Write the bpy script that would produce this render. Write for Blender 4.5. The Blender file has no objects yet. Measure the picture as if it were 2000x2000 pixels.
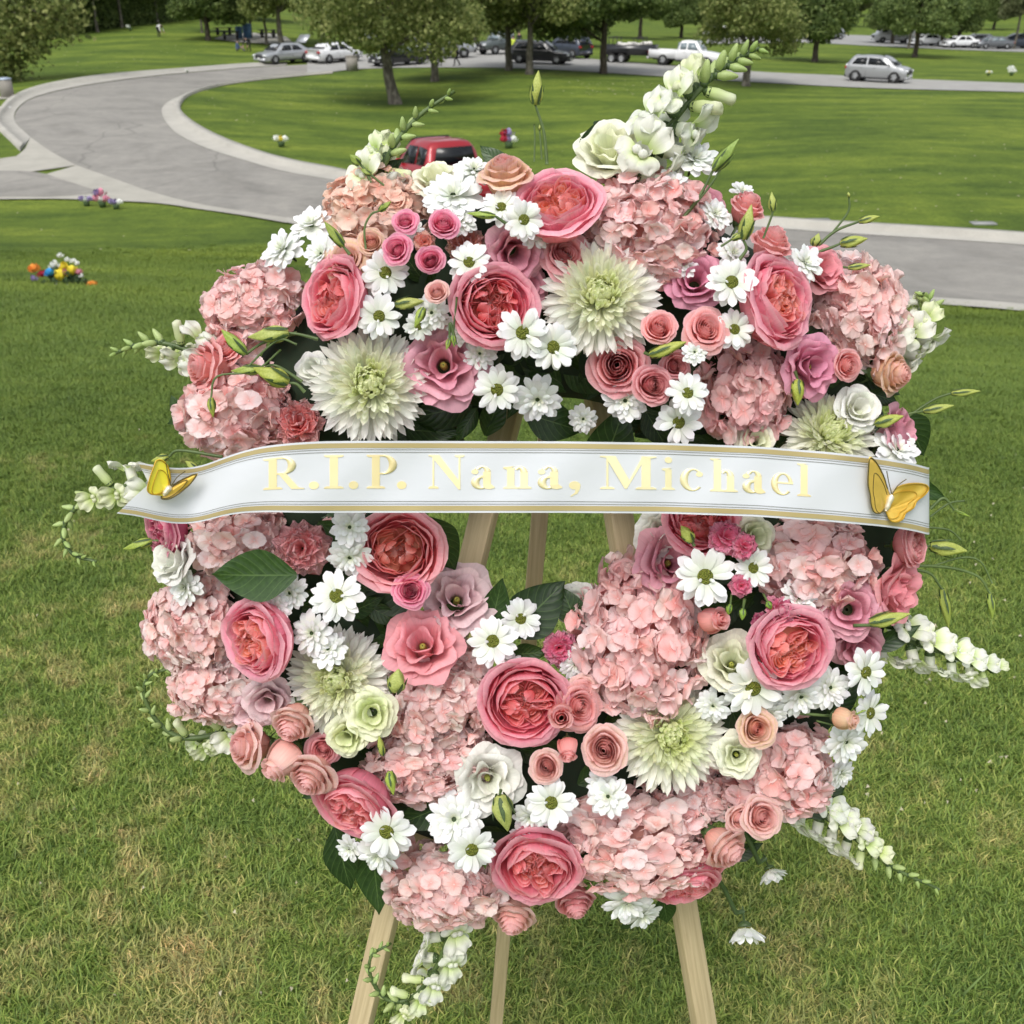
import bpy, math, random
import numpy as np
from mathutils import Vector, Matrix, Euler
SC = bpy.context.scene
COL = SC.collection
rnd = random.Random(7)
PI = math.pi

# ---------------------------------------------------------------- camera, world, sun, exposure
TH = math.atan(0.5)                     # pitch below the horizon
CAMZ = 1.70
FPX = 2000.0
cam_d = bpy.data.cameras.new('camera')
cam = bpy.data.objects.new('camera', cam_d)
COL.objects.link(cam)
cam.location = (0, 0, CAMZ)
cam.rotation_euler = (PI / 2 - TH, 0, 0)
cam_d.sensor_width = 36.0
cam_d.lens = 36.0
cam_d.clip_start = 0.05
cam_d.clip_end = 3000.0
cam_d.dof.use_dof = True
cam_d.dof.focus_distance = 1.17
cam_d.dof.aperture_fstop = 13.0
SC.camera = cam

SUN_EL, SUN_AZ = math.radians(58), math.radians(200)   # azimuth measured clockwise from +Y
world = bpy.data.worlds.new('World')
SC.world = world
world.use_nodes = True
wn = world.node_tree
sky = wn.nodes.new('ShaderNodeTexSky')
sky.sky_type = 'NISHITA'
sky.sun_disc = False
sky.sun_elevation = SUN_EL
sky.sun_rotation = SUN_AZ
sky.air_density = 1.0
sky.dust_density = 4.0
sky.ozone_density = 1.0
hs = wn.nodes.new('ShaderNodeHueSaturation')
hs.inputs['Saturation'].default_value = 0.30           # a milky, thinly clouded sky
wn.links.new(sky.outputs[0], hs.inputs['Color'])
wn.links.new(hs.outputs[0], wn.nodes['Background'].inputs['Color'])
wn.nodes['Background'].inputs['Strength'].default_value = 0.15

sun_d = bpy.data.lights.new('sun', 'SUN')
sun_d.energy = 0.90
sun_d.angle = math.radians(22)
sun_d.color = (1.0, 0.965, 0.90)
sun = bpy.data.objects.new('sun', sun_d)
COL.objects.link(sun)
_sd = Vector((math.sin(SUN_AZ) * math.cos(SUN_EL), math.cos(SUN_AZ) * math.cos(SUN_EL), math.sin(SUN_EL)))
sun.rotation_euler = _sd.to_track_quat('Z', 'Y').to_euler()
sun.location = _sd * 50

SC.view_settings.view_transform = 'Standard'
SC.view_settings.look = 'None'
SC.view_settings.gamma = 1.0
SC.view_settings.exposure = 0.45
SC.view_settings.use_curve_mapping = False
SC.cycles.max_bounces = 8
SC.cycles.diffuse_bounces = 5
SC.cycles.transparent_max_bounces = 6
SC.cycles.transmission_bounces = 4
SC.cycles.sample_clamp_indirect = 6.0

# ---------------------------------------------------------------- view geometry (pixels of a 2000 x 2000 frame)
CP = np.array([0, 0, CAMZ])
FW = np.array([0, math.cos(TH), -math.sin(TH)])
UP = np.array([0, math.sin(TH), math.cos(TH)])
RT = np.array([1.0, 0, 0])
def ray(px, py):
    d = FW * FPX + RT * (px - 1000) + UP * (1000 - py)
    return d / np.linalg.norm(d)
def at_dist(px, py, Y):
    """point on the sight line of a pixel at horizontal distance Y ahead"""
    d = ray(px, py)
    return CP + d * (Y / d[1])

# ---------------------------------------------------------------- object helpers
def tag(o, label=None, cat=None, group=None, kind=None):
    if label: o['label'] = label
    if cat: o['category'] = cat
    if group: o['group'] = group
    if kind: o['kind'] = kind
    return o
def empty(name, loc=(0, 0, 0), rot=None, scale=None, label=None, cat=None, group=None):
    o = bpy.data.objects.new(name, None)
    o.empty_display_size = 0.05
    COL.objects.link(o)
    o.location = loc
    if rot is not None: o.rotation_euler = rot
    if scale is not None: o.scale = scale if hasattr(scale, '__len__') else (scale,) * 3
    return tag(o, label, cat, group)
def obj(name, mesh, parent=None, mat=None, kind=None):
    o = bpy.data.objects.new(name, mesh)
    COL.objects.link(o)
    if parent is not None: o.parent = parent
    if mat is not None and not mesh.materials: mesh.materials.append(mat)
    if kind: o['kind'] = kind
    return o

class MB:
    """collects geometry (with uv) for ONE mesh"""
    def __init__(s): s.v = []; s.f = []; s.uv = []; s.m = []
    def add(s, V, F, UV=None, m=0):
        b = len(s.v)
        s.v.extend([tuple(map(float, p)) for p in V])
        for f in F:
            s.f.append(tuple(b + i for i in f)); s.m.append(m)
        s.uv.extend(UV if UV is not None else [(0, 0)] * len(V))
        return s
    def grid(s, P, UV=None, m=0, close=False):
        n, k = P.shape[0], P.shape[1]
        F = []
        for i in range(n - 1):
            for j in range(k - 1 if not close else k):
                j2 = (j + 1) % k
                F.append((i * k + j, i * k + j2, (i + 1) * k + j2, (i + 1) * k + j))
        V = P.reshape(-1, 3)
        if UV is None:
            UV = [(j / max(1, k - 1), i / max(1, n - 1)) for i in range(n) for j in range(k)]
        else:
            UV = [tuple(x) for x in UV.reshape(-1, 2)]
        return s.add(V, F, UV, m)
    def box(s, c, d, R=None, m=0):
        c = np.array(c, float); h = np.array(d, float) / 2
        V = np.array([[x, y, z] for x in (-1, 1) for y in (-1, 1) for z in (-1, 1)]) * h
        if R is not None: V = V @ np.array(R).T
        V = V + c
        F = [(0, 1, 3, 2), (4, 6, 7, 5), (0, 4, 5, 1), (2, 3, 7, 6), (0, 2, 6, 4), (1, 5, 7, 3)]
        return s.add(V, F, None, m)
    def tube(s, pts, rad, n=8, m=0, cap=True):
        pts = [np.array(p, float) for p in pts]
        if not hasattr(rad, '__len__'): rad = [rad] * len(pts)
        rows = []; ref = None
        for i, p in enumerate(pts):
            t = pts[min(i + 1, len(pts) - 1)] - pts[max(i - 1, 0)]
            t = t / (np.linalg.norm(t) + 1e-9)
            if ref is None:
                ref = np.array([0, 0, 1.0]) if abs(t[2]) < .9 else np.array([1.0, 0, 0])
            a = np.cross(t, ref); a /= np.linalg.norm(a) + 1e-9
            b = np.cross(a, t); ref = b
            ang = np.arange(n) / n * 2 * PI
            rows.append(p + rad[i] * (np.outer(np.cos(ang), a) + np.outer(np.sin(ang), b)))
        P = np.array(rows)
        base = len(s.v)
        s.grid(P, None, m, close=True)
        if cap:
            s.f.append(tuple(base + i for i in range(n))); s.m.append(m)
            e = base + (len(pts) - 1) * n
            s.f.append(tuple(e + i for i in reversed(range(n)))); s.m.append(m)
        return s
    def lathe(s, prof, n=16, m=0, c=(0, 0, 0)):
        ang = np.arange(n) / n * 2 * PI
        P = np.array([[[r * math.cos(a), r * math.sin(a), z] for a in ang] for r, z in prof]) + np.array(c, float)
        return s.grid(P, None, m, close=True)
    def mesh(s, name, mats=None, smooth=True):
        me = bpy.data.meshes.new(name)
        nv, nf = len(s.v), len(s.f)
        me.vertices.add(nv)
        me.vertices.foreach_set('co', np.array(s.v, dtype=np.float32).ravel())
        lens = np.array([len(f) for f in s.f], dtype=np.int32)
        idx = np.fromiter((i for f in s.f for i in f), dtype=np.int32)
        me.loops.add(len(idx)); me.polygons.add(nf)
        me.loops.foreach_set('vertex_index', idx)
        me.polygons.foreach_set('loop_start', np.concatenate([[0], np.cumsum(lens)[:-1]]).astype(np.int32))
        if smooth: me.polygons.foreach_set('use_smooth', np.ones(nf, dtype=bool))
        if any(s.m): me.polygons.foreach_set('material_index', np.array(s.m, dtype=np.int32))
        uvl = me.uv_layers.new(name='uv')
        uvl.data.foreach_set('uv', np.array(s.uv, dtype=np.float32)[idx].ravel())
        me.update(calc_edges=True)
        for m in (mats or []): me.materials.append(m)
        return me

# ---------------------------------------------------------------- materials
class NT:
    def __init__(s, name):
        s.mat = bpy.data.materials.new(name)
        s.mat.use_nodes = True
        s.t = s.mat.node_tree
        s.b = s.t.nodes['Principled BSDF']
        s.out = s.t.nodes['Material Output']
    def n(s, ty, **kw):
        nd = s.t.nodes.new(ty)
        for k, v in kw.items():
            if k.startswith('i_'): nd.inputs[int(k[2:])].default_value = v
            else: setattr(nd, k, v)
        return nd
    def l(s, a, b): s.t.links.new(a, b)
    def noise(s, scale, detail=4, rough=.55, vec=None, dist=0):
        nd = s.n('ShaderNodeTexNoise')
        nd.inputs['Scale'].default_value = scale; nd.inputs['Detail'].default_value = detail
        nd.inputs['Roughness'].default_value = rough; nd.inputs['Distortion'].default_value = dist
        if vec is not None: s.l(vec, nd.inputs['Vector'])
        return nd.outputs['Fac']
    def ramp(s, fac, stops):
        r = s.n('ShaderNodeValToRGB')
        el = r.color_ramp.elements
        while len(el) < len(stops): el.new(0.5)
        for e, (p, c) in zip(el, stops):
            e.position = p; e.color = (*c, 1) if len(c) == 3 else c
        s.l(fac, r.inputs['Fac'])
        return r.outputs['Color']
    def mix(s, fac, a, b, mode='MIX'):
        nd = s.n('ShaderNodeMix', data_type='RGBA', blend_type=mode)
        for sock, v in ((0, fac), (6, a), (7, b)):
            if hasattr(v, 'node'): s.l(v, nd.inputs[sock])
            elif sock == 0: nd.inputs[0].default_value = v
            else: nd.inputs[sock].default_value = (*v, 1) if len(v) == 3 else v
        return nd.outputs[2]
    def math(s, op, a, b=None, clamp=False):
        nd = s.n('ShaderNodeMath', operation=op); nd.use_clamp = clamp
        for i, v in enumerate((a, b)):
            if v is None: continue
            if hasattr(v, 'node'): s.l(v, nd.inputs[i])
            else: nd.inputs[i].default_value = v
        return nd.outputs[0]
    def maprange(s, v, a, b, c=0.0, d=1.0):
        nd = s.n('ShaderNodeMapRange')
        s.l(v, nd.inputs[0])
        for i, x in zip((1, 2, 3, 4), (a, b, c, d)): nd.inputs[i].default_value = x
        return nd.outputs[0]
    def bump(s, h, strength=.3, dist=.01):
        nd = s.n('ShaderNodeBump')
        nd.inputs['Strength'].default_value = strength; nd.inputs['Distance'].default_value = dist
        s.l(h, nd.inputs['Height']); s.l(nd.outputs[0], s.b.inputs['Normal'])
        return nd
    def pos(s): return s.n('ShaderNodeNewGeometry').outputs['Position']
    def objco(s): return s.n('ShaderNodeTexCoord').outputs['Object']

def M_simple(name, col, rough=.6, metal=0, noise=None, spec=.5, coat=0, alpha=1):
    m = NT(name)
    m.b.inputs['Roughness'].default_value = rough
    m.b.inputs['Metallic'].default_value = metal
    m.b.inputs['Specular IOR Level'].default_value = spec
    m.b.inputs['Coat Weight'].default_value = coat
    if noise:
        sc, amt = noise
        f = m.noise(sc, 5, vec=m.objco())
        c2 = tuple(max(0, x * (1 - amt)) for x in col); c3 = tuple(min(1, x * (1 + amt)) for x in col)
        m.l(m.ramp(f, [(.3, c2), (.7, c3)]), m.b.inputs['Base Color'])
    else:
        m.b.inputs['Base Color'].default_value = (*col, 1)
    return m.mat
# ---------------------------------------------------------------- terrain: thin-plate surface through sighted points
_cp = []
for x in (-5, 0, 5):
    for y in (-4, 0, 2.2): _cp.append((x, y, 0.0 + .02 * (y > 0) * -1))
_cp += [(0, 3.5, -.08), (-3, 3.6, -.06), (3, 3.6, -.10), (-30, -20, .3), (30, -20, .3), (0, -60, 0.5), (-80, -60, 1), (80, -60, 1)]
_cp += [(-3, 6, -.42), (1, 6, -.50), (5, 6, -.62), (-5, 10, -1.15), (1, 10, -1.45), (8, 10, -1.70), (-25, 8, -.8), (25, 8, -1.2)]
for px, py, Y in [(120, 545, 15), (1990, 600, 18.3), (1500, 556, 19.5), (1000, 505, 23), (560, 430, 30), (200, 390, 34), (0, 388, 34),
                  (2000, 468, 25), (1540, 440, 27), (820, 378, 36), (500, 305, 42), (30, 240, 50), (110, 180, 63), (330, 145, 78),
                  (540, 130, 88), (700, 128, 90), (1000, 130, 88), (1400, 137, 90), (1715, 165, 80), (2000, 175, 76), (2300, 190, 74),
                  (760, 200, 66), (1300, 210, 62), (1800, 300, 40), (2100, 330, 38), (150, 66, 120), (300, 46, 130), (400, 40, 138), (500, 86, 108), (-60, 120, 95), (-300, 200, 70),
                  (600, 95, 104), (1000, 84, 125), (1200, 88, 125), (1600, 66, 185), (1850, 88, 155), (2100, 92, 155), (1200, 60, 170),
                  (-500, 60, 130), (2500, 60, 190), (700, 40, 190), (1300, 32, 260), (1900, 36, 270)]:
    p = at_dist(px, py, Y); _cp.append(tuple(p))
_cp += [(-300, 300, 6), (0, 500, 12), (300, 300, 2), (400, 600, 12), (-400, 100, 2), (400, 50, -6), (-400, 700, 14)]
_cp = np.array(_cp)
def _phi(r2): return np.where(r2 > 0, r2 * np.log(np.maximum(r2, 1e-12)) * .5, 0)
def _warp(x, y):
    d = np.sqrt(x * x + y * y); k = np.arcsinh(d / 12.0) * 12.0 / np.maximum(d, 1e-6)
    return x * k, y * k
def _fit():
    x, y = _warp(_cp[:, 0], _cp[:, 1]); n = len(x)
    K = _phi((x[:, None] - x) ** 2 + (y[:, None] - y) ** 2)
    K += np.eye(n) * 0.6
    P = np.c_[np.ones(n), x, y]
    A = np.zeros((n + 3, n + 3)); A[:n, :n] = K; A[:n, n:] = P; A[n:, :n] = P.T
    w = np.linalg.solve(A, np.r_[_cp[:, 2], 0, 0, 0])
    return x, y, w
_tx, _ty, _tw = _fit()
def hgt(X, Y):
    X = np.atleast_1d(np.asarray(X, float)); Y = np.atleast_1d(np.asarray(Y, float))
    x, y = _warp(X, Y)
    K = _phi((x[..., None] - _tx) ** 2 + (y[..., None] - _ty) ** 2)
    return K @ _tw[:-3] + _tw[-3] + _tw[-2] * x + _tw[-1] * y
def hz(x, y): return float(hgt(x, y)[0])
_ts = np.concatenate([np.linspace(.8, 4, 200), np.geomspace(4, 900, 1600)[1:]])
def ground(px, py):
    """where the sight line of a pixel meets the lawn"""
    d = ray(px, py)
    P = CP + d * _ts[:, None]
    h = P[:, 2] - hgt(P[:, 0], P[:, 1])
    i = int(np.argmax(h < 0)) if (h < 0).any() else len(h) - 1
    if i > 0:
        a = h[i - 1] / (h[i - 1] - h[i] + 1e-12)
        t = _ts[i - 1] + a * (_ts[i] - _ts[i - 1])
    else: t = _ts[i]
    p = CP + d * t
    return np.array([p[0], p[1], hz(p[0], p[1])])

# shared lawn colouring (by place, so blades and soil agree)
def lawn_color(m, gain=1.0):
    P = m.pos()
    mp = m.n('ShaderNodeMapping'); mp.inputs['Scale'].default_value = (.30, .85, .0); m.l(P, mp.inputs['Vector'])
    big = m.noise(.35, 4, .6, vec=mp.outputs[0])
    mid = m.noise(2.6, 5, .68, vec=P)
    fine = m.noise(10.0, 4, .7, vec=P)
    sep = m.n('ShaderNodeSeparateXYZ'); m.l(P, sep.inputs[0])
    c1 = m.ramp(mid, [(.25, (.120, .190, .050)), (.5, (.188, .266, .070)), (.75, (.275, .340, .105))])
    c2 = m.ramp(big, [(.36, (.084, .136, .028)), (.50, (.128, .190, .034)), (.68, (.200, .264, .046))])
    far = m.maprange(sep.outputs[1], 5, 16)
    c = m.mix(far, c1, c2)
    midc = m.ramp(mid, [(.25, (.082, .138, .030)), (.5, (.120, .186, .039)), (.75, (.170, .234, .052))])
    c1 = m.mix(m.maprange(sep.outputs[1], 1.8, 4.5), c1, midc)
    far = m.maprange(sep.outputs[1], 6, 16)
    c = m.mix(far, c1, c2)
    # dry straw patches, only on the worn turf close to the camera
    worn = m.maprange(sep.outputs[1], 8.0, 1.6)
    left = m.maprange(sep.outputs[0], 2.0, -1.2, .86, 1.0)
    q = m.math('MULTIPLY', m.math('ADD', m.math('MULTIPLY', mid, .6), m.math('MULTIPLY', fine, .5)), m.math('MULTIPLY', m.math('ADD', m.math('MULTIPLY', worn, .45), .62), left))
    dry = m.maprange(q, .545, .70)
    c = m.mix(m.math('MULTIPLY', dry, .75), c, (.42, .36, .20))
    return c, fine, sep

def make_lawn_mat():
    m = NT('lawn_turf')
    c, fine, sep = lawn_color(m)
    P = m.pos()
    mp = m.n('ShaderNodeMapping'); mp.inputs['Scale'].default_value = (1, 1, .4); m.l(P, mp.inputs['Vector'])
    f2 = m.noise(60, 3, .7, vec=mp.outputs[0])
    f3 = m.noise(9, 6, .75, vec=mp.outputs[0])
    k = m.ramp(f2, [(.3, (.55, .55, .55)), (.7, (1.25, 1.25, 1.25))])
    k3 = m.ramp(f3, [(.3, (.60, .62, .60)), (.7, (1.28, 1.25, 1.15))])
    f4 = m.noise(1.3, 6, .7, vec=P)
    c = m.mix(1.0, c, k, 'MULTIPLY'); c = m.mix(1.0, c, k3, 'MULTIPLY')
    c = m.mix(1.0, c, m.ramp(f4, [(.32, (.74, .78, .80)), (.68, (1.22, 1.18, 1.10))]), 'MULTIPLY')
    # fallen sycamore leaves / clippings far off
    v = m.n('ShaderNodeTexVoronoi'); v.inputs['Scale'].default_value = 1.1; m.l(P, v.inputs['Vector'])
    m.l(c, m.b.inputs['Base Color'])
    m.b.inputs['Roughness'].default_value = .95
    m.b.inputs['Specular IOR Level'].default_value = .12
    m.bump(f3, .8, .06)
    return m.mat
lawn_mat = make_lawn_mat()

def build_lawn():
    fine = np.linspace(-42, 42, 150)
    rest = np.linspace(42, 318, 60)[1:-1]
    ang = np.radians(np.concatenate([fine, rest]))
    rr = np.concatenate([[0.02, .4], np.geomspace(.8, 1200, 210)])
    A, R = np.meshgrid(ang, rr)
    X, Y = np.sin(A) * R, np.cos(A) * R
    Z = hgt(X.ravel(), Y.ravel()).reshape(X.shape)
    bumpy = .012 * np.sin(X * 2.3 + 1) * np.cos(Y * 1.9) + .008 * np.sin(X * 5.1 + Y * 3.3)
    Z = Z + bumpy * np.clip((R - 1) / 3, 0, 1) * np.clip((60 - R) / 40, 0, 1)
    me = MB().grid(np.dstack([X, Y, Z]), close=True).mesh('lawn', [lawn_mat])
    return obj('lawn', me, kind='structure')
build_lawn()

# ---------------------------------------------------------------- roads
def make_asphalt():
    m = NT('asphalt')
    P = m.pos()
    a = m.noise(.22, 6, .62, vec=P, dist=1.5)
    b = m.noise(2.2, 6, .7, vec=P)
    c = m.noise(42, 4, .7, vec=P)
    col = m.ramp(a, [(.28, (.190, .183, .164)), (.50, (.268, .258, .232)), (.74, (.325, .312, .278))])
    col = m.mix(1.0, col, m.ramp(b, [(.3, (.82, .82, .83)), (.72, (1.08, 1.07, 1.06))]), 'MULTIPLY')
    col = m.mix(1.0, col, m.ramp(c, [(.3, (.86, .86, .86)), (.7, (1.12, 1.12, 1.12))]), 'MULTIPLY')
    # crack sealing lines
    v = m.n('ShaderNodeTexVoronoi', feature='DISTANCE_TO_EDGE'); v.inputs['Scale'].default_value = .11
    wv = m.n('ShaderNodeVectorMath', operation='ADD'); m.l(P, wv.inputs[0])
    nn = m.n('ShaderNodeTexNoise'); nn.inputs['Scale'].default_value = .5; m.l(P, nn.inputs['Vector'])
    m.l(nn.outputs['Color'], wv.inputs[1]); m.l(wv.outputs[0], v.inputs['Vector'])
    line = m.maprange(v.outputs['Distance'], .002, .005, 1, 0)
    col = m.mix(m.math('MULTIPLY', line, .40), col, (.10, .098, .09))
    m.l(col, m.b.inputs['Base Color'])
    m.b.inputs['Roughness'].default_value = .9
    m.bump(c, .35, .01)
    return m.mat
asphalt = make_asphalt()
def make_concrete(name, base, seam=0.0):
    m = NT(name)
    P = m.pos()
    a = m.noise(.8, 6, .65, vec=P); c = m.noise(30, 4, .7, vec=P)
    col = m.ramp(a, [(.25, tuple(x * .80 for x in base)), (.55, base), (.8, tuple(min(1, x * 1.12) for x in base))])
    col = m.mix(1.0, col, m.ramp(c, [(.3, (.9, .9, .9)), (.7, (1.07, 1.07, 1.07))]), 'MULTIPLY')
    m.l(col, m.b.inputs['Base Color'])
    m.b.inputs['Roughness'].default_value = .88
    m.bump(c, .3, .008)
    return m.mat
concrete = make_concrete('kerb_concrete', (.42, .405, .36))
concrete2 = make_concrete('apron_concrete', (.40, .385, .335))

def resample(pts, n):
    """Catmull-Rom through pixel points -> n ground points"""
    P = np.array([ground(*p)[:2] for p in pts])
    P = np.vstack([2 * P[0] - P[1], P, 2 * P[-1] - P[-2]])
    out = []
    m = len(P) - 3
    for u in np.linspace(0, m - 1e-6, n):
        i = int(u); t = u - i
        a, b, c, d = P[i:i + 4]
        out.append(.5 * (2 * b + (c - a) * t + (2 * a - 5 * b + 4 * c - d) * t * t + (3 * b - a - 3 * c + d) * t ** 3))
    return np.array(out)
def strip(name, A, B, n, k, up, mat, prof=None, kind='structure', parent=None):
    a, b = resample(A, n), resample(B, n)
    fr = np.linspace(0, 1, k) if prof is None else np.array([p[0] for p in prof])
    lift = np.zeros(len(fr)) if prof is None else np.array([p[1] for p in prof])
    XY = a[:, None] * (1 - fr)[None, :, None] + b[:, None] * fr[None, :, None]
    Z = hgt(XY[..., 0].ravel(), XY[..., 1].ravel()).reshape(XY.shape[:2]) + up + lift[None]
    P = np.dstack([XY, Z])
    b = MB().grid(P)
    if prof is not None:
        for row in (P[0], P[-1]): b.add(list(row) + [row[-1] - [0, 0, .15], row[0] - [0, 0, .15]], [tuple(range(len(row) + 2))])
    me = b.mesh(name, [mat], smooth=prof is None)
    return obj(name, me, parent, kind=kind)
O1 = [(2700, 668), (2350, 636), (2000, 600), (1700, 578), (1400, 552), (1000, 512), (700, 458), (570, 430), (380, 400), (260, 365), (170, 335), (110, 305), (60, 270), (30, 240), (35, 215), (60, 195), (110, 180), (200, 163), (330, 147), (480, 134), (560, 129), (650, 124)]
I1 = [(2700, 540), (2350, 512), (2000, 482), (1700, 462), (1540, 451), (1250, 432), (900, 402), (690, 362), (560, 338), (480, 316), (400, 290), (345, 262), (322, 236), (316, 218), (320, 208), (336, 196), (368, 184), (410, 173), (465, 163), (520, 156), (590, 149), (650, 144)]
strip('road', O1, I1, 180, 22, .035, asphalt)
GO = [(2700, 690), (2350, 652), (2000, 612), (1700, 588), (1400, 561), (1000, 520), (700, 467), (560, 437)]
GI = [(2700, 664), (2350, 633), (2000, 598), (1700, 576), (1400, 550), (1000, 510), (700, 456), (560, 427)]
strip('road_edge', GI, GO, 60, 4, .045, concrete)
AO = [(560, 437), (390, 410), (200, 391), (-90, 394)]
AI = [(560, 428), (380, 399), (250, 361), (112, 305)]
strip('driveway_apron', [(560, 428), (480, 416), (380, 399), (300, 378), (220, 350), (150, 325)], [(560, 438), (480, 424), (390, 411), (290, 398), (120, 391), (-120, 392)], 40, 10, .045, concrete2)
strip('driveway_apron', [(150, 325), (112, 305), (88, 290), (60, 270)], [(-120, 360), (-120, 326), (0, 318), (46, 300)], 16, 10, .045, concrete2)
strip('side_road', [(-200, 334), (0, 336), (60, 338), (92, 343)], [(-200, 387), (0, 387), (120, 386), (200, 378)], 20, 8, .055, asphalt)
EO = [(60, 270), (30, 240), (33, 215), (60, 194), (110, 179), (200, 162), (330, 146), (480, 133), (560, 128)]
EE = [(40, 296), (-14, 240), (2, 215), (30, 190), (92, 168), (200, 150), (330, 139), (480, 127.5), (560, 124)]
KP = [(0, 0), (.62, -.005), (.66, .12), (1.0, .12), (1.02, -.10)]
strip('kerb', EO, EE, 80, 5, .045, concrete, KP)
IE = [(2700, 522), (2350, 494), (2000, 466), (1700, 447), (1540, 437), (1250, 419), (900, 388), (690, 343), (575, 320), (505, 301), (430, 272), (382, 246), (358, 226), (352, 212), (356, 200), (366, 190), (388, 180), (420, 171), (470, 161.5), (522, 155), (590, 148), (650, 143)]
strip('kerb', [(x, y) for x, y in I1], IE, 160, 5, .045, concrete, KP)
FN = [(600, 148), (700, 136), (830, 133), (1000, 134), (1180, 143), (1450, 160), (1700, 173), (2000, 181), (2500, 200)]
FF = [(600, 116), (700, 108), (830, 101), (1000, 97), (1130, 114), (1450, 139), (1650, 149), (2000, 164), (2500, 184)]
strip('far_road', FN, FF, 120, 10, .05, make_concrete('pale_asphalt', (.34, .335, .315)))
strip('parking_road', [(1380, 86), (1560, 84), (1700, 90), (1850, 97), (2050, 104), (2300, 112)], [(1380, 76), (1560, 68), (1700, 70), (1850, 76), (2050, 82), (2300, 86)], 60, 8, .05, make_concrete('parking_asphalt', (.31, .31, .30)))
strip('picnic_slab', [(418, 78), (470, 84), (540, 87), (575, 88)], [(440, 70), (470, 67), (530, 67), (560, 74)], 24, 8, .10, concrete)
# ---------------------------------------------------------------- petal materials (colour of each petal = object colour)
def petal_mat(name, base_mul, tip_mul, trans=.28, rough=.55, vein=.10, edge=None, p0=.05, p1=.8):
    m = NT(name)
    oi = m.n('ShaderNodeObjectInfo')
    uv = m.n('ShaderNodeTexCoord').outputs['UV']
    sp = m.n('ShaderNodeSeparateXYZ'); m.l(uv, sp.inputs[0])
    g = m.ramp(sp.outputs[1], [(p0, base_mul), (p1, tip_mul)])
    c = m.mix(1.0, oi.outputs['Color'], g, 'MULTIPLY')
    if edge is not None:
        e = m.maprange(sp.outputs[1], .86, 1.0)
        c = m.mix(m.math('MULTIPLY', e, .6), c, edge)
    vb = m.n('ShaderNodeCombineXYZ')
    m.l(m.math('MULTIPLY', sp.outputs[0], 26.0), vb.inputs[0]); m.l(m.math('MULTIPLY', sp.outputs[1], 2.5), vb.inputs[1]); m.l(m.math('MULTIPLY', oi.outputs['Random'], 60), vb.inputs[2])
    vn = m.noise(1.0, 3, .6, vec=vb.outputs[0])
    c = m.mix(1.0, c, m.ramp(vn, [(.3, (1 - vein,) * 3), (.7, (1 + vein * .5,) * 3)]), 'MULTIPLY')
    rv = m.ramp(oi.outputs['Random'], [(0, (.90, .90, .90)), (1, (1.06, 1.06, 1.06))])
    c = m.mix(1.0, c, rv, 'MULTIPLY')
    m.l(c, m.b.inputs['Base Color'])
    m.b.inputs['Roughness'].default_value = rough
    m.b.inputs['Specular IOR Level'].default_value = .12
    m.bump(vn, .25, .0006)
    tr = m.n('ShaderNodeBsdfTranslucent'); m.l(c, tr.inputs['Color'])
    mx = m.n('ShaderNodeMixShader'); mx.inputs[0].default_value = trans
    m.l(m.b.outputs[0], mx.inputs[1]); m.l(tr.outputs[0], mx.inputs[2]); m.l(mx.outputs[0], m.out.inputs['Surface'])
    return m.mat
PM_rose = petal_mat('rose_petal', (1.02, .74, .68), (1.04, 1.10, 1.08), edge=(.98, .66, .70), trans=.48)
PM_white = petal_mat('white_petal', (.86, .90, .74), (1.0, 1.0, 1.0), trans=.25, vein=.07)
PM_mum = petal_mat('mum_petal', (1.0, 1.0, .88), (1.0, 1.0, .98), trans=.48, vein=.05, p1=.9)
PM_hyd = petal_mat('hydrangea_petal', (.97, .74, .70), (1.0, 1.02, 1.02), trans=.38, vein=.09, p1=.5)
PM_lis = petal_mat('lisianthus_petal', (.78, .80, .42), (1.0, 1.0, 1.0), trans=.30, vein=.10, p0=.02, p1=.42)
PM_snap = petal_mat('snapdragon_petal', (.78, .92, .42), (1.0, 1.0, 1.0), trans=.30, vein=.05, p1=.6)
def green_mat(name, col, col2, rough=.5, trans=.15, use_obj=False):
    m = NT(name)
    f = m.noise(18, 4, .6, vec=m.objco())
    c = m.ramp(f, [(.3, col), (.7, col2)])
    if use_obj:
        c = m.mix(1.0, c, m.n('ShaderNodeObjectInfo').outputs['Color'], 'MULTIPLY')
    m.l(c, m.b.inputs['Base Color']); m.b.inputs['Roughness'].default_value = rough
    tr = m.n('ShaderNodeBsdfTranslucent'); m.l(c, tr.inputs['Color'])
    mx = m.n('ShaderNodeMixShader'); mx.inputs[0].default_value = trans
    m.l(m.b.outputs[0], mx.inputs[1]); m.l(tr.outputs[0], mx.inputs[2]); m.l(mx.outputs[0], m.out.inputs['Surface'])
    return m.mat
G_stem = green_mat('stem_green', (.050, .085, .022), (.12, .18, .055), trans=.05)
G_dark = green_mat('sepal_green', (.030, .060, .018), (.075, .125, .035), trans=.08)
G_bud = green_mat('bud_green', (.36, .43, .10), (.55, .60, .20), trans=.25, use_obj=True)
G_snapbud = green_mat('snap_bud_green', (.38, .50, .16), (.60, .70, .34), trans=.25, use_obj=True)
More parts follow.
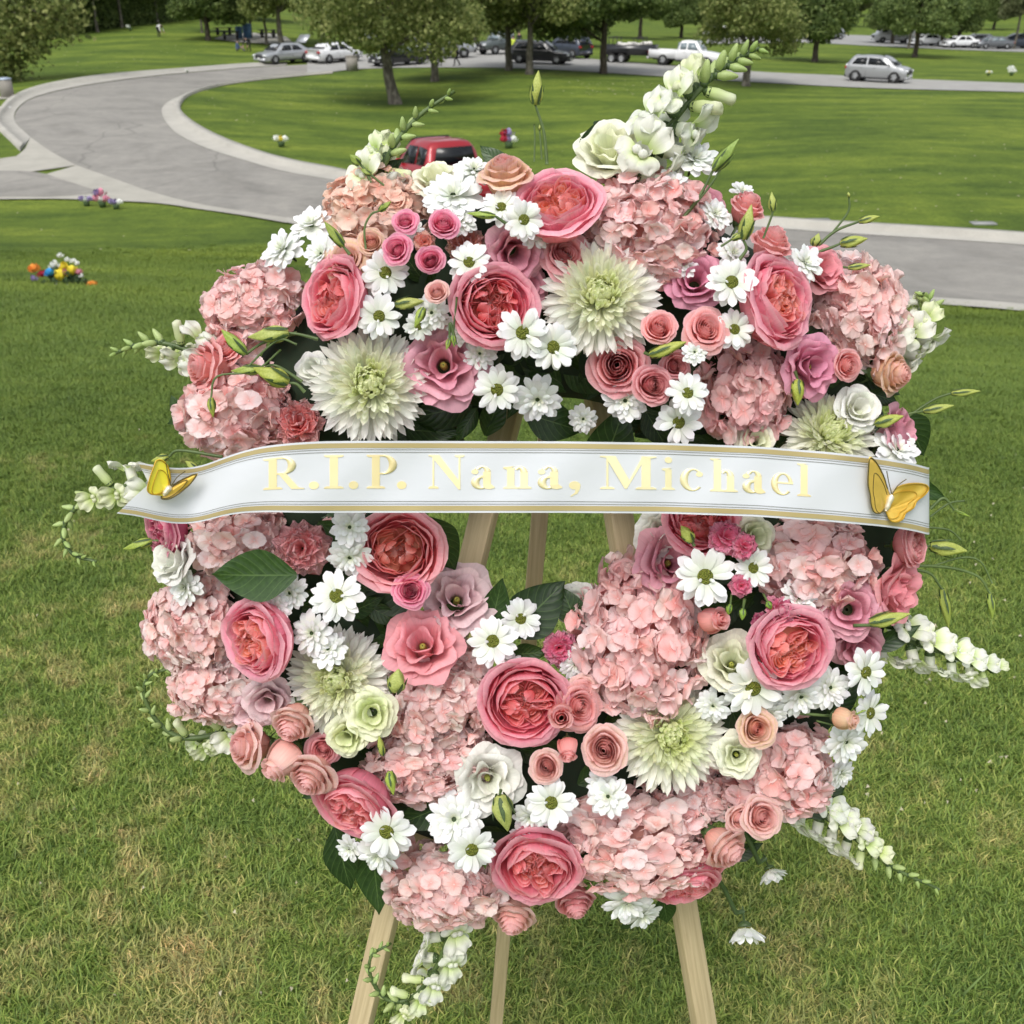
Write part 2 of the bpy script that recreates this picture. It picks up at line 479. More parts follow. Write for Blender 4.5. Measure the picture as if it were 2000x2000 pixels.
def disc_mat():
    m = NT('daisy_disc')
    v = m.n('ShaderNodeTexVoronoi'); v.inputs['Scale'].default_value = 16; m.l(m.objco(), v.inputs['Vector'])
    c = m.ramp(v.outputs['Distance'], [(.0, (.42, .40, .05)), (.5, (.20, .24, .02))])
    m.l(c, m.b.inputs['Base Color']); m.b.inputs['Roughness'].default_value = .8
    m.bump(m.math('SUBTRACT', 1.0, v.outputs['Distance']), .8, .02)
    return m.mat
M_disc = disc_mat()
M_stamen = M_simple('stamen_olive', (.36, .38, .07), .7, noise=(30, .3))
M_mumheart = M_simple('mum_heart', (.22, .34, .05), .7, noise=(30, .3))
def leaf_mat():
    m = NT('salal_leaf')
    uv = m.n('ShaderNodeTexCoord').outputs['UV']; sp = m.n('ShaderNodeSeparateXYZ'); m.l(uv, sp.inputs[0])
    oi = m.n('ShaderNodeObjectInfo')
    f = m.noise(14, 4, .6, vec=m.objco())
    c = m.ramp(f, [(.3, (.013, .034, .009)), (.7, (.027, .062, .015))])
    c = m.mix(1.0, c, m.ramp(oi.outputs['Random'], [(0, (.8, .8, .8)), (1, (1.5, 1.45, 1.2))]), 'MULTIPLY')
    mid = m.math('ABSOLUTE', m.math('SUBTRACT', sp.outputs[0], .5))
    rib = m.maprange(mid, .008, .022, 1, 0)
    w = m.n('ShaderNodeTexWave', bands_direction='Y'); w.inputs['Scale'].default_value = 2.4; w.inputs['Distortion'].default_value = 0
    cv = m.n('ShaderNodeCombineXYZ'); m.l(sp.outputs[0], cv.inputs[0]); m.l(m.math('SUBTRACT', sp.outputs[1], m.math('MULTIPLY', mid, .6)), cv.inputs[1])
    m.l(cv.outputs[0], w.inputs['Vector'])
    side = m.maprange(w.outputs['Fac'], .93, .995)
    k = m.math('MAXIMUM', rib, m.math('MULTIPLY', side, .45))
    c = m.mix(m.math('MULTIPLY', k, .55), c, (.12, .20, .06))
    m.l(c, m.b.inputs['Base Color']); m.b.inputs['Roughness'].default_value = .36
    m.b.inputs['Specular IOR Level'].default_value = .35
    m.bump(w.outputs['Fac'], .25, .0008)
    tr = m.n('ShaderNodeBsdfTranslucent'); m.l(c, tr.inputs['Color'])
    mx = m.n('ShaderNodeMixShader'); mx.inputs[0].default_value = .12
    m.l(m.b.outputs[0], mx.inputs[1]); m.l(tr.outputs[0], mx.inputs[2]); m.l(mx.outputs[0], m.out.inputs['Surface'])
    return m.mat
M_leaf = leaf_mat()

# ---------------------------------------------------------------- petal shapes (unit flowers: radius about 1, facing +Z)
def P_flat(L, W, a0=0., a1=0., cup=.2, ruf=0., rf=3., tip=2.2, base=.35, nu=7, nv=5, notch=0., seed=0, y0=0., peak=.62, point=False):
    """petal running along +Y, lifted by angle a0 at its base to a1 at its tip"""
    r = random.Random(seed); ph = r.uniform(0, 6)
    t = np.linspace(0, 1, nu); s = np.linspace(-1, 1, nv)
    w = np.where(t < peak, base + (1 - base) * np.sin(t / peak * PI / 2), np.sqrt(np.maximum(0, 1 - ((t - peak) / (1 - peak + 1e-6)) ** tip)) * .999 + .001) * W
    if point: w = np.where(t < peak, w, W * np.maximum(0, 1 - ((t - peak) / (1 - peak)) ** 1.55))
    w = np.maximum(w, W * (.06 if not point else .012))
    ang = a0 + (a1 - a0) * t
    dl = L / (nu - 1)
    yc = y0 + np.r_[0, np.cumsum(np.cos((ang[1:] + ang[:-1]) / 2)) * dl]
    zc = np.r_[0, np.cumsum(np.sin((ang[1:] + ang[:-1]) / 2)) * dl]
    X = w[:, None] * s[None]
    dn = cup * (s[None] ** 2) * w[:, None]
    dn = dn + ruf * np.sin(rf * s[None] * PI + ph + 2 * t[:, None]) * (t[:, None] ** 1.6) * L
    if ruf: dn = dn + ruf * .5 * np.sin(rf * 2.1 * s[None] * PI + ph * 2) * (t[:, None] ** 3) * L
    sh = -notch * L * (1 - np.abs(s[None])) * (t[:, None] ** 6)
    Y = yc[:, None] - dn * np.sin(ang)[:, None] + sh
    Z = zc[:, None] + dn * np.cos(ang)[:, None]
    return np.dstack([X, Y, Z])
def P_cup(prof, half, off=0., ruf=0., rf=3., nu=9, nv=9, tipdrop=.12, seed=0, spiral=0., edge=.0):
    """petal wrapped on a bowl: prof = [(r,z)...] base to rim; half = half angle"""
    r_ = random.Random(seed); ph = r_.uniform(0, 6)
    pr = np.array(prof, float); d = np.r_[0, np.cumsum(np.hypot(*np.diff(pr, axis=0).T))]; d /= d[-1]
    t = np.linspace(0, 1, nu)
    s = np.linspace(-1, 1, nv)
    S, T = np.meshgrid(s, t)
    Teff = T * (1 - tipdrop * np.abs(S) ** 2.4)
    R = np.interp(Teff, d, pr[:, 0]); Z = np.interp(Teff, d, pr[:, 1])
    wid = np.minimum(1, .45 + .75 * np.sin(np.minimum(1, T / .7) * PI / 2) - .18 * (T > .7) * (T - .7) / .3)
    A = S * half * wid + off
    R = R * (1 + spiral * S) + edge * np.abs(S) ** 3 * T
    R = R + ruf * np.sin(rf * S * PI + ph) * T ** 3
    Z = Z + ruf * .8 * np.cos(rf * 1.3 * S * PI + ph * 2) * T ** 3
    return np.dstack([R * np.sin(A), R * np.cos(A), Z])
def gm(name, grids, mat):
    b = MB()
    for g in grids: b.grid(g)
    return b.mesh(name, [mat])
def RzRx(a, e=0., t=(0, 0, 0), s=1., ry=0.):
    return Matrix.Translation(t) @ Matrix.Rotation(a, 4, 'Z') @ Matrix.Rotation(e, 4, 'X') @ Matrix.Rotation(ry, 4, 'Y') @ Matrix.Scale(s, 4)
ID = Matrix.Identity(4)

def lathe_mesh(name, prof, mat, n=12):
    return MB().lathe(prof, n).mesh(name, [mat])
CALYX = lathe_mesh('calyx', [(.02, -1.35), (.07, -1.3), (.08, -1.02), (.28, -.92), (.42, -.72), (.40, -.66), (.05, -.6)], G_dark)
DAISYBACK = lathe_mesh('calyx', [(.02, -.75), (.045, -.7), (.05, -.22), (.20, -.16), (.30, -.04), (.26, 0), (.02, .01)], G_dark)

def tmpl_daisy(seed, n1=13, n2=11, disc=True, droop=0.):
    r = random.Random(seed); out = []
    v = [gm('petal', [P_flat(.80, .160 + .02 * k, a0=.28 - .1 * k, a1=-.22 + .12 * k, cup=-.35 + .22 * k, tip=2.0, base=.45, notch=.04, seed=k, nu=8, nv=5)], PM_white) for k in range(3)]
    for layer, n in ((0, n1), (1, n2)):
        for i in range(n):
            if r.random() < .05: continue
            a = (i + layer * .5 + r.uniform(-.30, .30)) / n * 2 * PI
            e = (-.10 if layer == 0 else .16) + r.gauss(0, .13) - droop
            sc = (1.0 if layer == 0 else .88) * r.uniform(.86, 1.06)
            M = Matrix.Rotation(a, 4, 'Z') @ Matrix.Translation((0, .17, .02 + .03 * layer)) @ Matrix.Rotation(e, 4, 'X') @ Matrix.Rotation(r.uniform(-.2, .2), 4, 'Y') @ Matrix.Scale(sc, 4)
            out.append(('petal', v[r.randrange(3)], M, 'a'))
    if disc:
        d = MB()
        d.lathe([(.24, .02), (.245, .07), (.20, .12), (.12, .145), (.01, .15)], 16)
        out.append(('disc', d.mesh('disc', [M_disc]), ID, 'a'))
        for i in range(5):
            if r.random() < .5: continue
            a = r.uniform(0, 2 * PI)
            out.append(('petal', v[0], RzRx(a, .9, (0.12 * math.sin(-a), .12 * math.cos(a), .1), .33), 'a'))
    else:
        for layer, n, s, e0 in ((2, 10, .66, .42), (3, 8, .48, .75), (4, 6, .30, 1.05)):
            for i in range(n):
                a = (i + r.uniform(-.3, .3)) / n * 2 * PI + layer
                M = Matrix.Rotation(a, 4, 'Z') @ Matrix.Translation((0, .08, .05 + .02 * layer)) @ Matrix.Rotation(e0 + r.uniform(-.2, .2), 4, 'X') @ Matrix.Scale(s, 4)
                out.append(('petal', v[r.randrange(3)], M, 'b' if layer == 4 else 'a'))
    out.append(('calyx', DAISYBACK, ID, 'g'))
    return out

def tmpl_mum(seed, N=470):
    r = random.Random(seed); out = []
    # four classes of quill, inner ones curl in
    cls = []
    for k, (L, W, a0, a1, cup) in enumerate([(.30, .032, .25, 1.7, .8), (.46, .040, .20, 1.35, .85), (.60, .049, .12, .95, .75), (.74, .057, .05, .50, .60)]):
        cls.append([gm('petal', [P_flat(L * q, W, a0=a0, a1=a1 * p, cup=cup, tip=2.2, base=.42, nu=9, nv=5, seed=k, peak=.80)], PM_mum) for q, p in ((1, 1), (.92, 1.25), (1.06, .7))])
    for i in range(N):
        q = (i + .5) / N
        a = i * 2.399963 + r.uniform(-.08, .08)
        el = math.radians(82 - 106 * q ** .80) + r.uniform(-.12, .12)       # lift above the flower plane
        k = min(3, int(q ** .85 * 4))
        rad = .03 + .22 * q ** .7
        z = .26 * (1 - q) ** .8 - .05
        M = Matrix.Rotation(a, 4, 'Z') @ Matrix.Translation((0, rad, z)) @ Matrix.Rotation(el, 4, 'X') @ Matrix.Rotation(r.uniform(-.25, .25), 4, 'Y') @ Matrix.Scale(r.uniform(.92, 1.06), 4)
        out.append(('petal', cls[k][r.randrange(3)], M, 'm%d' % k))
    out.append(('heart', lathe_mesh('heart', [(.30, -.15), (.26, .02), (.14, .16), (.02, .2)], M_mumheart), ID, 'g'))
    out.append(('calyx', DAISYBACK, Matrix.Scale(.9, 4), 'g'))
    return out

def warp(G, seed, amp):
    r = random.Random(seed); G = G.copy()
    x, y = G[..., 0].copy(), G[..., 1].copy()
    for k in range(3):
        a, b, p, q = r.uniform(1.5, 4.5), r.uniform(1.5, 4.5), r.uniform(0, 6), r.uniform(0, 6)
        G[..., 0] += amp * np.sin(a * y + p + b * .5 * x); G[..., 1] += amp * np.sin(b * x + q - a * .4 * y)
        G[..., 2] += amp * .5 * np.sin(a * x + q + b * y)
    return G
def tmpl_garden(seed, quarters=5, openness=1.0, fluff=1.0):
    r = random.Random(seed); out = []; ox, oy = r.uniform(-.08, .08), r.uniform(-.08, .08)
    cuts = np.cumsum([r.uniform(.6, 1.5) for _ in range(quarters)]); cuts = cuts / cuts[-1] * 2 * PI
    rings = [(1.00, .02, 5, 64), (.93, .12, 5, 60), (.84, .20, 5, 58), (.74, .24, 5, 54), (.64, .25, 4, 60)]
    for li, (R, zt, n, half) in enumerate(rings):
        for i in range(n):
            rr = R * r.uniform(.95, 1.04); z = zt + r.uniform(-.05, .06)
            a = (i + li * .37 + r.uniform(-.12, .12)) / n * 2 * PI
            roll = .11 if li < 2 else .03
            prof = [(.12, -.82), (.45 * rr, -.72), (.80 * rr, -.48), (.99 * rr, -.15), (1.0 * rr, z - .1), (rr * (.97 if li else 1.0), z)]
            prof += [(rr * .99 + roll * openness, z + .05), (rr * 1.0 + roll * 1.6 * openness, z - .01)] if li < 3 else [(rr * .93, z + .05)]
            g = P_cup(prof, math.radians(half * r.uniform(.82, 1.05)), a, ruf=.022 * fluff, rf=r.uniform(1.5, 3), tipdrop=.16, seed=r.random(), spiral=.06, nu=11, nv=9)
            out.append(('petal', gm('petal', [warp(g, seed, .022)], PM_rose), ID, 'o' if li < 2 else 'm'))
    # quartered heart: nested folds opening to the centre
    lv = 6
    for q in range(quarters):
        lo = cuts[q - 1] - (2 * PI if q == 0 else 0); qa = (lo + cuts[q]) / 2; wdt = (cuts[q] - lo) / 2; rq = r.uniform(.86, 1.1); tl = r.uniform(-.08, .06)
        for k in range(lv):
            d = (.62 - .085 * k + r.uniform(-.035, .035)) * rq
            wmax = (wdt * d * .95) * (1 - .06 * k)
            s = np.linspace(-1, 1, 13)
            y = d - (d * .80) * np.abs(s) ** 1.7
            x = wmax * np.sign(s) * np.abs(s) ** .62 * (.35 + .65 * y / d)
            x = x + .022 * fluff * np.sin(s * r.uniform(5, 9) + r.uniform(0, 6)); y = y + .022 * fluff * np.sin(s * r.uniform(5, 9) + r.uniform(0, 6))
            T = np.linspace(0, 1, 5)
            zt = .27 + tl - .026 * k - .04 * r.random() - .06 * (1 - y / d)
            G = np.zeros((5, 13, 3))
            for ti, t in enumerate(T):
                lean = 1 + .10 * t * t
                zz = -.35 + (zt + .35) * t + .03 * fluff * np.sin(s * r.uniform(6, 11) + r.uniform(0, 6)) * t ** 3
                G[ti] = np.c_[x * lean, y * lean, zz]
            c_, s_ = math.cos(qa), math.sin(qa)
            G = np.dstack([G[..., 0] * c_ - G[..., 1] * s_, G[..., 0] * s_ + G[..., 1] * c_, G[..., 2]])
            G = warp(G + np.array([ox, oy, 0]), seed + 5, .040 * fluff)
            out.append(('petal', gm('petal', [G], PM_rose), ID, 'i' if k > 1 else 'h'))
    for i in range(7):
        a = r.uniform(0, 2 * PI); rr = r.uniform(.30, .58)
        g = P_flat(.34, .17, a0=1.2, a1=r.uniform(-.1, .9), cup=r.uniform(-.5, .5), ruf=.10, rf=1.6, nu=7, nv=7, seed=i, base=.6)
        M = Matrix.Translation((ox + rr * math.cos(a), oy + rr * math.sin(a), .02)) @ Matrix.Rotation(a + PI / 2 + r.uniform(-.5, .5), 4, 'Z')
        out.append(('petal', gm('petal', [g], PM_rose), M, 'h'))
    out.append(('flower_base', lathe_mesh('flower_base', [(.05, -.85), (.5, -.6), (.62, -.2), (.55, -.08), (.02, -.1)], PM_rose), ID, 'i'))
    out.append(('calyx', CALYX, Matrix.Translation((0, 0, 0)), 'g'))
    return out

def tmpl_spray(seed, tight=1.0, flare=1.0):
    """classic spiral rose"""
    r = random.Random(seed); out = []
    rings = [(.10, .46, 2, 100), (.19, .47, 2, 95), (.29, .45, 3, 78), (.40, .41, 3, 75), (.52, .34, 3, 72), (.66, .24, 4, 62), (.82, .10, 5, 56), (.95, -.06, 5, 50)]
    for li, (R, zt, n, half) in enumerate(rings):
        for i in range(n):
            a = (i + r.uniform(-.1, .1)) / n * 2 * PI + li * 1.9
            rr = R * r.uniform(.96, 1.05); z = zt + r.uniform(-.03, .03)
            roll = (0, .01, .02, .03, .05, .10, .16, .20)[li] * flare
            prof = [(.08 + R * .25, -.75), (.25 + R * .42, -.5), (R * .92 + .05 * (li < 4), -.1), (R, z - .08), (R + roll * .35, z), (R + roll, z + .01), (R + roll * 1.3, z - .06 * (li > 4))]
            g = P_cup([(p[0] * rr / R, p[1]) for p in prof], math.radians(half), a, ruf=.012 + .012 * (li > 4), rf=2, tipdrop=.10 + .10 * (li > 4), seed=r.random(), spiral=.12 if li < 5 else .05, nu=9, nv=9, edge=-.02)
            g = warp(g, seed, .012 + .010 * (li > 3))
            out.append(('petal', gm('petal', [g], PM_rose), ID, 'i' if li < 3 else ('m' if li < 6 else 'o')))
    out.append(('calyx', CALYX, ID, 'g'))
    for i in range(5):
        g = P_flat(.9, .10, a0=-.2, a1=-1.1, cup=.2, nu=6, nv=3, peak=.3, tip=1.2)
        out.append(('sepal', gm('sepal', [g], G_dark), RzRx(i * 2 * PI / 5, 0, (0, 0, -.7)), 'g'))
    return out

def tmpl_rosebud(seed):
    r = random.Random(seed); out = []
    for li, (R, zt, n, half) in enumerate([(.16, .95, 2, 110), (.30, .90, 2, 100), (.42, .78, 3, 80), (.50, .62, 3, 75)]):
        for i in range(n):
            prof = [(.10, -.75), (R * 1.1 + .1, -.45), (R * 1.15 + .08, 0), (R * 1.0, .4), (R * .9, zt - .1), (R * .98 + .03 * li, zt), (R + .05 * li, zt - .02)]
            out.append(('petal', gm('petal', [P_cup(prof, math.radians(half), (i + .3 * li) / n * 2 * PI, ruf=.012, tipdrop=.15, seed=r.random(), spiral=.12)], PM_rose), ID, 'm' if li < 2 else 'o'))
    for i in range(5):
        g = P_flat(1.25, .13, a0=.9, a1=1.35, cup=.35, nu=6, nv=3, peak=.35, tip=1.2)
        out.append(('sepal', gm('sepal', [g], G_dark), RzRx(i * 2 * PI / 5, .25, (0, 0, -.8)), 'g'))
    out.append(('calyx', CALYX, Matrix.Translation((0, 0, .1)), 'g'))
    return out

def tmpl_lisianthus(seed, wide=1.0, ctr=True, ruf=.07):
    r = random.Random(seed); out = []
    for li, (Rs, zt, n, half) in enumerate([(1.0, .04, 5, 58), (.84, .26, 5, 56), (.60, .44, 4, 66), (.36, .48, 3, 85)]):
        for i in range(n):
            a = (i + .5 * li + r.uniform(-.1, .1)) / n * 2 * PI
            R = Rs * r.uniform(.93, 1.06) * (wide if li < 2 else 1); z = zt + r.uniform(-.05, .06)
            prof = [(.08, -.85), (.22, -.55), (.55 * R, -.2), (.78 * R, z * .35), (.92 * R, z * .85), (R, z), (R * 1.10, z - .05)]
            g = P_cup(prof, math.radians(half), a, ruf=ruf * r.uniform(.9, 1.5) * (1 if li < 3 else .6), rf=r.uniform(1.1, 2.6), tipdrop=.20, seed=r.random(), nu=11, nv=13)
            out.append(('petal', gm('petal', [g], PM_lis), ID, 'o' if li < 2 else 'm'))
    if ctr:
        out.append(('stamen', lathe_mesh('stamen', [(.10, -.5), (.10, -.2), (.06, -.08), (.09, -.04), (.02, -.01)], M_stamen, 10), ID, 'g'))
    out.append(('calyx', CALYX, ID, 'g'))
    return out

def tmpl_carnation(seed, n=46):
    r = random.Random(seed); out = []
    vs = []
    for k in range(6):
        s = np.linspace(-1, 1, 15); nu = 6
        g = P_flat(.95, .34, a0=.1, a1=-.25, cup=.15, ruf=.055, rf=4.5, tip=5, base=.25, nu=nu, nv=15, seed=seed * 10 + k, peak=.9)
        g[-1, :, 1] += .045 * np.where(np.arange(15) % 2, 1, -1)           # pinked edge
        vs.append(gm('petal', [g], PM_rose))
    for i in range(n):
        q = (i + .5) / n
        a = i * 2.399963 + r.uniform(-.2, .2)
        el = math.radians(86 - 92 * q ** .8) + r.uniform(-.1, .1)
        M = Matrix.Rotation(a, 4, 'Z') @ Matrix.Translation((0, .04, -.25)) @ Matrix.Rotation(el, 4, 'X') @ Matrix.Rotation(r.uniform(-.7, .7), 4, 'Y') @ Matrix.Scale(r.uniform(.74, .92) + .13 * q, 4)
        out.append(('petal', vs[r.randrange(6)], M, 'm' if q < .5 else 'o'))
    out.append(('calyx', CALYX, ID, 'g'))
    return out

FLOR = []
for k in range(7):
    r = random.Random(100 + k)
    gs = []
    fold = (.12, .40, .75, .28, .95, .55, .0)[k]
    for i in range(4):
        g = P_flat(1.0, .60, a0=fold + r.uniform(-.1, .1), a1=fold * .5 - .25 + r.uniform(-.3, .3), cup=.18 + r.uniform(-.15, .3), ruf=.12, rf=1.5, tip=2.2, base=.22, nu=6, nv=6, seed=k * 9 + i, peak=.58)
        a = i * PI / 2 + r.uniform(-.12, .12)
        c_, s_ = math.cos(a), math.sin(a)
        gs.append(np.dstack([g[..., 0] * c_ - g[..., 1] * s_, g[..., 0] * s_ + g[..., 1] * c_, g[..., 2] + .02 * (i % 2)]))
    b = MB()
    for g in gs: b.grid(g)
    b.lathe([(.001, -.5), (.03, -.48), (.03, -.02), (.07, .0), (.08, .05), (.04, .09), (.001, .1)], 7)
    FLOR.append(b.mesh('floret', [PM_hyd]))
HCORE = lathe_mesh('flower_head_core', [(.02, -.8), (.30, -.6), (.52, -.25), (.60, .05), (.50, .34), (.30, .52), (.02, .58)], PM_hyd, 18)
def tmpl_hydrangea(seed, n=150, k=1.0):
    r = random.Random(seed); out = []
    for i in range(n):
        q = (i + .5) / n
        z = 1 - 1.28 * q
        a = i * 2.399963 + r.uniform(-.2, .2)
        rr = math.sqrt(max(0, 1 - z * z))
        d = Vector((rr * math.cos(a), rr * math.sin(a), z))
        p = d * r.uniform(.62, .95)
        dd = (d + Vector((r.gauss(0, .52), r.gauss(0, .52), r.gauss(0, .52)))).normalized()
        M = Matrix.Translation(p) @ dd.to_track_quat('Z', 'Y').to_matrix().to_4x4() @ Matrix.Rotation(r.uniform(0, 6), 4, 'Z') @ Matrix.Scale(r.uniform(.18, .255) * k, 4)
        out.append(('floret', FLOR[r.randrange(7)], M, r.choice(('a', 'a', 'a', 'b', 'c'))))
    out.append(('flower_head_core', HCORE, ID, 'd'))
    return out

TM = {}
def T(kind, v):
    key = (kind, v)
    if key in TM: return TM[key]
    s = 11 * v + 3
    if kind == 'daisy': t = tmpl_daisy(s, 12 + v % 3, 10 + v % 2)
    elif kind == 'daisy2': t = tmpl_daisy(s, 13, 12, disc=False)
    elif kind == 'daisydrop': t = tmpl_daisy(s, 14, 12, disc=True, droop=-.72)
    elif kind == 'mum': t = tmpl_mum(s)
    elif kind == 'garden': t = tmpl_garden(s, (5, 4, 6, 5)[v % 4], fluff=(1, 1.4, .8, 1.2)[v % 4])
    elif kind == 'spray': t = tmpl_spray(s, flare=(1, 1.4, .7)[v % 3])
    elif kind == 'bud': t = tmpl_rosebud(s)
    elif kind == 'lisi': t = tmpl_lisianthus(s, wide=(1.05, .95, 1.1)[v % 3], ctr=(v % 3 != 1), ruf=(.07, .05, .09)[v % 3])
    elif kind == 'carn': t = tmpl_carnation(s)
    elif kind == 'minicarn': t = tmpl_carnation(s, 26)
    elif kind == 'hyd': t = tmpl_hydrangea(s) if v < 5 else tmpl_hydrangea(s, 250, .76)
    TM[key] = t
    return t
def jit(c, r, a=.05):
    k = 1 + r.uniform(-a, a)
    return tuple(min(1, max(0, x * k * (1 + r.uniform(-a * .4, a * .4)))) for x in c[:3]) + (1,)
def build_flower(kind, v, name, M, cols, label, cat, group, seed):
    r = random.Random(seed)
    root = empty(name, label=label, cat=cat, group=group)
    root.matrix_world = M
    for pn, me, lm, ck in T(kind, v):
        o = bpy.data.objects.new(pn, me)
        COL.objects.link(o)
        o.parent = root
        o.matrix_basis = lm
        o.color = jit(cols.get(ck, (1, 1, 1)), r)
    return root
# ---------------------------------------------------------------- the plane of the wreath, leaning back on its easel
KD = 2000 / 1932.0
LEAN = math.radians(13)
WN = np.array([0, -math.cos(LEAN), math.sin(LEAN)])
WU = np.array([0, math.sin(LEAN), math.cos(LEAN)])
WC = CP + ray(1087, 1077) * (1.17 / float(ray(1087, 1077) @ FW))
def wp(x, y, off=0.0):
    """point of the (slightly raised) wreath plane seen at (x, y) of a 1932 px frame"""
    d = ray(x * KD, y * KD)
    return CP + d * (((WC + WN * off - CP) @ WN) / (d @ WN))
def depth(p): return float((np.array(p) - CP) @ FW)
BK = -FW
RC = (1050, 1040)
def dome(x, y):
    dx, dy = x - RC[0], y - RC[1]
    rho = math.hypot(dx, dy)
    u = max(-.97, min(.97, (rho - 480) / 300))
    return .085 * math.sqrt(1 - u * u), u, dx / (rho + 1e-6), dy / (rho + 1e-6)
def frame(z, xref=RT):
    z = np.array(z) / np.linalg.norm(z)
    x = xref - z * (xref @ z); x /= np.linalg.norm(x)
    y = np.cross(z, x)
    return np.array([x, y, z]).T
def mat4(R, p, s=(1, 1, 1)):
    M = np.eye(4); M[:3, :3] = R * np.array(s); M[:3, 3] = p
    return Matrix(M.tolist())

COLS = {
 'rose':   dict(o=(.95,.41,.53), m=(.95,.34,.45), h=(.92,.34,.32), i=(.94,.37,.25), g=(1,1,1)),
 'coral':  dict(o=(.95,.40,.46), m=(.95,.36,.40), h=(.92,.35,.31), i=(.93,.40,.28), g=(1,1,1)),
 'deep':   dict(o=(.93,.33,.44), m=(.93,.29,.38), h=(.89,.27,.29), i=(.90,.30,.26), g=(1,1,1)),
 'dusty':  dict(o=(.84,.38,.41), m=(.84,.34,.36), h=(.78,.34,.34), i=(.78,.34,.34), g=(1,1,1)),
 'pinkbud':dict(o=(.91,.46,.45), m=(.91,.40,.39), h=(.8,.3,.3), i=(.86,.42,.40), g=(1,1,1)),
 'pale':   dict(o=(.91,.63,.57), m=(.91,.55,.51), h=(.8,.4,.4), i=(.87,.51,.48), g=(1,1,1)),
 'peach':  dict(o=(.86,.62,.44), m=(.87,.56,.42), h=(.8,.4,.4), i=(.86,.44,.34), g=(1,1,1)),
 'hot':    dict(o=(.90,.33,.50), m=(.88,.22,.38), h=(.8,.2,.3), i=(.82,.20,.35), g=(1,1,1)),
 'magenta':dict(o=(.62,.14,.26), m=(.60,.12,.24), h=(.6,.1,.2), i=(.55,.08,.18), g=(1,1,1)),
 'mauve':  dict(o=(.80,.43,.51), m=(.79,.38,.47), g=(1,1,1)),
 'mauved': dict(o=(.80,.38,.50), m=(.78,.33,.46), g=(1,1,1)),
 'palem':  dict(o=(.84,.64,.66), m=(.82,.60,.63), g=(1,1,1)),
 'lpink':  dict(o=(.88,.42,.46), m=(.88,.38,.43), g=(1,1,1)),
 'cream':  dict(o=(.88,.88,.74), m=(.86,.88,.66), h=(.86,.88,.6), i=(.84,.88,.54), g=(1,1,1)),
 'white':  dict(o=(.88,.88,.84), m=(.87,.88,.80), h=(.86,.88,.7), i=(.84,.86,.7), g=(1,1,1), a=(.90,.91,.92), b=(.88,.89,.80)),
 'gwhite': dict(o=(.86,.88,.66), m=(.82,.86,.54), h=(.8,.86,.5), i=(.74,.82,.42), g=(1,1,1)),
 'mum':    dict(m0=(.78,.86,.42), m1=(.91,.94,.66), m2=(.95,.96,.85), m3=(.96,.96,.94), g=(1,1,1)),
 'mumg':   dict(m0=(.78,.86,.42), m1=(.90,.94,.62), m2=(.94,.96,.80), m3=(.96,.96,.91), g=(1,1,1)),
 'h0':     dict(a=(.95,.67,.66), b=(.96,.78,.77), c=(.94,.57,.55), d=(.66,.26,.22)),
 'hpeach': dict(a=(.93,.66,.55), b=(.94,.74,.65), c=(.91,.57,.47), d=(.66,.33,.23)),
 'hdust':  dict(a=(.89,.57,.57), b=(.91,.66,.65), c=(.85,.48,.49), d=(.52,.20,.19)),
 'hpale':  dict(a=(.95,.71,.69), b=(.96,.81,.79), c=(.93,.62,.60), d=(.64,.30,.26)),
 'ccoral': dict(o=(.91,.47,.46), m=(.91,.34,.33), g=(1,1,1)),
 'cpink':  dict(o=(.91,.50,.51), m=(.91,.40,.42), g=(1,1,1)),
 'chot':   dict(o=(.90,.36,.50), m=(.88,.25,.41), g=(1,1,1)),
 'peach2': dict(o=(.91,.68,.56), m=(.91,.62,.50), g=(1,1,1)),
 'lpink2': dict(o=(.91,.55,.54), m=(.91,.50,.49), i=(.88,.42,.42), h=(.9,.4,.4), g=(1,1,1)),
 'cpeach': dict(o=(.87,.52,.44), m=(.84,.36,.30), g=(1,1,1)),
}
KINDS = {  # name, category, group, default lift (m), depth factor
 'hyd': ('hydrangea_head', 'hydrangea', 'hydrangea heads in the wreath', -.026),
 'mum': ('chrysanthemum', 'chrysanthemum', 'large chrysanthemums in the wreath', -.004),
 'garden': ('garden_rose', 'rose', 'large garden roses in the wreath', .012),
 'spray': ('spray_rose', 'rose', 'small spray roses in the wreath', .018),
 'bud': ('rose_bud', 'rosebud', 'closed rosebuds in the wreath', .020),
 'lisi': ('lisianthus', 'lisianthus', 'lisianthus blooms in the wreath', .004),
 'carn': ('carnation', 'carnation', 'carnations in the wreath', .0),
 'minicarn': ('mini_carnation', 'carnation', 'mini carnations in the wreath', .018),
 'daisy': ('daisy', 'daisy', 'white daisies in the wreath', .022),
 'daisy2': ('daisy', 'daisy', 'white daisies in the wreath', .016),
}
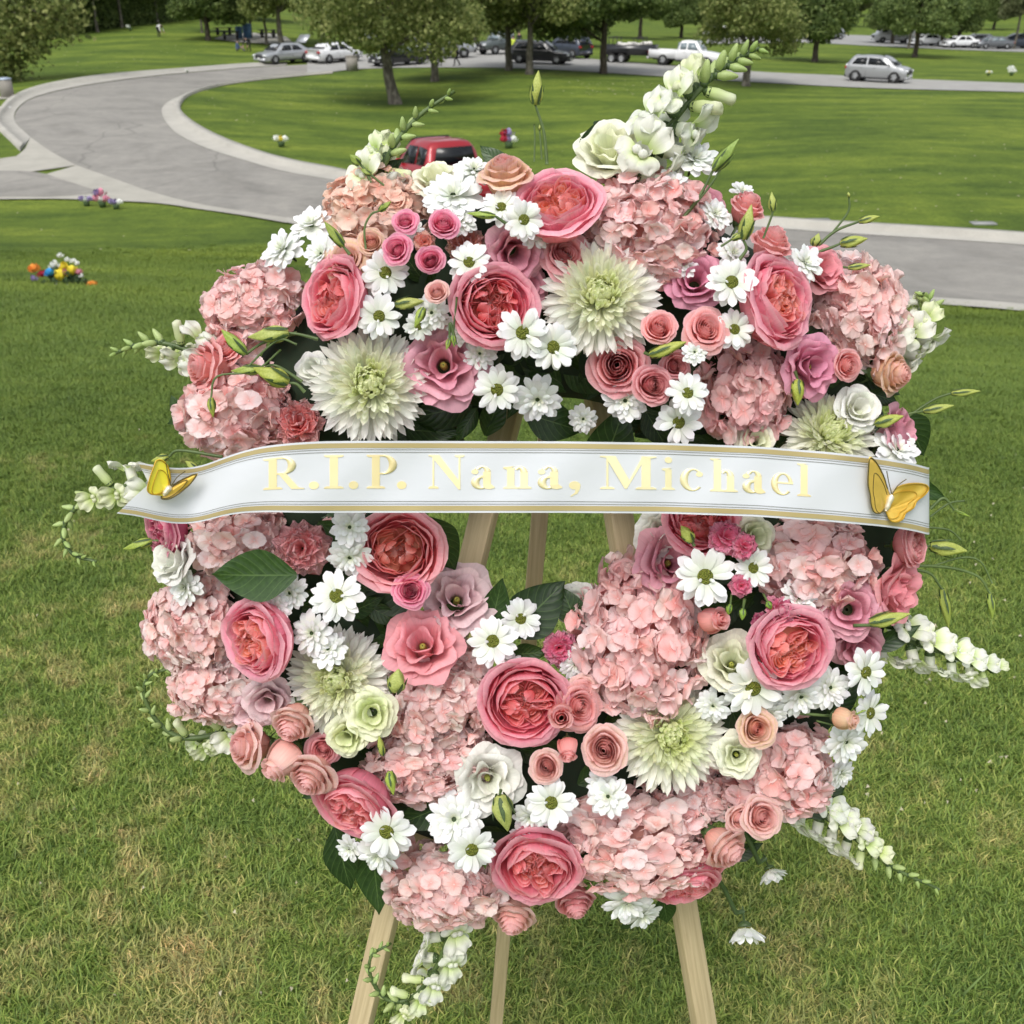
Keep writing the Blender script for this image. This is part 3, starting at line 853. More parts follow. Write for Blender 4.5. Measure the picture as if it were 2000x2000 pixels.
# kind v x y r fx fy lift colour | label       (facing: auto or right/up lean towards the viewer)
FLOWERS = """
hyd 0 712 405 98/80 . . 0 hpeach | peach pink hydrangea head at the upper left, behind two green buds
hyd 1 487 580 92/78 . . 0 h0 | pink hydrangea head on the upper left shoulder, beside the curled rose
hyd 2 455 778 112/88 . . 0 h0 | pink hydrangea head touching the top edge of the ribbon at left
hyd 6 1222 435 122/108 . . 0 h0 | widest hydrangea head, right of the topmost coral rose
hyd 4 1612 592 86/108 . . 0 hpale | tall pale pink hydrangea head on the upper right shoulder
hyd 1 1404 735 80/102 . . 0 hdust | dusty pink hydrangea head above the ribbon, left of the magenta lisianthus
hyd 2 455 1018 98/72 . . 0 hpale | faded pink hydrangea head just under the ribbon beside the white lisianthus
hyd 0 383 1168 78/84 . . 0 hpale | pale hydrangea head on the left rim, left of the round pink rose
hyd 3 408 1285 88/74 . . -4 hpale | pale hydrangea head on the left rim, above the drooping snapdragon
hyd 9 826 1312 104/104 . . 4 hpale | blush hydrangea head right of the greenish white lisianthus pair
hyd 8 818 1435 116/78 . . 0 hpale | blush hydrangea head lowest left of centre, above the leaf and daisies
hyd 5 1210 1200 124/150 . . 22 h0 | biggest and tallest salmon hydrangea head right of the opening
hyd 2 1530 1062 112/88 . . 0 h0 | pink hydrangea head under the right half of the ribbon
hyd 3 1458 1445 105/92 . . 0 h0 | pink hydrangea head at the lower right with a peach rose in its edge
hyd 7 1195 1578 142/98 . . 4 hpale | broad blush hydrangea head at the bottom, under the chrysanthemum
hyd 1 842 1662 104/82 . . 0 hpale | rounded blush hydrangea head at the bottom left with a daisy on it
mum 0 1132 562 118 -.05 .1 14 mum | large pale green chrysanthemum at the top, beside the coral rose
mum 1 697 727 116 .1 .05 16 mum | large pale green chrysanthemum above the ribbon at left
mum 2 640 1282 104 -.1 .15 4 mum | pale green chrysanthemum partly covered by two white lisianthus
mum 0 1262 1385 112 .05 .15 14 mumg | large pale green chrysanthemum at the lower right, under the big hydrangea
mum 1 1562 822 96 .05 .35 -10 mumg | pale green chrysanthemum half hidden by the ribbon at right
garden 0 1052 386 84 -.15 .45 14 rose | topmost garden rose, pink with an open coral heart
garden 3 632 562 78 -.75 .05 14 deep | garden rose on the upper left turned to the left, with dark pink folds
garden 2 932 578 84 .25 -.1 18 deep | round garden rose in the upper middle with a rolled rim
garden 1 1468 570 94 .70 .1 18 rose | garden rose on the upper right turned to the right, with a fiery coral heart
garden 1 752 1038 84 .05 .1 10 coral | wide open ruffled garden rose directly under the ribbon at left
garden 0 484 1205 86 -.65 -.15 22 rose | large round pink garden rose on the left, beside the pale hydrangea
garden 2 990 1325 84 .1 -.15 24 deep | garden rose at the lower middle with a deep coral spiral heart
garden 3 1490 1222 84 .2 -.1 24 rose | garden rose on the lower right with a glowing orange heart
garden 0 668 1520 84 -.4 -.75 12 deep | garden rose at the lower left looking downwards
garden 3 1012 1635 88 .0 -.45 14 deep | lowest garden rose, large and pink, at the bottom middle
garden 2 1290 1668 66 .2 -1.1 4 deep | closed dark pink garden rose hanging down over the right easel leg
garden 1 1322 985 74 .0 .2 0 deep | garden rose almost hidden by the ribbon, right of the opening
garden 2 308 1000 58 -1.0 -.2 0 magenta | deep pink rose on the left rim peeping out under the ribbon tail
garden 3 1722 1028 46 1.0 .1 0 dusty | pink rose on the right rim peeping out under the ribbon
spray 0 838 422 29 .1 .2 30 hot | hot pink spray rose, highest of the three in the upper left cluster
spray 1 765 418 22 .0 .2 26 hot | tiny hot pink rose lying on the peach hydrangea
spray 2 748 470 27 -.2 .0 30 hot | hot pink spray rose, leftmost of the upper left cluster, above a daisy
spray 0 812 490 27 .0 -.1 32 hot | hot pink spray rose, lowest of the upper left cluster
spray 2 824 550 23 -.1 .2 34 pale | small peach rosebud just opening left of the round garden rose
spray 2 952 325 46 -.1 1.0 14 peach | peach spray rose with yellowish rim left of the topmost garden rose
spray 0 1245 617 33 .0 .2 28 pinkbud | small salmon rose right of the upper chrysanthemum
spray 1 1332 622 40 .1 .2 24 pinkbud | salmon rose beside the daisies under the right garden rose
spray 1 1165 690 56 -.15 -.1 12 dusty | dusty rose with wide outer petals, below the upper chrysanthemum
spray 0 1232 726 38 .1 -.1 30 dusty | dusty pink rose with tight swirl, lower right of its larger neighbour
spray 2 1457 455 40 .5 1.2 14 pinkbud | salmon rosebud standing up at the upper right rim
spray 1 1688 706 40 .9 -.2 4 peach | peach cup shaped rose on the right rim below the pale hydrangea
spray 0 1412 388 34 .5 1.0 0 pinkbud | pink rose behind a green bud at the upper right
spray 1 655 490 40 -.1 .3 4 peach | yellowish peach rose right above the left-turned garden rose
spray 2 388 690 46 -1.1 .1 8 pinkbud | coral pink rose on the left rim under the green buds
spray 0 430 655 34 -.3 .2 -6 pinkbud | coral pink rose half hidden behind the cluster of green buds at left
spray 0 775 1115 32 .15 .1 26 hot | hot pink rose under the ruffled garden rose
spray 1 1140 1415 46 -.15 .1 24 pale | pale salmon rose left of the lower right chrysanthemum
spray 0 1030 1447 32 -.1 .1 26 pale | small pale salmon rose under the lower middle garden rose
spray 1 1092 1335 42 .35 .0 14 pinkbud | pink rose touching the right side of the lower middle garden rose
bud 0 1058 1352 24 .0 .1 46 pinkbud | little rosebud in front of the lower middle garden rose
bud 1 1071 1412 19 .0 -.9 34 pinkbud | little closed rosebud hanging between two pale roses
spray 0 1438 1542 38 .1 .1 18 pale | pale pink rose at the lower right under the hydrangea
spray 2 1372 1602 42 .9 -.7 16 pale | pale pink rose at the lower right above the dangling daisy
spray 2 465 1408 42 -1.1 .1 12 pale | pale pink rose at the lower left, farthest left of four
spray 2 550 1368 42 -.3 -.75 24 pale | pale pink rose at the lower left, highest of four
bud 0 535 1432 32 -.9 -.9 22 pale | pale rosebud at the lower left pointing down to the left
spray 2 586 1465 44 -.35 -.7 26 pale | pale pink rose at the lower left, lowest of four
bud 1 1345 1170 24 .6 .2 22 pinkbud | dark salmon rosebud between the big hydrangea and the black gap
spray 2 1428 1375 36 .0 .1 22 peach | peach rose at the top edge of the lower right hydrangea
bud 0 1592 1356 20 1.0 -.1 30 peach | thin peach rosebud among the daisies on the right rim
spray 2 968 1732 42 -.3 -.9 -8 pale | pale pink rose seen from below at the very bottom
spray 1 1085 1705 38 .2 -.9 -12 dusty | faded rose seen from below, right of the lowest garden rose
garden 1 1340 1625 44 .5 -.6 -6 coral | coral rose behind the closed dark pink one at the lower right
spray 1 1065 480 40 .1 .0 -10 dusty | dusty rose deep between the topmost garden rose and the chrysanthemum
minicarn 0 1056 1222 38 .1 .1 20 chot | bright pink mini carnation left of the biggest hydrangea
minicarn 1 1368 1012 38 .0 .3 22 chot | bright pink mini carnation under the ribbon, left one of a pair
minicarn 0 1405 1030 30 .3 .1 26 chot | bright pink mini carnation under the ribbon, right one of a pair
minicarn 1 1400 1105 25 .1 .0 26 chot | small bright pink carnation below the daisy with the large yellow eye
minicarn 0 1470 1152 34 .1 .2 14 chot | pink mini carnation touching the rose with the orange heart
minicarn 1 1435 1175 22 -.6 .0 12 magenta | dark magenta mini carnation in the black gap at right
carn 0 565 800 52 .1 .3 2 ccoral | coral carnation cut off by the ribbon's top edge
carn 1 568 1035 58 .0 .0 14 cpink | salmon pink carnation under the ribbon at left
carn 0 880 462 42 .1 .1 2 cpeach | peach carnation behind the small daisy in the upper middle
lisi 1 972 478 62 .3 -.5 6 mauve | mauve lisianthus between two garden roses in the upper middle
lisi 1 990 540 50 .5 -.1 -12 mauve | mauve lisianthus behind the round garden rose
lisi 2 836 688 70 .0 .0 4 mauve | ruffled mauve lisianthus right of the left chrysanthemum
lisi 1 1312 530 58 -.1 .1 -4 mauved | dark mauve lisianthus left of the fiery garden rose
lisi 0 1528 692 56 .35 -.1 4 mauved | magenta lisianthus under the upper right garden rose
lisi 1 1325 388 48 .2 .4 -8 mauve | mauve lisianthus behind the top right daisies
lisi 1 1692 818 58 1.3 .2 -4 mauve | mauve lisianthus on the right rim above the ribbon
lisi 0 797 1218 68 -.05 .55 12 lpink | pink lisianthus with an olive throat under the green leaf
lisi 2 862 1130 62 .1 .35 10 palem | pale mauve lisianthus with a yellow eye at the edge of the opening
lisi 0 1262 1062 64 .25 .2 0 mauve | mauve lisianthus with a green throat at the upper edge of the biggest hydrangea
lisi 1 1602 1150 60 -.2 .1 8 mauve | pink lisianthus on the right with a green bud across it
lisi 2 1688 1118 62 .9 -.3 0 lpink | brighter pink lisianthus on the right rim under the ribbon
lisi 1 1618 1215 52 .1 -.5 -6 mauve | pink lisianthus facing down above the right-hand daisies
lisi 1 505 1322 48 .1 -.2 6 palem | pale pink lisianthus under the round rose at the lower left
lisi 1 328 1058 52 -.7 .4 16 white | white lisianthus on the left rim below the ribbon
lisi 1 590 697 34 -.2 .1 10 white | small white bloom left of the left chrysanthemum
lisi 2 1150 285 62 -.2 .5 6 cream | white ruffled lisianthus at the top beside the snapdragon
lisi 1 702 1345 50 .1 .1 30 gwhite | greenish white lisianthus upper one of the pair on the chrysanthemum
lisi 1 655 1388 42 -.1 -.1 32 gwhite | greenish white lisianthus lower one of the pair on the chrysanthemum
lisi 2 920 1470 58 .1 .0 12 white | white lisianthus below the blush hydrangea, above the big pale bud
lisi 1 1088 1140 44 -.6 .2 0 white | white lisianthus seen from the side at the opening's lower right
lisi 2 1380 1252 54 -.2 .5 16 cream | cream lisianthus left of the rose with the orange heart
lisi 0 1390 1425 40 -.1 .1 26 cream | cream lisianthus right of the lower right chrysanthemum
lisi 1 1422 1012 44 .2 .1 -4 cream | cream lisianthus behind the pair of pink mini carnations
lisi 1 1618 772 46 .1 .2 2 white | white petalled bloom right above the half hidden chrysanthemum
lisi 1 822 342 48 -.1 .6 0 cream | cream bloom at the top behind the snowy daisy
lisi 1 1425 832 40 .0 .2 -4 cream | cream bloom cut off by the ribbon under the dusty hydrangea
lisi 2 1245 1000 44 -.3 .1 -8 white | white bloom at the ribbon's lower edge beside the right leg
daisy2 0 535 472 50 -.55 .4 4 white | white daisy farthest out on the upper left rim
daisy2 1 588 424 44 -.2 .6 0 white | white daisy on the upper left rim above its outermost neighbour
daisy2 2 608 480 42 -.5 .2 2 white | white daisy between the rim daisies and the left-turned rose
daisy 0 727 515 47 .1 .0 8 white | open daisy right of the left-turned garden rose
daisy 1 715 597 45 .25 -.1 12 white | open daisy under the left-turned garden rose
daisy2 0 855 372 64 .0 .45 6 white | fullest snowy daisy at the top left of centre
daisy2 1 895 322 42 .1 .7 2 white | white daisy standing up behind the fullest one
daisy 2 945 392 42 -.1 .4 10 white | white daisy left of the topmost garden rose
daisy 1 988 415 42 .2 -.1 26 white | white daisy overlapping the topmost garden rose
daisy 0 885 496 44 .1 .2 10 white | open daisy left of the upper mauve lisianthus
daisy 0 985 628 52 .2 -.1 34 white | open daisy lower right of the round garden rose
daisy 1 1043 655 50 .25 -.15 26 white | open daisy below the upper chrysanthemum, right one of two
daisy 2 938 735 48 .0 -.25 8 white | drooping daisy over the top of the opening, left one
daisy2 0 1014 752 50 .0 -.55 14 white | drooping daisy over the top of the opening, right one
daisy2 1 1180 755 46 -.2 -.3 16 white | white daisy under the dusty rose with the wide petals
daisy 2 1297 742 43 .05 .1 30 white | open daisy right of the tight dusty rose
daisy 0 1280 797 47 .0 -.2 20 white | open daisy right above the ribbon near its middle
daisy2 2 1310 302 52 .15 .5 10 white | white daisy at the top right beside the dark bud
daisy2 1 1268 348 36 .0 .4 2 white | small white daisy above the widest hydrangea
daisy 1 1380 533 50 .0 .1 26 white | open daisy left of the fiery garden rose
daisy 2 1385 622 42 .1 .1 14 white | open daisy under the fiery garden rose
daisy2 2 1310 665 26 .0 .1 34 white | small white button daisy above the open ones
daisy2 0 1400 362 26 .2 .6 0 white | small white daisy on the top right rim
daisy2 1 1518 497 42 .4 .3 4 white | white daisy behind the right side of the fiery garden rose
daisy2 2 1348 405 36 .4 .3 -6 white | white daisy behind the top right mauve lisianthus
daisy2 0 1382 478 36 .3 .2 -4 white | white daisy in the shade left of the standing salmon bud
daisy2 0 1690 850 48 .2 .5 0 white | white daisy on the right rim cut by the ribbon
daisy 2 635 1125 54 .1 .3 18 white | bright daisy left of the hot pink rose below the ribbon
daisy2 1 660 1050 44 .1 -.5 4 white | daisy in the shade beside the ruffled garden rose
daisy2 2 660 995 40 .1 .1 4 white | daisy directly under the ribbon at left
daisy2 0 548 1118 38 -.2 -.1 2 white | shaded daisy below the dark green leaf
daisy2 1 590 1195 46 -.3 .2 4 white | white daisy between the round rose and the chrysanthemum
daisy 0 930 1210 50 -.1 .2 22 white | open daisy under the opening, left one of two
daisy 1 982 1168 42 .15 .25 16 white | open daisy under the opening, right one of two
daisy 0 1330 1088 60 .0 .05 36 white | largest open daisy with a big yellow eye, on the right
daisy 2 1420 1072 42 .2 .2 10 white | daisy half hidden behind the largest open one
daisy2 2 1085 1252 34 .2 -.3 6 white | daisy tucked under the bright pink mini carnation
daisy 1 1420 1298 60 .0 -.35 14 white | wide daisy below the cream lisianthus
daisy2 0 1510 1312 52 .1 -.4 2 white | white daisy below the rose with the orange heart
daisy 2 1632 1268 48 .4 -.1 14 white | white daisy on the right rim, highest of the group there
daisy2 1 1565 1297 44 .2 .1 2 white | white daisy right of the orange-hearted rose
daisy 0 1640 1345 46 .6 -.1 4 white | white daisy farthest out on the lower right rim
daisy2 2 1594 1398 50 .3 -.3 8 white | white daisy lowest of the group on the right rim
daisy2 0 857 1545 56 .0 .2 20 white | white daisy above the bottom left hydrangea
daisy 1 890 1602 50 .15 -.15 32 white | open daisy lying on the bottom left hydrangea
daisy 2 730 1568 56 -.1 -.2 22 white | white daisy below the down-looking garden rose
daisy2 1 715 1612 44 -.2 -.5 10 white | white daisy lowest at the lower left
daisy 0 1040 1514 50 .0 .05 24 white | open round daisy above the lowest garden rose
daisy2 2 1002 1540 38 -.1 -.4 6 white | shaded daisy beside the big pale bud
daisy2 0 1148 1502 44 -.3 .1 16 white | white daisy left above the broad bottom hydrangea
daisy2 1 1182 1700 52 .0 -.6 0 white | white daisy at the very bottom beside the right leg
daisy2 2 1212 1725 40 .3 -.8 -8 white | lowest white daisy of the wreath, facing down
daisy2 2 1505 1128 40 .1 .3 0 white | white daisy above the orange-hearted rose
daisy2 0 905 668 34 .1 .1 0 white | white daisy in shade right of the mauve ruffled lisianthus
daisy2 1 350 1108 38 -.4 -.1 0 white | white daisy under the white lisianthus on the left rim
daisy2 2 1460 1290 34 .1 -.1 0 white | white daisy behind the lower edge of the orange-hearted rose
daisy2 1 815 590 38 -.1 -.2 8 white | daisy behind the slim green bud in the upper middle
daisy 2 790 615 30 .2 -.4 2 white | small daisy in the dark gap left of the round garden rose
daisy2 0 1290 500 30 .0 .1 -12 white | small daisy deep behind the dark mauve lisianthus
daisy2 2 372 800 32 -.8 .0 -10 white | white daisy peeping out behind the left rim hydrangea
daisy2 1 775 440 30 .0 .2 0 white | white daisy under the tiny hot pink rose
daisy2 0 870 415 34 .2 .1 8 white | white daisy behind the highest hot pink spray rose
daisy2 0 1010 440 34 .1 .0 4 white | daisy shaded below the daisy on the topmost rose
daisy2 1 690 545 30 .1 -.1 2 white | little daisy behind the rim of the left-turned rose
daisy2 2 870 620 34 -.1 -.1 0 white | daisy in the dark gap under the small peach rosebud
minicarn 1 800 455 24 .1 .1 16 cpeach | peach mini carnation between the four hot pink roses
spray 0 700 455 26 .0 .1 8 peach | peach rose bedded in the lower edge of the peach hydrangea
lisi 1 745 385 34 .0 .4 6 peach2 | peach ruffled bloom at the top of the peach hydrangea
spray 2 1275 690 28 .1 -.1 10 dusty | dusty rosebud tucked behind the small white button daisy
lisi 1 1550 510 50 .4 .2 0 lpink | pink ruffled bloom beside the daisy behind the fiery rose
daisy2 1 1100 790 30 .0 -.3 -8 white | little shaded daisy left of the right easel leg above the ribbon
spray 1 1600 690 30 .3 -.2 6 pinkbud | small pink rose in the lower edge of the pale right hydrangea
daisy2 0 1655 905 34 .5 .0 -10 white | daisy behind the right ribbon butterfly
hyd 2 330 1180 52/70 . . -14 hpale | small hydrangea cluster at the very left rim under the white lisianthus
daisy2 2 520 1145 34 -.1 -.3 8 white | daisy right under the point of the dark green leaf
daisy2 0 620 1225 40 -.1 .3 8 white | daisy pressed between the round pink rose and the covered chrysanthemum
lisi 0 470 1345 38 -.4 -.3 0 palem | pale pink bloom above the highest of four pale roses
spray 0 610 1415 30 .1 -.2 6 dusty | dusty rose in shadow behind the lowest of four pale roses
spray 1 1100 1300 26 .1 .1 12 pale | pale rose half under the lower middle garden rose's neighbour
daisy2 1 1135 1480 34 -.2 -.1 6 white | daisy under the lower right chrysanthemum at its left
daisy2 2 960 1255 28 .2 -.2 4 white | small daisy above the lower middle garden rose
hyd 3 1350 1500 60/44 . . -8 hpale | little hydrangea cluster left under the cream bloom at the lower right
daisy2 0 1345 1330 38 -.1 -.3 2 white | daisy behind the upper edge of the dark leaf at the lower right
daisy2 1 1450 1345 40 .1 -.4 2 white | daisy above the peach rose at the lower right
daisy2 2 1585 1460 34 .5 -.4 -8 white | lowest daisy on the right rim above the snapdragon
hyd 0 1290 1520 56/50 . . -6 h0 | pink hydrangea cluster right beside the broad bottom head
spray 2 1395 1545 26 .3 -.1 8 pale | tight pale rosebud left of the pale pink rose at the lower right
daisy2 1 990 1580 34 -.1 -.3 4 white | daisy shaded between the big pale bud and the lowest garden rose
daisy2 0 660 1600 30 -.4 -.3 0 white | small daisy behind the lower left leaves
spray 1 1180 1085 32 -.2 .4 -6 lpink2 | pink frilled bloom on top of the biggest hydrangea
hyd 1 660 1010 60/40 . . -16 h0 | pink hydrangea piece hidden below the ribbon beside the ruffled rose
"""
DANGLE = [(1452, 1640, 34, .55, -1.6, [(1395, 1560), (1415, 1590), (1432, 1628)], 'white daisy dangling on a bent stem at the lower right'),
          (1405, 1748, 44, .1, -2.6, [(1345, 1640), (1368, 1680), (1388, 1722)], 'lowest dangling daisy, hanging upside down on a long stem')]
WREATH = empty('floral_wreath', WC, label='round wreath base packed with dark green leaves on the easel', cat='wreath')
def wpart(name, me, kind=None):
    """part of the wreath given in world coordinates"""
    o = obj(name, me, WREATH, kind=kind)
    o.location = -Vector(WC)
    return o
def facing(x, y, fx, fy, r):
    H, u, ux, uy = dome(x, y)
    if fx is None: fx = u * ux * .75 + r.uniform(-.08, .08)
    if fy is None: fy = -u * uy * .75 + r.uniform(-.05, .10)
    f = RT * fx + UP * fy + BK
    return H, f / np.linalg.norm(f)
for li, line in enumerate([l for l in FLOWERS.strip().splitlines() if l.strip()]):
    a, label = line.split('|'); w = a.split(); label = label.strip()
    kind, v, x, y = w[0], int(w[1]), float(w[2]), float(w[3])
    rr = [float(q) for q in w[4].split('/')]
    fx = None if w[5] == '.' else float(w[5]); fy = None if w[6] == '.' else float(w[6])
    r = random.Random(500 + li)
    name, cat, group, lift0 = KINDS[kind]
    H, f = facing(x, y, fx, fy, r)
    off = H + lift0 + float(w[7]) / 1000
    p = wp(x, y, off)
    k = KD * depth(p) / FPX
    if kind == 'hyd':
        rx, ry = rr[0] * k, rr[1] * k
        R = frame(f); s = (rx * 1.13, ry * 1.13, (rx + ry) / 2 * .95)
    else:
        R = frame(f) @ np.array(Matrix.Rotation(r.uniform(0, 6.28), 3, 'Z')); s = (rr[0] * k,) * 3
        if kind == 'garden': g_ = rr[0] * k * .91; R = frame(f); s = (g_ * r.uniform(.95, 1.05), g_ * r.uniform(.90, 1.04), g_)
        if kind == 'spray': s = (rr[0] * k * .95 * r.uniform(.94, 1.04), rr[0] * k * .95, rr[0] * k * (1.5 if math.hypot(fx or 0, fy or 0) > .75 else 1.0))
        if kind in ('daisy', 'daisy2'): s = (rr[0] * k * 1.05,) * 3
        if kind in ('bud',): s = (rr[0] * k * 1.5,) * 3; R = frame(f)
    if kind in ('garden', 'spray', 'daisy', 'daisy2', 'hyd', 'carn'): v += 4 * (li % 3) if kind != 'hyd' else 0
    build_flower(kind, v, name, mat4(R, p, s), COLS[w[8]], label, cat, group, 900 + li)

# dangling daisies with their own bent stems
for i, (x, y, rad, fx, fy, path, label) in enumerate(DANGLE):
    p = wp(x, y, .03); k = KD * depth(p) / FPX * rad
    f = RT * fx + UP * fy + BK; f /= np.linalg.norm(f)
    root = build_flower('daisydrop', i, 'daisy', mat4(frame(f), p, (k * 1.1,) * 3), COLS['white'], label, 'daisy', 'white daisies in the wreath', 40 + i)
    for c in root.children:
        if c.name.startswith('petal'): c.matrix_basis = Matrix.Rotation(0, 4, 'Z') @ c.matrix_basis
    pts = [wp(a, b, .03) for a, b in path] + [np.array(p) - f * k * .6]
    st = MB().tube(pts, .0030, 7).mesh('stem', [G_dark])
    o = obj('stem', st, root); o.matrix_basis = root.matrix_world.inverted()

# ---------------------------------------------------------------- leaves of the wreath
LV = [gm('leaf', [P_flat(1.0, w, a0=a0, a1=a1, cup=c, base=.10, nu=14, nv=7, peak=.40, ruf=.018, rf=1, point=True)], M_leaf) for w, a0, a1, c in ((.235, .15, -.2, .25), (.25, .0, -.4, .15), (.21, .3, -.1, .35), (.24, -.1, .15, .3))]
def leaf(x0, y0, x1, y1, off=.03, wid=1.0, v=0, roll=0., doff=0.):
    a, b = wp(x0, y0, off), wp(x1, y1, off + doff)
    d = b - a; L = np.linalg.norm(d); d = d / L
    z = BK + WN * .4 + np.cross(d, BK) * math.tan(roll); z = z - d * (z @ d); z /= np.linalg.norm(z)
    x = np.cross(d, z)
    M = mat4(np.array([x, d, z]).T, a, (L * wid, L, L))
    o = bpy.data.objects.new('leaf', LV[v]); COL.objects.link(o); o.parent = WREATH
    o.matrix_basis = Matrix.Translation(-Vector(WC)) @ M
    return o
for a in [(560,1085,385,1088,.125,1.15,1),(600,985,690,1045,.07,1.1,0),(800,975,862,1085,.05,1.3,1),(890,765,770,790,.05,1.2,0),(900,770,860,835,.045,1.1,2),(800,800,890,900,.04,1.3,0),
          (990,780,1105,815,.05,1.3,1),(1130,900,1180,760,.045,1.5,2),(1215,770,1260,850,.04,1.2,0),(925,1190,948,1090,.055,1.15,3),(960,1200,1068,1100,.05,1.35,1),(960,1235,1035,1230,.05,1.2,0),
          (632,1560,662,1682,.05,1.0,0),(700,1590,716,1724,.05,1.0,3),(650,1580,640,1600,.05,1.3,1),(1500,1535,1600,1475,.03,1.2,0),(1370,1300,1402,1420,.06,1.0,2),(840,1520,742,1560,.085,1.15,3),(800,1130,650,1110,.05,1.1,1),
          (690,1140,760,1180,.05,1.0,0),(380,770,318,800,.03,1.2,2),(1700,780,1755,865,.01,1.4,1),(1690,900,1790,945,.02,.7,0),(960,330,905,270,.0,1.1,1),(1100,300,1130,228,.02,1.2,2),
          (1640,1225,1738,1180,.05,.8,0),(1250,1690,1262,1752,.02,1.2,1),(1600,700,1700,745,.03,1.1,0),(1640,740,1700,760,.05,1.1,1),(600,1490,570,1505,.02,1.2,2),(720,330,760,300,.02,1.1,3),
          (1090,1480,1160,1440,.05,1.2,1),(1060,690,1150,740,.03,1.3,0),(1290,620,1350,570,.04,1.0,1),(760,620,820,650,.03,1.2,2),(1440,600,1400,690,.02,1.2,0),(1190,1740,1170,1755,.0,1.2,1),
          (920,1700,890,1735,.01,1.4,0),(1450,1290,1570,1330,.02,1.1,2),(1555,1180,1500,1290,.04,1.2,1),(940,1480,1010,1530,.03,1.1,3),(1120,230,1160,262,.0,1.2,1),(345,790,322,745,.02,1.2,0),
          (880,1150,800,1165,.05,1.1,2),(1090,1180,1060,1110,.04,1.4,1),(1345,500,1300,590,.02,1.1,0),(660,1150,740,1250,.04,1.1,3),(1210,1420,1090,1520,.03,1.0,0),(1420,1590,1400,1500,.02,1.2,2),(1375,1620,1440,1590,.02,1.0,3)]:
    leaf(*a)
r = random.Random(12)
for i in range(250):
    a = r.uniform(0, 2 * PI); rho = 480 + r.uniform(-225, 130)
    x, y = RC[0] + rho * math.cos(a), RC[1] + rho * math.sin(a)
    if not (330 < y < 1740): continue
    H, u, ux, uy = dome(x, y)
    d = r.uniform(0, 2 * PI)
    if abs(u) > .55: d = math.atan2(uy, ux) + (PI if u < 0 else 0) + PI + r.uniform(-.9, .9)
    L = r.uniform(75, 115)
    leaf(x, y, x + L * math.cos(d), y + L * math.sin(d), max(0.0, H * .72 - .02), r.uniform(.9, 1.3), r.randrange(4), r.uniform(-.6, .6), r.uniform(-.01, .015))
# foam ring
M_foam = M_simple('floral_foam', (.012, .026, .010), .9, noise=(20, .3))
cpts = []
kk = KD * 1.17 / FPX
n, k = 72, 14
P = np.zeros((n, k, 3))
for i in range(n):
    a = i / n * 2 * PI
    c = WC + (RT * math.cos(a) + WU * math.sin(a)) * 470 * kk
    rd = RT * math.cos(a) + WU * math.sin(a)
    for j in range(k):
        b = j / k * 2 * PI
        P[i, j] = c + rd * math.cos(b) * 178 * kk + WN * (math.sin(b) * .045 + .004)
P = np.vstack([P, P[:1]])
wpart('foam_ring', MB().grid(P, close=True).mesh('foam_ring', [M_foam]))

# ---------------------------------------------------------------- snapdragons
def floret_snap():
    b = MB()
    b.lathe([(.10, -.95), (.22, -.85), (.28, -.5), (.25, -.1), (.32, .05)], 12)
    for a, w, L, a0, a1 in ((-.42, .34, .72, 1.3, .5), (.42, .34, .72, 1.3, .5), (PI - .95, .27, .52, .9, -.9), (PI, .30, .55, .9, -1.0), (PI + .95, .27, .52, .9, -.9)):
        g = P_flat(L * 1.35, w * 1.55, a0=a0, a1=a1 - .5, cup=-.1, ruf=.20, rf=1.6, base=.5, nu=8, nv=8, tip=3.0, y0=.24, seed=int(a * 7) + 30)
        c_, s_ = math.cos(a), math.sin(a)
        b.grid(np.dstack([g[..., 0] * c_ - g[..., 1] * s_, g[..., 0] * s_ + g[..., 1] * c_, g[..., 2] - .05]))
    for sx in (-.13, .13):
        pts = [(.02, -.12), (.14, -.06), (.18, .04), (.13, .13), (.01, .17)]
        b.lathe(pts, 8, c=(sx, -.18, .08))
    return b.mesh('floret', [PM_snap])
SNAPF = floret_snap()
SNAPF2 = lathe_mesh('floret', [(.04, -.95), (.26, -.80), (.34, -.35), (.30, .05), (.42, .30), (.40, .48), (.18, .56), (.01, .5)], PM_snap, 10)
def _pinch(me):
    for v in me.vertices:
        if v.co.z > .2: v.co.y *= .72; v.co.x += .10 * v.co.z
    return me
_pinch(SNAPF2)
SNAPB = _pinch(lathe_mesh('bud', [(.02, -.8), (.22, -.62), (.34, -.2), (.30, .30), (.16, .62), (.01, .72)], G_snapbud, 9))
SCAL = MB().lathe([(.05, -1.15), (.09, -.98), (.22, -.88), (.30, -.66), (.24, -.62)], 8).mesh('calyx', [G_dark])
def catmull(P, n):
    P = [np.array(p, float) for p in P]
    P = [2 * P[0] - P[1]] + P + [2 * P[-1] - P[-2]]
    out = []
    m = len(P) - 3
    for u in np.linspace(0, m - 1e-6, n):
        i = int(u); t = u - i; a, b, c, d = P[i:i + 4]
        out.append(.5 * (2 * b + (c - a) * t + (2 * a - 5 * b + 4 * c - d) * t * t + (3 * b - a - 3 * c + d) * t ** 3))
    return np.array(out)
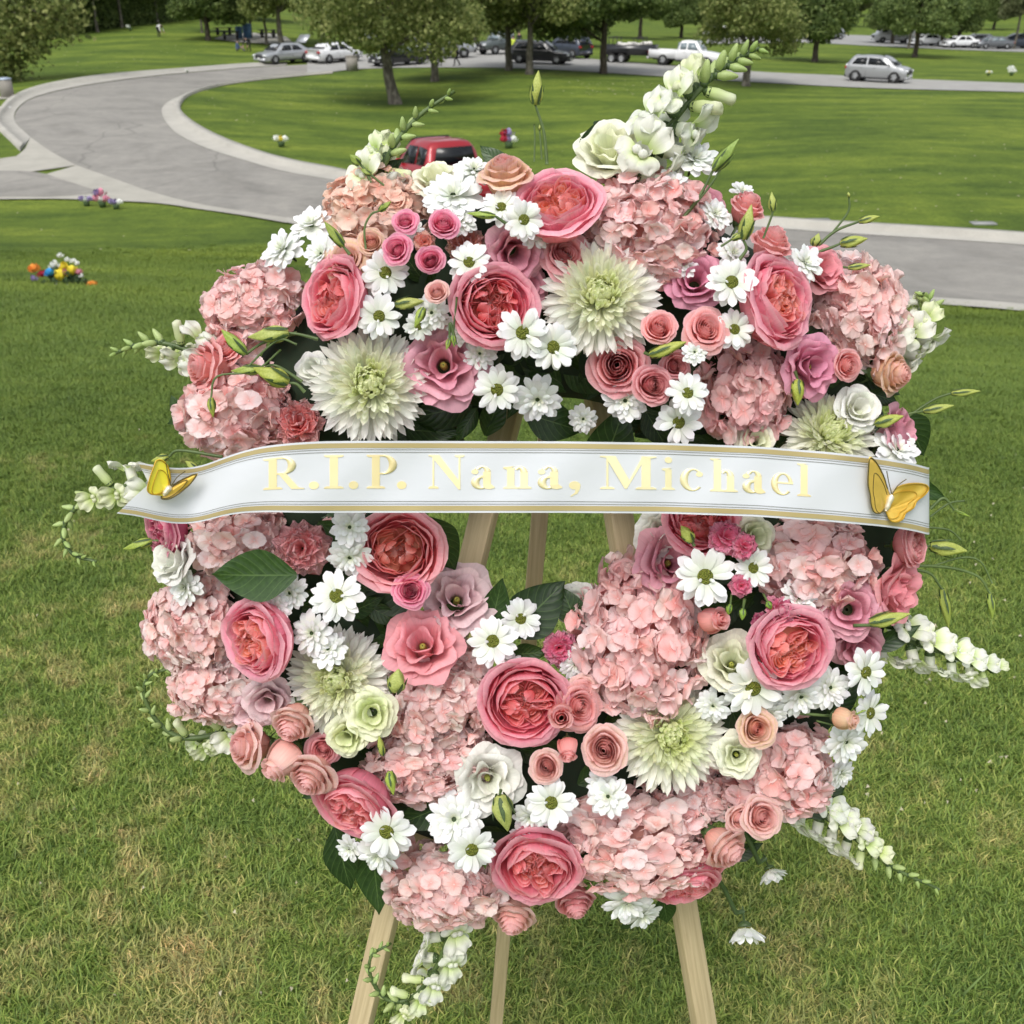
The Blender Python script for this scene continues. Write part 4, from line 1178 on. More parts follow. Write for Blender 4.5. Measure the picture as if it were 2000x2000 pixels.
def snapdragon(path, label, nf, nb, s0, off=.03, seed=0, openf=.45):
    r = random.Random(seed)
    pts = catmull([wp(x, y, off) for x, y in path], 40)
    root = empty('snapdragon', pts[0], label=label, cat='snapdragon', group='snapdragon stalks around the wreath')
    Mi = Matrix.Translation(-Vector(pts[0]))
    def put(name, me, M, col=(1, 1, 1)):
        o = bpy.data.objects.new(name, me); COL.objects.link(o); o.parent = root; o.matrix_basis = Mi @ M; o.color = jit(col, r); return o
    rad = np.linspace(.0038, .0016, 40)
    put('stem', MB().tube(pts, rad, 8).mesh('stem', [G_stem]), ID)
    tot = nf + nb
    for i in range(tot):
        q = (i + .3) / tot; q = q ** .85
        j = min(38, int(q * 39)); p = pts[j]
        t = pts[j + 1] - pts[max(0, j - 1)]; t /= np.linalg.norm(t)
        s1 = np.cross(t, BK); s1 /= np.linalg.norm(s1); s2 = np.cross(s1, t)
        a = i * 2.1 + r.uniform(-.4, .4)
        side = s1 * math.cos(a) + s2 * math.sin(a)
        bud = i >= nf
        size = s0 * (1 - .50 * q)
        if bud: size = s0 * .46 * (1.15 - .66 * (i - nf) / max(1, nb))
        d = side + t * (.45 if not bud else .9) + BK * .18; d /= np.linalg.norm(d)
        upv = t - d * (t @ d); upv /= np.linalg.norm(upv)
        R = np.array([np.cross(upv, d), upv, d]).T
        base = p + d * size * (1.05 if not bud else .85)
        M = mat4(R, base, (size,) * 3)
        if bud:
            g = (i - nf) / max(1, nb)
            put('bud', SNAPB, M, (1 - .35 * g, 1 - .25 * g, 1 - .5 * g))
        else:
            whole = i < nf * (1 - (1 - openf))
            if not whole: M = M @ Matrix.Diagonal((.80, .80, .95, 1))
            put('floret', SNAPF if (whole or i % 3) else SNAPF2, M, (.84, .86, .77) if whole else (.80, .84, .60))
        put('calyx', SCAL, M)
    return root
snapdragon([(1188, 335), (1245, 262), (1298, 195), (1350, 140), (1395, 110), (1434, 90)], 'tallest snapdragon stalk rising at the top right, white blooms below green buds', 13, 15, 0.0310, .045, 1, .6)
snapdragon([(690, 372), (722, 315), (752, 262), (795, 215), (858, 172)], 'snapdragon stalk with green buds rising at the top left in front of the red pickup', 6, 14, 0.0235, .03, 2, .35)
snapdragon([(430, 700), (372, 668), (310, 648), (262, 650), (209, 670)], 'snapdragon stalk reaching out to the left above the ribbon', 9, 11, 0.0235, .04, 3, .55)
snapdragon([(330, 935), (250, 918), (190, 930), (140, 962), (118, 1008), (138, 1046), (182, 1060)], 'curled snapdragon stalk on the far left behind the ribbon tail', 8, 20, 0.0228, .03, 4, .5)
snapdragon([(480, 1352), (420, 1382), (345, 1392), (296, 1360), (272, 1310), (282, 1275), (318, 1262)], 'curled snapdragon stalk at the lower left with green buds', 7, 18, 0.0221, .02, 5, .35)
snapdragon([(850, 1705), (845, 1770), (820, 1830), (780, 1880), (735, 1888), (702, 1850), (700, 1805), (738, 1780)], 'snapdragon stalk hanging from the bottom and curling over the left easel leg', 14, 18, 0.0255, .02, 6, .6)
snapdragon([(1515, 1510), (1570, 1550), (1630, 1595), (1690, 1640), (1772, 1678)], 'straight snapdragon stalk pointing down to the right', 14, 14, 0.0255, .03, 7, .65)
snapdragon([(1650, 1195), (1720, 1212), (1780, 1232), (1830, 1252), (1880, 1268)], 'white snapdragon stalk on the right without green tip', 17, 1, 0.0262, .03, 8, .8)
snapdragon([(1640, 690), (1690, 650), (1735, 615), (1752, 580), (1742, 552)], 'short snapdragon stalk on the right shoulder', 9, 9, 0.0269, .03, 9, .7)

# ---------------------------------------------------------------- lisianthus buds on thin stems
def twistbud():
    n, k = 15, 20
    prof = [(0, .06), (.06, .13), (.18, .20), (.35, .235), (.55, .20), (.75, .13), (.9, .06), (1, .012)]
    P = np.zeros((n, k, 3))
    for i, z in enumerate(np.linspace(0, 1, n)):
        R = np.interp(z, [p[0] for p in prof], [p[1] for p in prof])
        for j in range(k):
            a = j / k * 2 * PI
            rr = R * (1 + .16 * math.cos(4 * a + 5.5 * z))
            P[i, j] = (rr * math.cos(a), rr * math.sin(a), z)
    return MB().grid(P, close=True).mesh('bud', [G_bud])
TBUD = twistbud()
SEP = gm('sepal', [P_flat(.62, .055, a0=1.25, a1=1.55, cup=.3, nu=6, nv=3, peak=.3, tip=1.2, y0=.13)], G_dark)
def lbud(path, tip, w, label, off=.06, col=(1, 1, 1), extra=()):
    pts = catmull([wp(x, y, off) for x, y in path], 24) if len(path) > 1 else None
    b = wp(*path[-1], off); e = wp(*tip, off + .004)
    root = empty('lisianthus_bud', b, label=label, cat='flower bud', group='unopened lisianthus buds')
    Mi = Matrix.Translation(-Vector(b))
    r = random.Random(int(path[0][0]))
    def one(b, e, w, c=col):
        d = e - b; L = np.linalg.norm(d)
        R = frame(d / L, xref=RT if abs(d[0]) / L < .9 else UP)
        wr = w * KD * depth(b) / FPX / .46
        o = obj('bud', TBUD, root); o.matrix_basis = Mi @ mat4(R, b, (wr, wr, L)); o.color = jit(c, r, .1)
        for i in range(5):
            s = obj('sepal', SEP, root); s.matrix_basis = Mi @ mat4(R, b, (wr * 1.2, wr * 1.2, L)) @ Matrix.Rotation(i * 2 * PI / 5, 4, 'Z')
    if pts is not None:
        o = obj('stem', MB().tube(pts, np.linspace(.0019, .0012, 24), 7).mesh('stem', [G_stem]), root); o.matrix_basis = Mi
    one(b, e, w)
    for ep, et, ew in extra:
        q = catmull([wp(x, y, off) for x, y in ep], 16)
        o = obj('stem', MB().tube(q, .0011, 6).mesh('stem', [G_stem]), root); o.matrix_basis = Mi
        if ew: one(q[-1], wp(*et, off), ew)
    return root
Y1 = (1.25, 1.25, .8)
lbud([(1032, 310), (1026, 250), (1010, 198)], (1016, 133), 24, 'tall yellow green bud on a long stem above the topmost rose', .02, Y1, [([(1008, 305), (1009, 260), (1008, 235)], None, 0), ([(1022, 300), (1020, 270), (1018, 245)], (1018, 235), 5)])
lbud([(1290, 410), (1320, 370), (1345, 322)], (1394, 262), 22, 'slender dark green bud leaning right beside the top right daisy', .08, (.6, .8, .6), [([(1300, 400), (1340, 350), (1360, 318)], (1386, 290), 10)])
lbud([(1420, 520), (1440, 480), (1455, 455)], (1470, 372), 0.1, 'thin bare stem crossing behind the standing salmon bud', .07)
lbud([(1395, 490), (1408, 470), (1402, 452)], (1418, 386), 26, 'plump upright bud in front of the pink rose at the upper right', .11, (1.15, 1.15, .8), [([(1360, 465), (1380, 452)], (1412, 436), 13), ([(1440, 450), (1455, 410), (1458, 398)], (1456, 362), 15)])
lbud([(1500, 490), (1560, 470), (1585, 460)], (1637, 450), 22, 'bud pointing right over the road at the upper right rim', .05, Y1, [([(1560, 500), (1600, 505)], (1643, 500), 13)])
lbud([(1520, 490), (1570, 440), (1620, 418)], (1660, 408), 14, 'small bud on the highest thin twig over the road', .04, Y1, [([(1530, 480), (1535, 465)], (1545, 440), 18), ([(1570, 440), (1600, 400), (1602, 372)], (1600, 362), 6)])
lbud([(1640, 860), (1700, 790), (1742, 775)], (1800, 765), 17, 'long bud reaching out over the lawn on the right', .05, Y1, [([(1700, 795), (1760, 755), (1795, 742)], (1850, 738), 14)])
lbud([(1500, 700), (1505, 715)], (1505, 765), 25, 'bright yellow bud left of the half hidden chrysanthemum', .10, (1.35, 1.3, .6))
lbud([(1590, 840), (1650, 800)], (1705, 785), 24, 'pale green bud above the half hidden chrysanthemum', .085, Y1)
lbud([(560, 628), (500, 645), (464, 668)], (418, 622), 24, 'green bud pointing up left in the left cluster of buds', .115, (.85, .95, .7))
lbud([(600, 640), (570, 632), (545, 628)], (468, 636), 30, 'fattest green bud lying sideways in the left cluster', .12, (1, 1, .8))
lbud([(570, 720), (520, 690), (495, 696)], (436, 700), 20, 'small green bud under the fattest one in the left cluster', .12, (.9, 1, .6))
lbud([(575, 740), (560, 725), (545, 722)], (478, 694), 34, 'olive yellow bud, largest and lowest of the left cluster', .125, (.95, .95, .6), [([(530, 660), (480, 700), (410, 710), (398, 750)], (402, 788), 15), ([(560, 650), (530, 640), (500, 660), (470, 690)], None, 0)])
lbud([(860, 650), (850, 610), (848, 640)], (842, 660), 10, 'drooping pair of tiny green buds below the round garden rose', .13, (.7, .85, .5), [([(862, 560), (858, 600), (855, 630)], (857, 655), 10)])
lbud([(790, 590), (800, 580)], (782, 618), 17, 'slim green bud in front of a daisy in the upper middle', .14, (.8, .95, .6))
lbud([(770, 575), (745, 575)], (800, 568), 22, 'brownish pale bud beside the small peach rosebud', .11, (1.3, 1, .9))
lbud([(1215, 665), (1225, 670)], (1295, 645), 24, 'green bud between the two salmon roses and the dusty rose', .13, (1, 1, .7))
lbud([(660, 480), (648, 465)], (612, 418), 20, 'green bud over the left edge of the peach hydrangea', .13, (.8, .9, .6), [([(690, 470), (688, 430), (700, 405), (715, 398)], (738, 380), 13)])
lbud([(960, 425), (935, 408)], (880, 402), 13, 'thin green bud left of the daisy on the topmost rose', .12, (.9, 1, .7))
lbud([(1700, 1035), (1755, 1030)], (1825, 1040), 30, 'yellow green bud sticking out right below the ribbon', .03, Y1, [([(1750, 995), (1790, 1000), (1812, 1018)], None, 0)])
lbud([(1610, 1180), (1680, 1178), (1640, 1175)], (1718, 1158), 26, 'green bud lying across the pink lisianthus on the right', .115, Y1)
lbud([(1690, 1075), (1750, 1080), (1778, 1112)], (1790, 1185), 20, 'drooping bud on an arched stem, left one of two at right', .03, (.8, .85, .6))
lbud([(1640, 1075), (1760, 1068), (1840, 1085), (1868, 1120)], (1872, 1168), 15, 'drooping bud on an arched stem, far right one of two', .03, (.7, .8, .5), [([(1760, 1068), (1815, 1052), (1850, 1060), (1872, 1100)], None, 0)])
lbud([(310, 1020), (288, 1020)], (232, 1036), 18, 'small green bud on the left rim under the ribbon tail', .05, (.85, .95, .6))
lbud([(420, 862), (340, 850), (318, 862)], (285, 870), 16, 'pale bud behind the left ribbon butterfly', .09, Y1, [([(390, 880), (372, 885)], (350, 870), 14)])
lbud([(735, 1300), (745, 1305)], (752, 1262), 34, 'round green bud at the shoulder of the covered chrysanthemum', .14, (1.2, 1.25, .9))
lbud([(945, 1490), (943, 1500)], (958, 1568), 38, 'big pale yellow bud hanging above the lowest garden rose', .13, (1.6, 1.6, 1.6))
lbud([(740, 1480), (735, 1455)], (742, 1500), 20, 'little green bud on the down-looking garden rose', .13, (.9, 1, .6))
lbud([(725, 1420), (722, 1425)], (715, 1388), 14, 'tiny pale bud on the edge of the blush hydrangea', .13, Y1)
lbud([(1310, 1030), (1305, 1022)], (1285, 992), 24, 'green bud under the ribbon left of the mini carnations', .12, (1, 1, .7))
lbud([(700, 345), (690, 322), (680, 310)], (660, 292), 16, 'small striped bud at the top left beside the snapdragon', .06, (.75, .85, .6), [([(725, 350), (700, 330)], (680, 318), 12)])
lbud([(1405, 1130), (1402, 1148)], (1400, 1170), 14, 'green hip hanging below the small bright pink carnation', .12, (.6, .85, .4), [([(1380, 1120), (1378, 1140)], (1372, 1162), 13), ([(1440, 1120), (1448, 1135)], (1455, 1150), 13)])
lbud([(1500, 1345), (1560, 1350), (1590, 1350)], (1635, 1340), 10, 'thin green stem crossing the daisies on the right rim', .10, (.6, .8, .4), [([(1540, 1360), (1580, 1370)], None, 0)])
lbud([(1380, 1560), (1410, 1545)], (1425, 1515), 16, 'small green bud beside the pale pink rose at the lower right', .09, (.9, 1, .6))
lbud([(1755, 960), (1780, 940), (1800, 962)], (1830, 975), 6, 'curly green tendril to the right of the ribbon end', .03, (.6, .8, .4), [([(1755, 975), (1790, 950), (1820, 945)], None, 0)])

# ---------------------------------------------------------------- ribbon banner
TOPX = [(200, 905), (228, 903), (270, 902), (300, 909), (330, 914), (370, 914), (400, 908), (430, 896), (470, 882), (510, 872), (560, 866), (620, 862), (700, 861), (1100, 862), (1300, 865), (1480, 872), (1620, 883), (1720, 894), (1780, 904), (1812, 913)]
BOTX = [(200, 1000), (228, 1002.5), (270, 1008), (300, 1016), (340, 1023), (370, 1023), (400, 1018), (430, 1009), (470, 1002), (520, 1000), (600, 1001.5), (1100, 1001.5), (1300, 1003), (1480, 1009), (1620, 1019), (1720, 1028), (1780, 1036), (1812, 1044)]
OFFX = [(200, .175), (300, .160), (380, .138), (450, .146), (560, .158), (800, .155), (1100, .152), (1400, .152), (1650, .146), (1760, .128), (1812, .095)]
def _itp(tab, x): return float(np.interp(x, [t[0] for t in tab], [t[1] for t in tab]))
def _smooth(tab):
    xs = np.linspace(200, 1812, 400); ys = np.array([_itp(tab, x) for x in xs])
    k = np.hanning(17); k /= k.sum()
    yp = np.convolve(np.pad(ys, 8, mode='reflect', reflect_type='odd'), k, 'valid')
    return list(zip(xs, yp))
TOPX, BOTX, OFFX = _smooth(TOPX), _smooth(BOTX), _smooth(OFFX)
def rib(x, v, lift=0.0):
    y = _itp(TOPX, x) * (1 - v) + _itp(BOTX, x) * v
    off = _itp(OFFX, x) + lift + .0016 * math.sin(x * .012 + v * 2.0) + .0007 * math.sin(x * .035 + v * 5.0 + 1.3 * math.sin(x * .004))
    return wp(x / KD, y / KD, off)
def ribL(v): return float(np.interp(v, [0, .36, 1], [270, 291, 228]))
RIBBON = empty('ribbon_banner', WC, label='white satin ribbon with gold borders reading R.I.P. Nana, Michael', cat='ribbon')
def rpart(name, me, mat=None):
    o = obj(name, me, RIBBON, mat); o.location = -Vector(WC); return o
def rband(v0, v1, lift, nv, name, mat, x1=1812):
    us = np.linspace(0, 1, 150)
    P = np.zeros((150, nv, 3))
    for j, v in enumerate(np.linspace(v0, v1, nv)):
        xl = ribL(v)
        for i, u in enumerate(us):
            P[i, j] = rib(xl + (x1 - xl) * u, v, lift)
    # the end turns round behind the flowers
    tail = []
    for q, (dx, do) in enumerate([(3, -.012), (3, -.028), (-4, -.045), (-20, -.06)]):
        tail.append([wp((x1 + dx) / KD, (_itp(TOPX, x1) * (1 - v) + _itp(BOTX, x1) * v) / KD, _itp(OFFX, x1) + do + (lift if q < 2 else -lift)) for v in np.linspace(v0, v1, nv)])
    P = np.vstack([P, np.array(tail)])
    return rpart(name, MB().grid(P).mesh(name, [mat]))
def satin():
    m = NT('ribbon_satin')
    m.b.inputs['Base Color'].default_value = (.63, .655, .70, 1)
    m.b.inputs['Roughness'].default_value = .38
    m.b.inputs['Specular IOR Level'].default_value = .45
    w = m.n('ShaderNodeTexNoise'); w.inputs['Scale'].default_value = 9; w.inputs['Detail'].default_value = 4; m.l(m.objco(), w.inputs['Vector'])
    m.bump(w.outputs['Fac'], .45, .006)
    return m.mat
M_satin = satin()
M_goldband = M_simple('gold_print_band', (.42, .34, .16), .42, noise=(8, .12))
M_line = M_simple('ribbon_line', (.16, .16, .14), .5)
def foil():
    m = NT('gold_foil_letter')
    n_ = m.noise(9, 3, .5, vec=m.objco())
    m.l(m.ramp(n_, [(.3, (.90, .72, .36)), (.7, (.97, .92, .62))]), m.b.inputs['Base Color'])
    m.b.inputs['Roughness'].default_value = .32; m.b.inputs['Metallic'].default_value = .25
    return m.mat
M_foil = foil()
rband(0, 1, 0, 13, 'ribbon_band', M_satin)
rband(.030, .098, .0006, 3, 'gold_stripe', M_goldband); rband(.902, .970, .0006, 3, 'gold_stripe', M_goldband)
for v in (.122, .158, .842, .878): rband(v - .0035, v + .0035, .0006, 2, 'border_line', M_line)

# letters: heavy roman capitals and small letters, each of a few overlapping strokes
def rect(x0, y0, x1, y1): return [(x0, y0), (x1, y0), (x1, y1), (x0, y1)]
def serif(x0, x1, y, up=1, t=.035, b=.06):
    """bracketed serif"""
    m0, m1 = x0 + b, x1 - b
    return [(x0, y), (x1, y), (x1, y + up * t), (m1, y + up * (t + .035)), (m0, y + up * (t + .035)), (x0, y + up * t)]
def bandE(cx, cy, rx, ry, ix, iy, a0, a1, icx=None, n=18):
    icx = cx if icx is None else icx
    A = np.radians(np.linspace(a0, a1, n))
    o = [(cx + rx * math.cos(a), cy + ry * math.sin(a)) for a in A]
    i = [(icx + ix * math.cos(a), cy + iy * math.sin(a)) for a in A]
    return ('strip', o, i)
def disk(cx, cy, r, n=16): return [(cx + r * math.cos(a), cy + r * math.sin(a)) for a in np.linspace(0, 2 * PI, n, endpoint=False)]
XH = .67
GL = {
 'R': [rect(.14, 0, .32, 1), serif(.02, .44, 0), serif(.02, .34, 1, -1), rect(.30, .95, .46, 1), rect(.30, .46, .48, .51), bandE(.44, .73, .30, .27, .12, .22, -90, 90), [(.36, .47), (.52, .49), (.80, .05), (.92, .03), (.92, 0), (.64, 0)]],
 'I': [rect(.12, 0, .30, 1), serif(0, .42, 0), serif(0, .42, 1, -1)],
 'P': [rect(.14, 0, .32, 1), serif(.02, .44, 0), serif(.02, .34, 1, -1), rect(.30, .95, .42, 1), rect(.30, .42, .42, .465), bandE(.40, .71, .31, .29, .13, .245, -90, 90)],
 'N': [rect(.11, .0, .155, .95), serif(.0, .27, 0), [(.0, 1), (.0, .965), (.10, .94), (.30, 1)], [(.08, 1), (.29, 1), (.87, .18), (.87, -.03), (.82, -.03), (.10, .93)], rect(.82, .0, .87, 1), serif(.72, .98, 1, -1)],
 'M': [rect(.13, .0, .175, .95), serif(.0, .30, 0), [(.0, 1), (.0, .965), (.11, .94), (.32, 1)], [(.10, 1), (.32, 1), (.60, .30), (.55, .02), (.51, .02)], [(.51, .02), (.56, .02), (.96, 1), (.88, 1)], rect(.86, .0, 1.05, 1), serif(.74, 1.17, 0), [(.9, 1), (1.17, 1), (1.17, .965), (1.05, .93)]],
 'a': [rect(.26, .10, .42, .50), bandE(.24, .50, .18, .17, .05, .13, 0, 150), disk(.09, .50, .075), bandE(.20, .18, .19, .20, .06, .13, 70, 300, .24), [(.20, .38), (.30, .40), (.30, .34), (.22, .33)], [(.26, .12), (.42, .14), (.50, .05), (.50, .02), (.40, -.02), (.30, 0)]],
 'n': [rect(.08, 0, .24, .62), serif(.0, .32, 0), [(.0, .64), (.0, .60), (.08, .56), (.24, .67)], bandE(.36, .46, .17, .21, .03, .13, 0, 140, .34), rect(.37, 0, .53, .48), serif(.30, .61, 0)],
 'h': [rect(.08, 0, .24, .96), serif(.0, .32, 0), [(.0, 1), (.0, .965), (.08, .93), (.24, 1)], bandE(.36, .46, .17, .21, .03, .13, 0, 140, .34), rect(.37, 0, .53, .48), serif(.30, .61, 0)],
 'i': [rect(.08, 0, .24, .62), serif(.0, .32, 0), [(.0, .64), (.0, .60), (.08, .56), (.24, .67)], disk(.16, .90, .095)],
 'l': [rect(.08, 0, .24, .96), serif(.0, .32, 0), [(.0, 1), (.0, .965), (.08, .93), (.24, 1)]],
 'c': [bandE(.27, .33, .26, .345, .13, .29, 45, 318, .31), disk(.43, .50, .075)],
 'e': [bandE(.27, .33, .26, .345, .13, .29, 5, 318, .30), rect(.12, .34, .50, .385), [(.43, .34), (.53, .34), (.53, .40), (.43, .40)]],
 '.': [disk(.11, .10, .12)],
 ',': [disk(.14, .10, .125), [(.24, .12), (.26, .02), (.20, -.14), (.06, -.24), (.05, -.215), (.14, -.12), (.16, -.01), (.12, .06)]],
}
TXT = [('R', 514, 594), ('.', 603, 623), ('I', 633, 671), ('.', 681, 700), ('P', 716, 775), ('.', 775, 794), ('N', 837, 907), ('a', 920, 966), ('n', 983, 1038), ('a', 1050, 1098), (',', 1111, 1134),
       ('M', 1172, 1282), ('i', 1293, 1318), ('c', 1328, 1373), ('h', 1387, 1441), ('a', 1450, 1495), ('e', 1506, 1549), ('l', 1557, 1584)]
for ch, xa, xb in TXT:
    parts = GL[ch]
    xs = [p[0] for q in parts for p in (q if q[0] != 'strip' else list(q[1]))]
    g0, g1 = min(xs), max(xs)
    b = MB()
    def mp(gx, gy, l): return rib(xa + (gx - g0) / (g1 - g0) * (xb - xa), .662 - gy * .468, l)
    for pi_, q in enumerate(parts):
        top = .0005 + .00006 * pi_
        if q[0] == 'strip':
            o, i = q[1], q[2]
            top_o = [mp(*p, top) for p in o]; top_i = [mp(*p, top) for p in i]
            lo_o = [mp(*p, .0001) for p in o]; lo_i = [mp(*p, .0001) for p in i]
            b.grid(np.array([lo_o, top_o, top_i, lo_i]))
        else:
            # densify so that the piece follows the ribbon
            n = len(q); top_p = [mp(*p, top) for p in q]; low = [mp(*p, .0001) for p in q]
            b.add(top_p, [tuple(range(n))]); b.grid(np.array([low + low[:1], top_p + top_p[:1]]))
    rpart('letter', b.mesh('letter', [M_foil], smooth=False))

# ---------------------------------------------------------------- butterflies
def butterfly(c, label, wings, body, up=.012):
    o3 = wp(c[0] / KD, c[1] / KD, _itp(OFFX, c[0]) + .003)
    root = empty('butterfly', o3, label=label, cat='butterfly', group='gold paper butterflies on the ribbon')
    Mi = -Vector(o3)
    def P(x, y, l): return wp(x / KD, y / KD, _itp(OFFX, min(1812, x)) + .003 + l)
    for outline, lifts, mat, rim in wings:
        pts = catmull([P(x, y, l * .42) for (x, y), l in zip(outline + outline[:1], lifts + lifts[:1])], 48)[:-1]
        cen = P(body[0][0], body[0][1], .001)
        n = len(pts)
        b = MB()
        rings = [cen + (p - cen) * 1.0 for p in pts]
        rr = [np.array([cen + (p - cen) * k for p in pts]) for k in (.02, .35, .65, .88, 1.0)]
        G = np.array(rr); G = np.concatenate([G, G[:, :1]], axis=1)
        b.grid(G)
        w = obj('wing', b.mesh('wing', [mat]), root); w.location = Mi
        mod = w.modifiers.new('thickness', 'SOLIDIFY'); mod.thickness = .0006
        for k, t in ((.97, .0007), (.70, .0004)):
            q = [cen + (p - cen) * k + BK * .0009 for p in pts[3:-3]]
            e = obj('wing_vein', MB().tube(q, t, 5).mesh('wing_vein', [rim]), root); e.location = Mi
    bp = [P(x, y, .003) for x, y in body]
    e = obj('body', MB().tube(catmull(bp, 10), [.0012, .0022, .0028, .0030, .0028, .0032, .0034, .0034, .003, .0012], 8).mesh('body', [M_bbody]), root); e.location = Mi
    hx, hy = body[-1]
    for dx1, dy1, dx2, dy2 in ((-6, -24, -10, -46), (12, -18, 28, -30)):
        q = catmull([P(hx, hy, .003), P(hx + dx1, hy + dy1, .006), P(hx + dx2, hy + dy2, .007)], 10)
        e = obj('antenna', MB().tube(q, .0005, 5).mesh('antenna', [M_bdark]), root); e.location = Mi
def wingm(name, c1, c2, metal):
    m = NT(name)
    n_ = m.noise(40, 4, .6, vec=m.objco())
    m.l(m.ramp(n_, [(.35, c1), (.65, c2)]), m.b.inputs['Base Color']); m.b.inputs['Metallic'].default_value = metal; m.b.inputs['Roughness'].default_value = .38
    return m.mat
M_wy = wingm('wing_yellow', (.93, .80, .05), (.95, .86, .09), 0)
M_wg = wingm('wing_gold', (.74, .46, .06), (.86, .60, .12), .25)
M_wo = wingm('wing_olive_gold', (.55, .38, .08), (.70, .48, .10), .3)
M_bdark = M_simple('butterfly_dark_edge', (.10, .08, .02), .5)
M_bgold = M_simple('butterfly_gold_edge', (.55, .34, .03), .35, .4)
M_bbody = M_simple('butterfly_body', (.80, .72, .55), .3, .5)
butterfly((325, 955), 'bright yellow butterfly on the ribbon tail at the left end', [
    ([(325, 955), (318, 962), (300, 966), (288, 958), (292, 935), (300, 912), (306, 898), (318, 898), (330, 912), (334, 935), (330, 950)], [0, .005, .013, .017, .016, .011, .007, .004, .002, .001, .001], M_wy, M_bgold),
    ([(328, 957), (345, 943), (365, 932), (386, 925), (376, 942), (360, 957), (345, 968), (330, 975), (316, 974), (318, 965)], [0, .006, .014, .022, .020, .014, .010, .007, .004, .001], M_wg, M_bdark)],
    [(320, 968), (326, 958), (334, 950)])
butterfly((1738, 972), 'gold butterfly with spread wings at the right end of the ribbon', [
    ([(1738, 968), (1732, 950), (1724, 925), (1710, 900), (1698, 892), (1695, 912), (1694, 945), (1698, 965), (1700, 985), (1706, 1000), (1716, 1003), (1726, 995), (1733, 982)], [0, .006, .012, .018, .022, .020, .016, .014, .012, .010, .008, .004, .001], M_wo, M_bdark),
    ([(1740, 970), (1748, 955), (1765, 946), (1790, 943), (1810, 946), (1815, 956), (1805, 968), (1792, 978), (1785, 992), (1770, 1002), (1764, 1014), (1752, 1020), (1740, 1018), (1732, 1004), (1730, 990)], [0, .005, .009, .013, .017, .017, .014, .011, .009, .008, .008, .007, .005, .003, .001], M_wg, M_bgold)],
    [(1730, 998), (1736, 982), (1742, 966)])

# ---------------------------------------------------------------- easel
def wood():
    m = NT('pale_pine')
    mp = m.n('ShaderNodeMapping'); mp.inputs['Scale'].default_value = (60, 60, 3); m.l(m.objco(), mp.inputs['Vector'])
    a = m.noise(1, 6, .6, vec=mp.outputs[0], dist=1.2)
    mp2 = m.n('ShaderNodeMapping'); mp2.inputs['Scale'].default_value = (400, 400, 12); m.l(m.objco(), mp2.inputs['Vector'])
    b = m.noise(1, 3, .6, vec=mp2.outputs[0])
    c = m.ramp(a, [(.3, (.42, .33, .19)), (.55, (.54, .44, .27)), (.75, (.62, .53, .34))])
    c = m.mix(1.0, c, m.ramp(b, [(.3, (.88, .87, .85)), (.7, (1.06, 1.06, 1.06))]), 'MULTIPLY')
    m.l(c, m.b.inputs['Base Color']); m.b.inputs['Roughness'].default_value = .6
    m.bump(b, .25, .001)
    return m.mat
M_wood = wood()
top = wp(1060, 400, -.03)
EASEL = empty('easel', (top[0], 1.0, 0), label='pale wooden tripod easel carrying the wreath', cat='easel')
def beam(name, a, b, w, d, facing=BK):
    a, b = np.array(a), np.array(b)
    z = (b - a); L = np.linalg.norm(z); z /= L
    y = facing - z * (facing @ z); y /= np.linalg.norm(y); x = np.cross(y, z)
    bm = MB().box((0, 0, L / 2), (w, d, L))
    me = bm.mesh(name, [M_wood], smooth=False)
    o = obj(name, me, EASEL); o.matrix_basis = Matrix.Translation(-Vector(EASEL.location)) @ mat4(np.array([x, y, z]).T, a)
    bv = o.modifiers.new('edge', 'BEVEL'); bv.width = .0012; bv.segments = 2
    return o
def down(p0, p1):
    d = p1 - p0; t = 1.0
    for _ in range(60):
        q = p0 + d * t
        if q[2] < hz(q[0], q[1]) - .02: break
        t += .02
    return p0 + d * t
L0, L1 = wp(952, 810, -.05), wp(682, 1925, -.05)
R0, R1 = wp(1138, 800, -.05), wp(1328, 1932, -.05)
lt = L0 + (L0 - L1) * .25; rt = R0 + (R0 - R1) * .25
beam('leg', down(L0, L1), lt, .030, .018, WN + RT * -.5)
beam('leg', down(R0, R1), rt, .031, .018, WN + RT * .55)
rearfoot = at_dist(936 * KD, 1932 * KD, 1.16)
t0 = wp(1062, 500, -.10)
beam('leg', down(t0, rearfoot), t0 + np.array([0, 0, .03]), .0215, .018, WN)
beam('crossbar', wp(690, 1560, -.035), wp(1340, 1560, -.035), .030, .018)
beam('crossbar', wp(905, 640, -.035), wp(1165, 640, -.035), .030, .018)
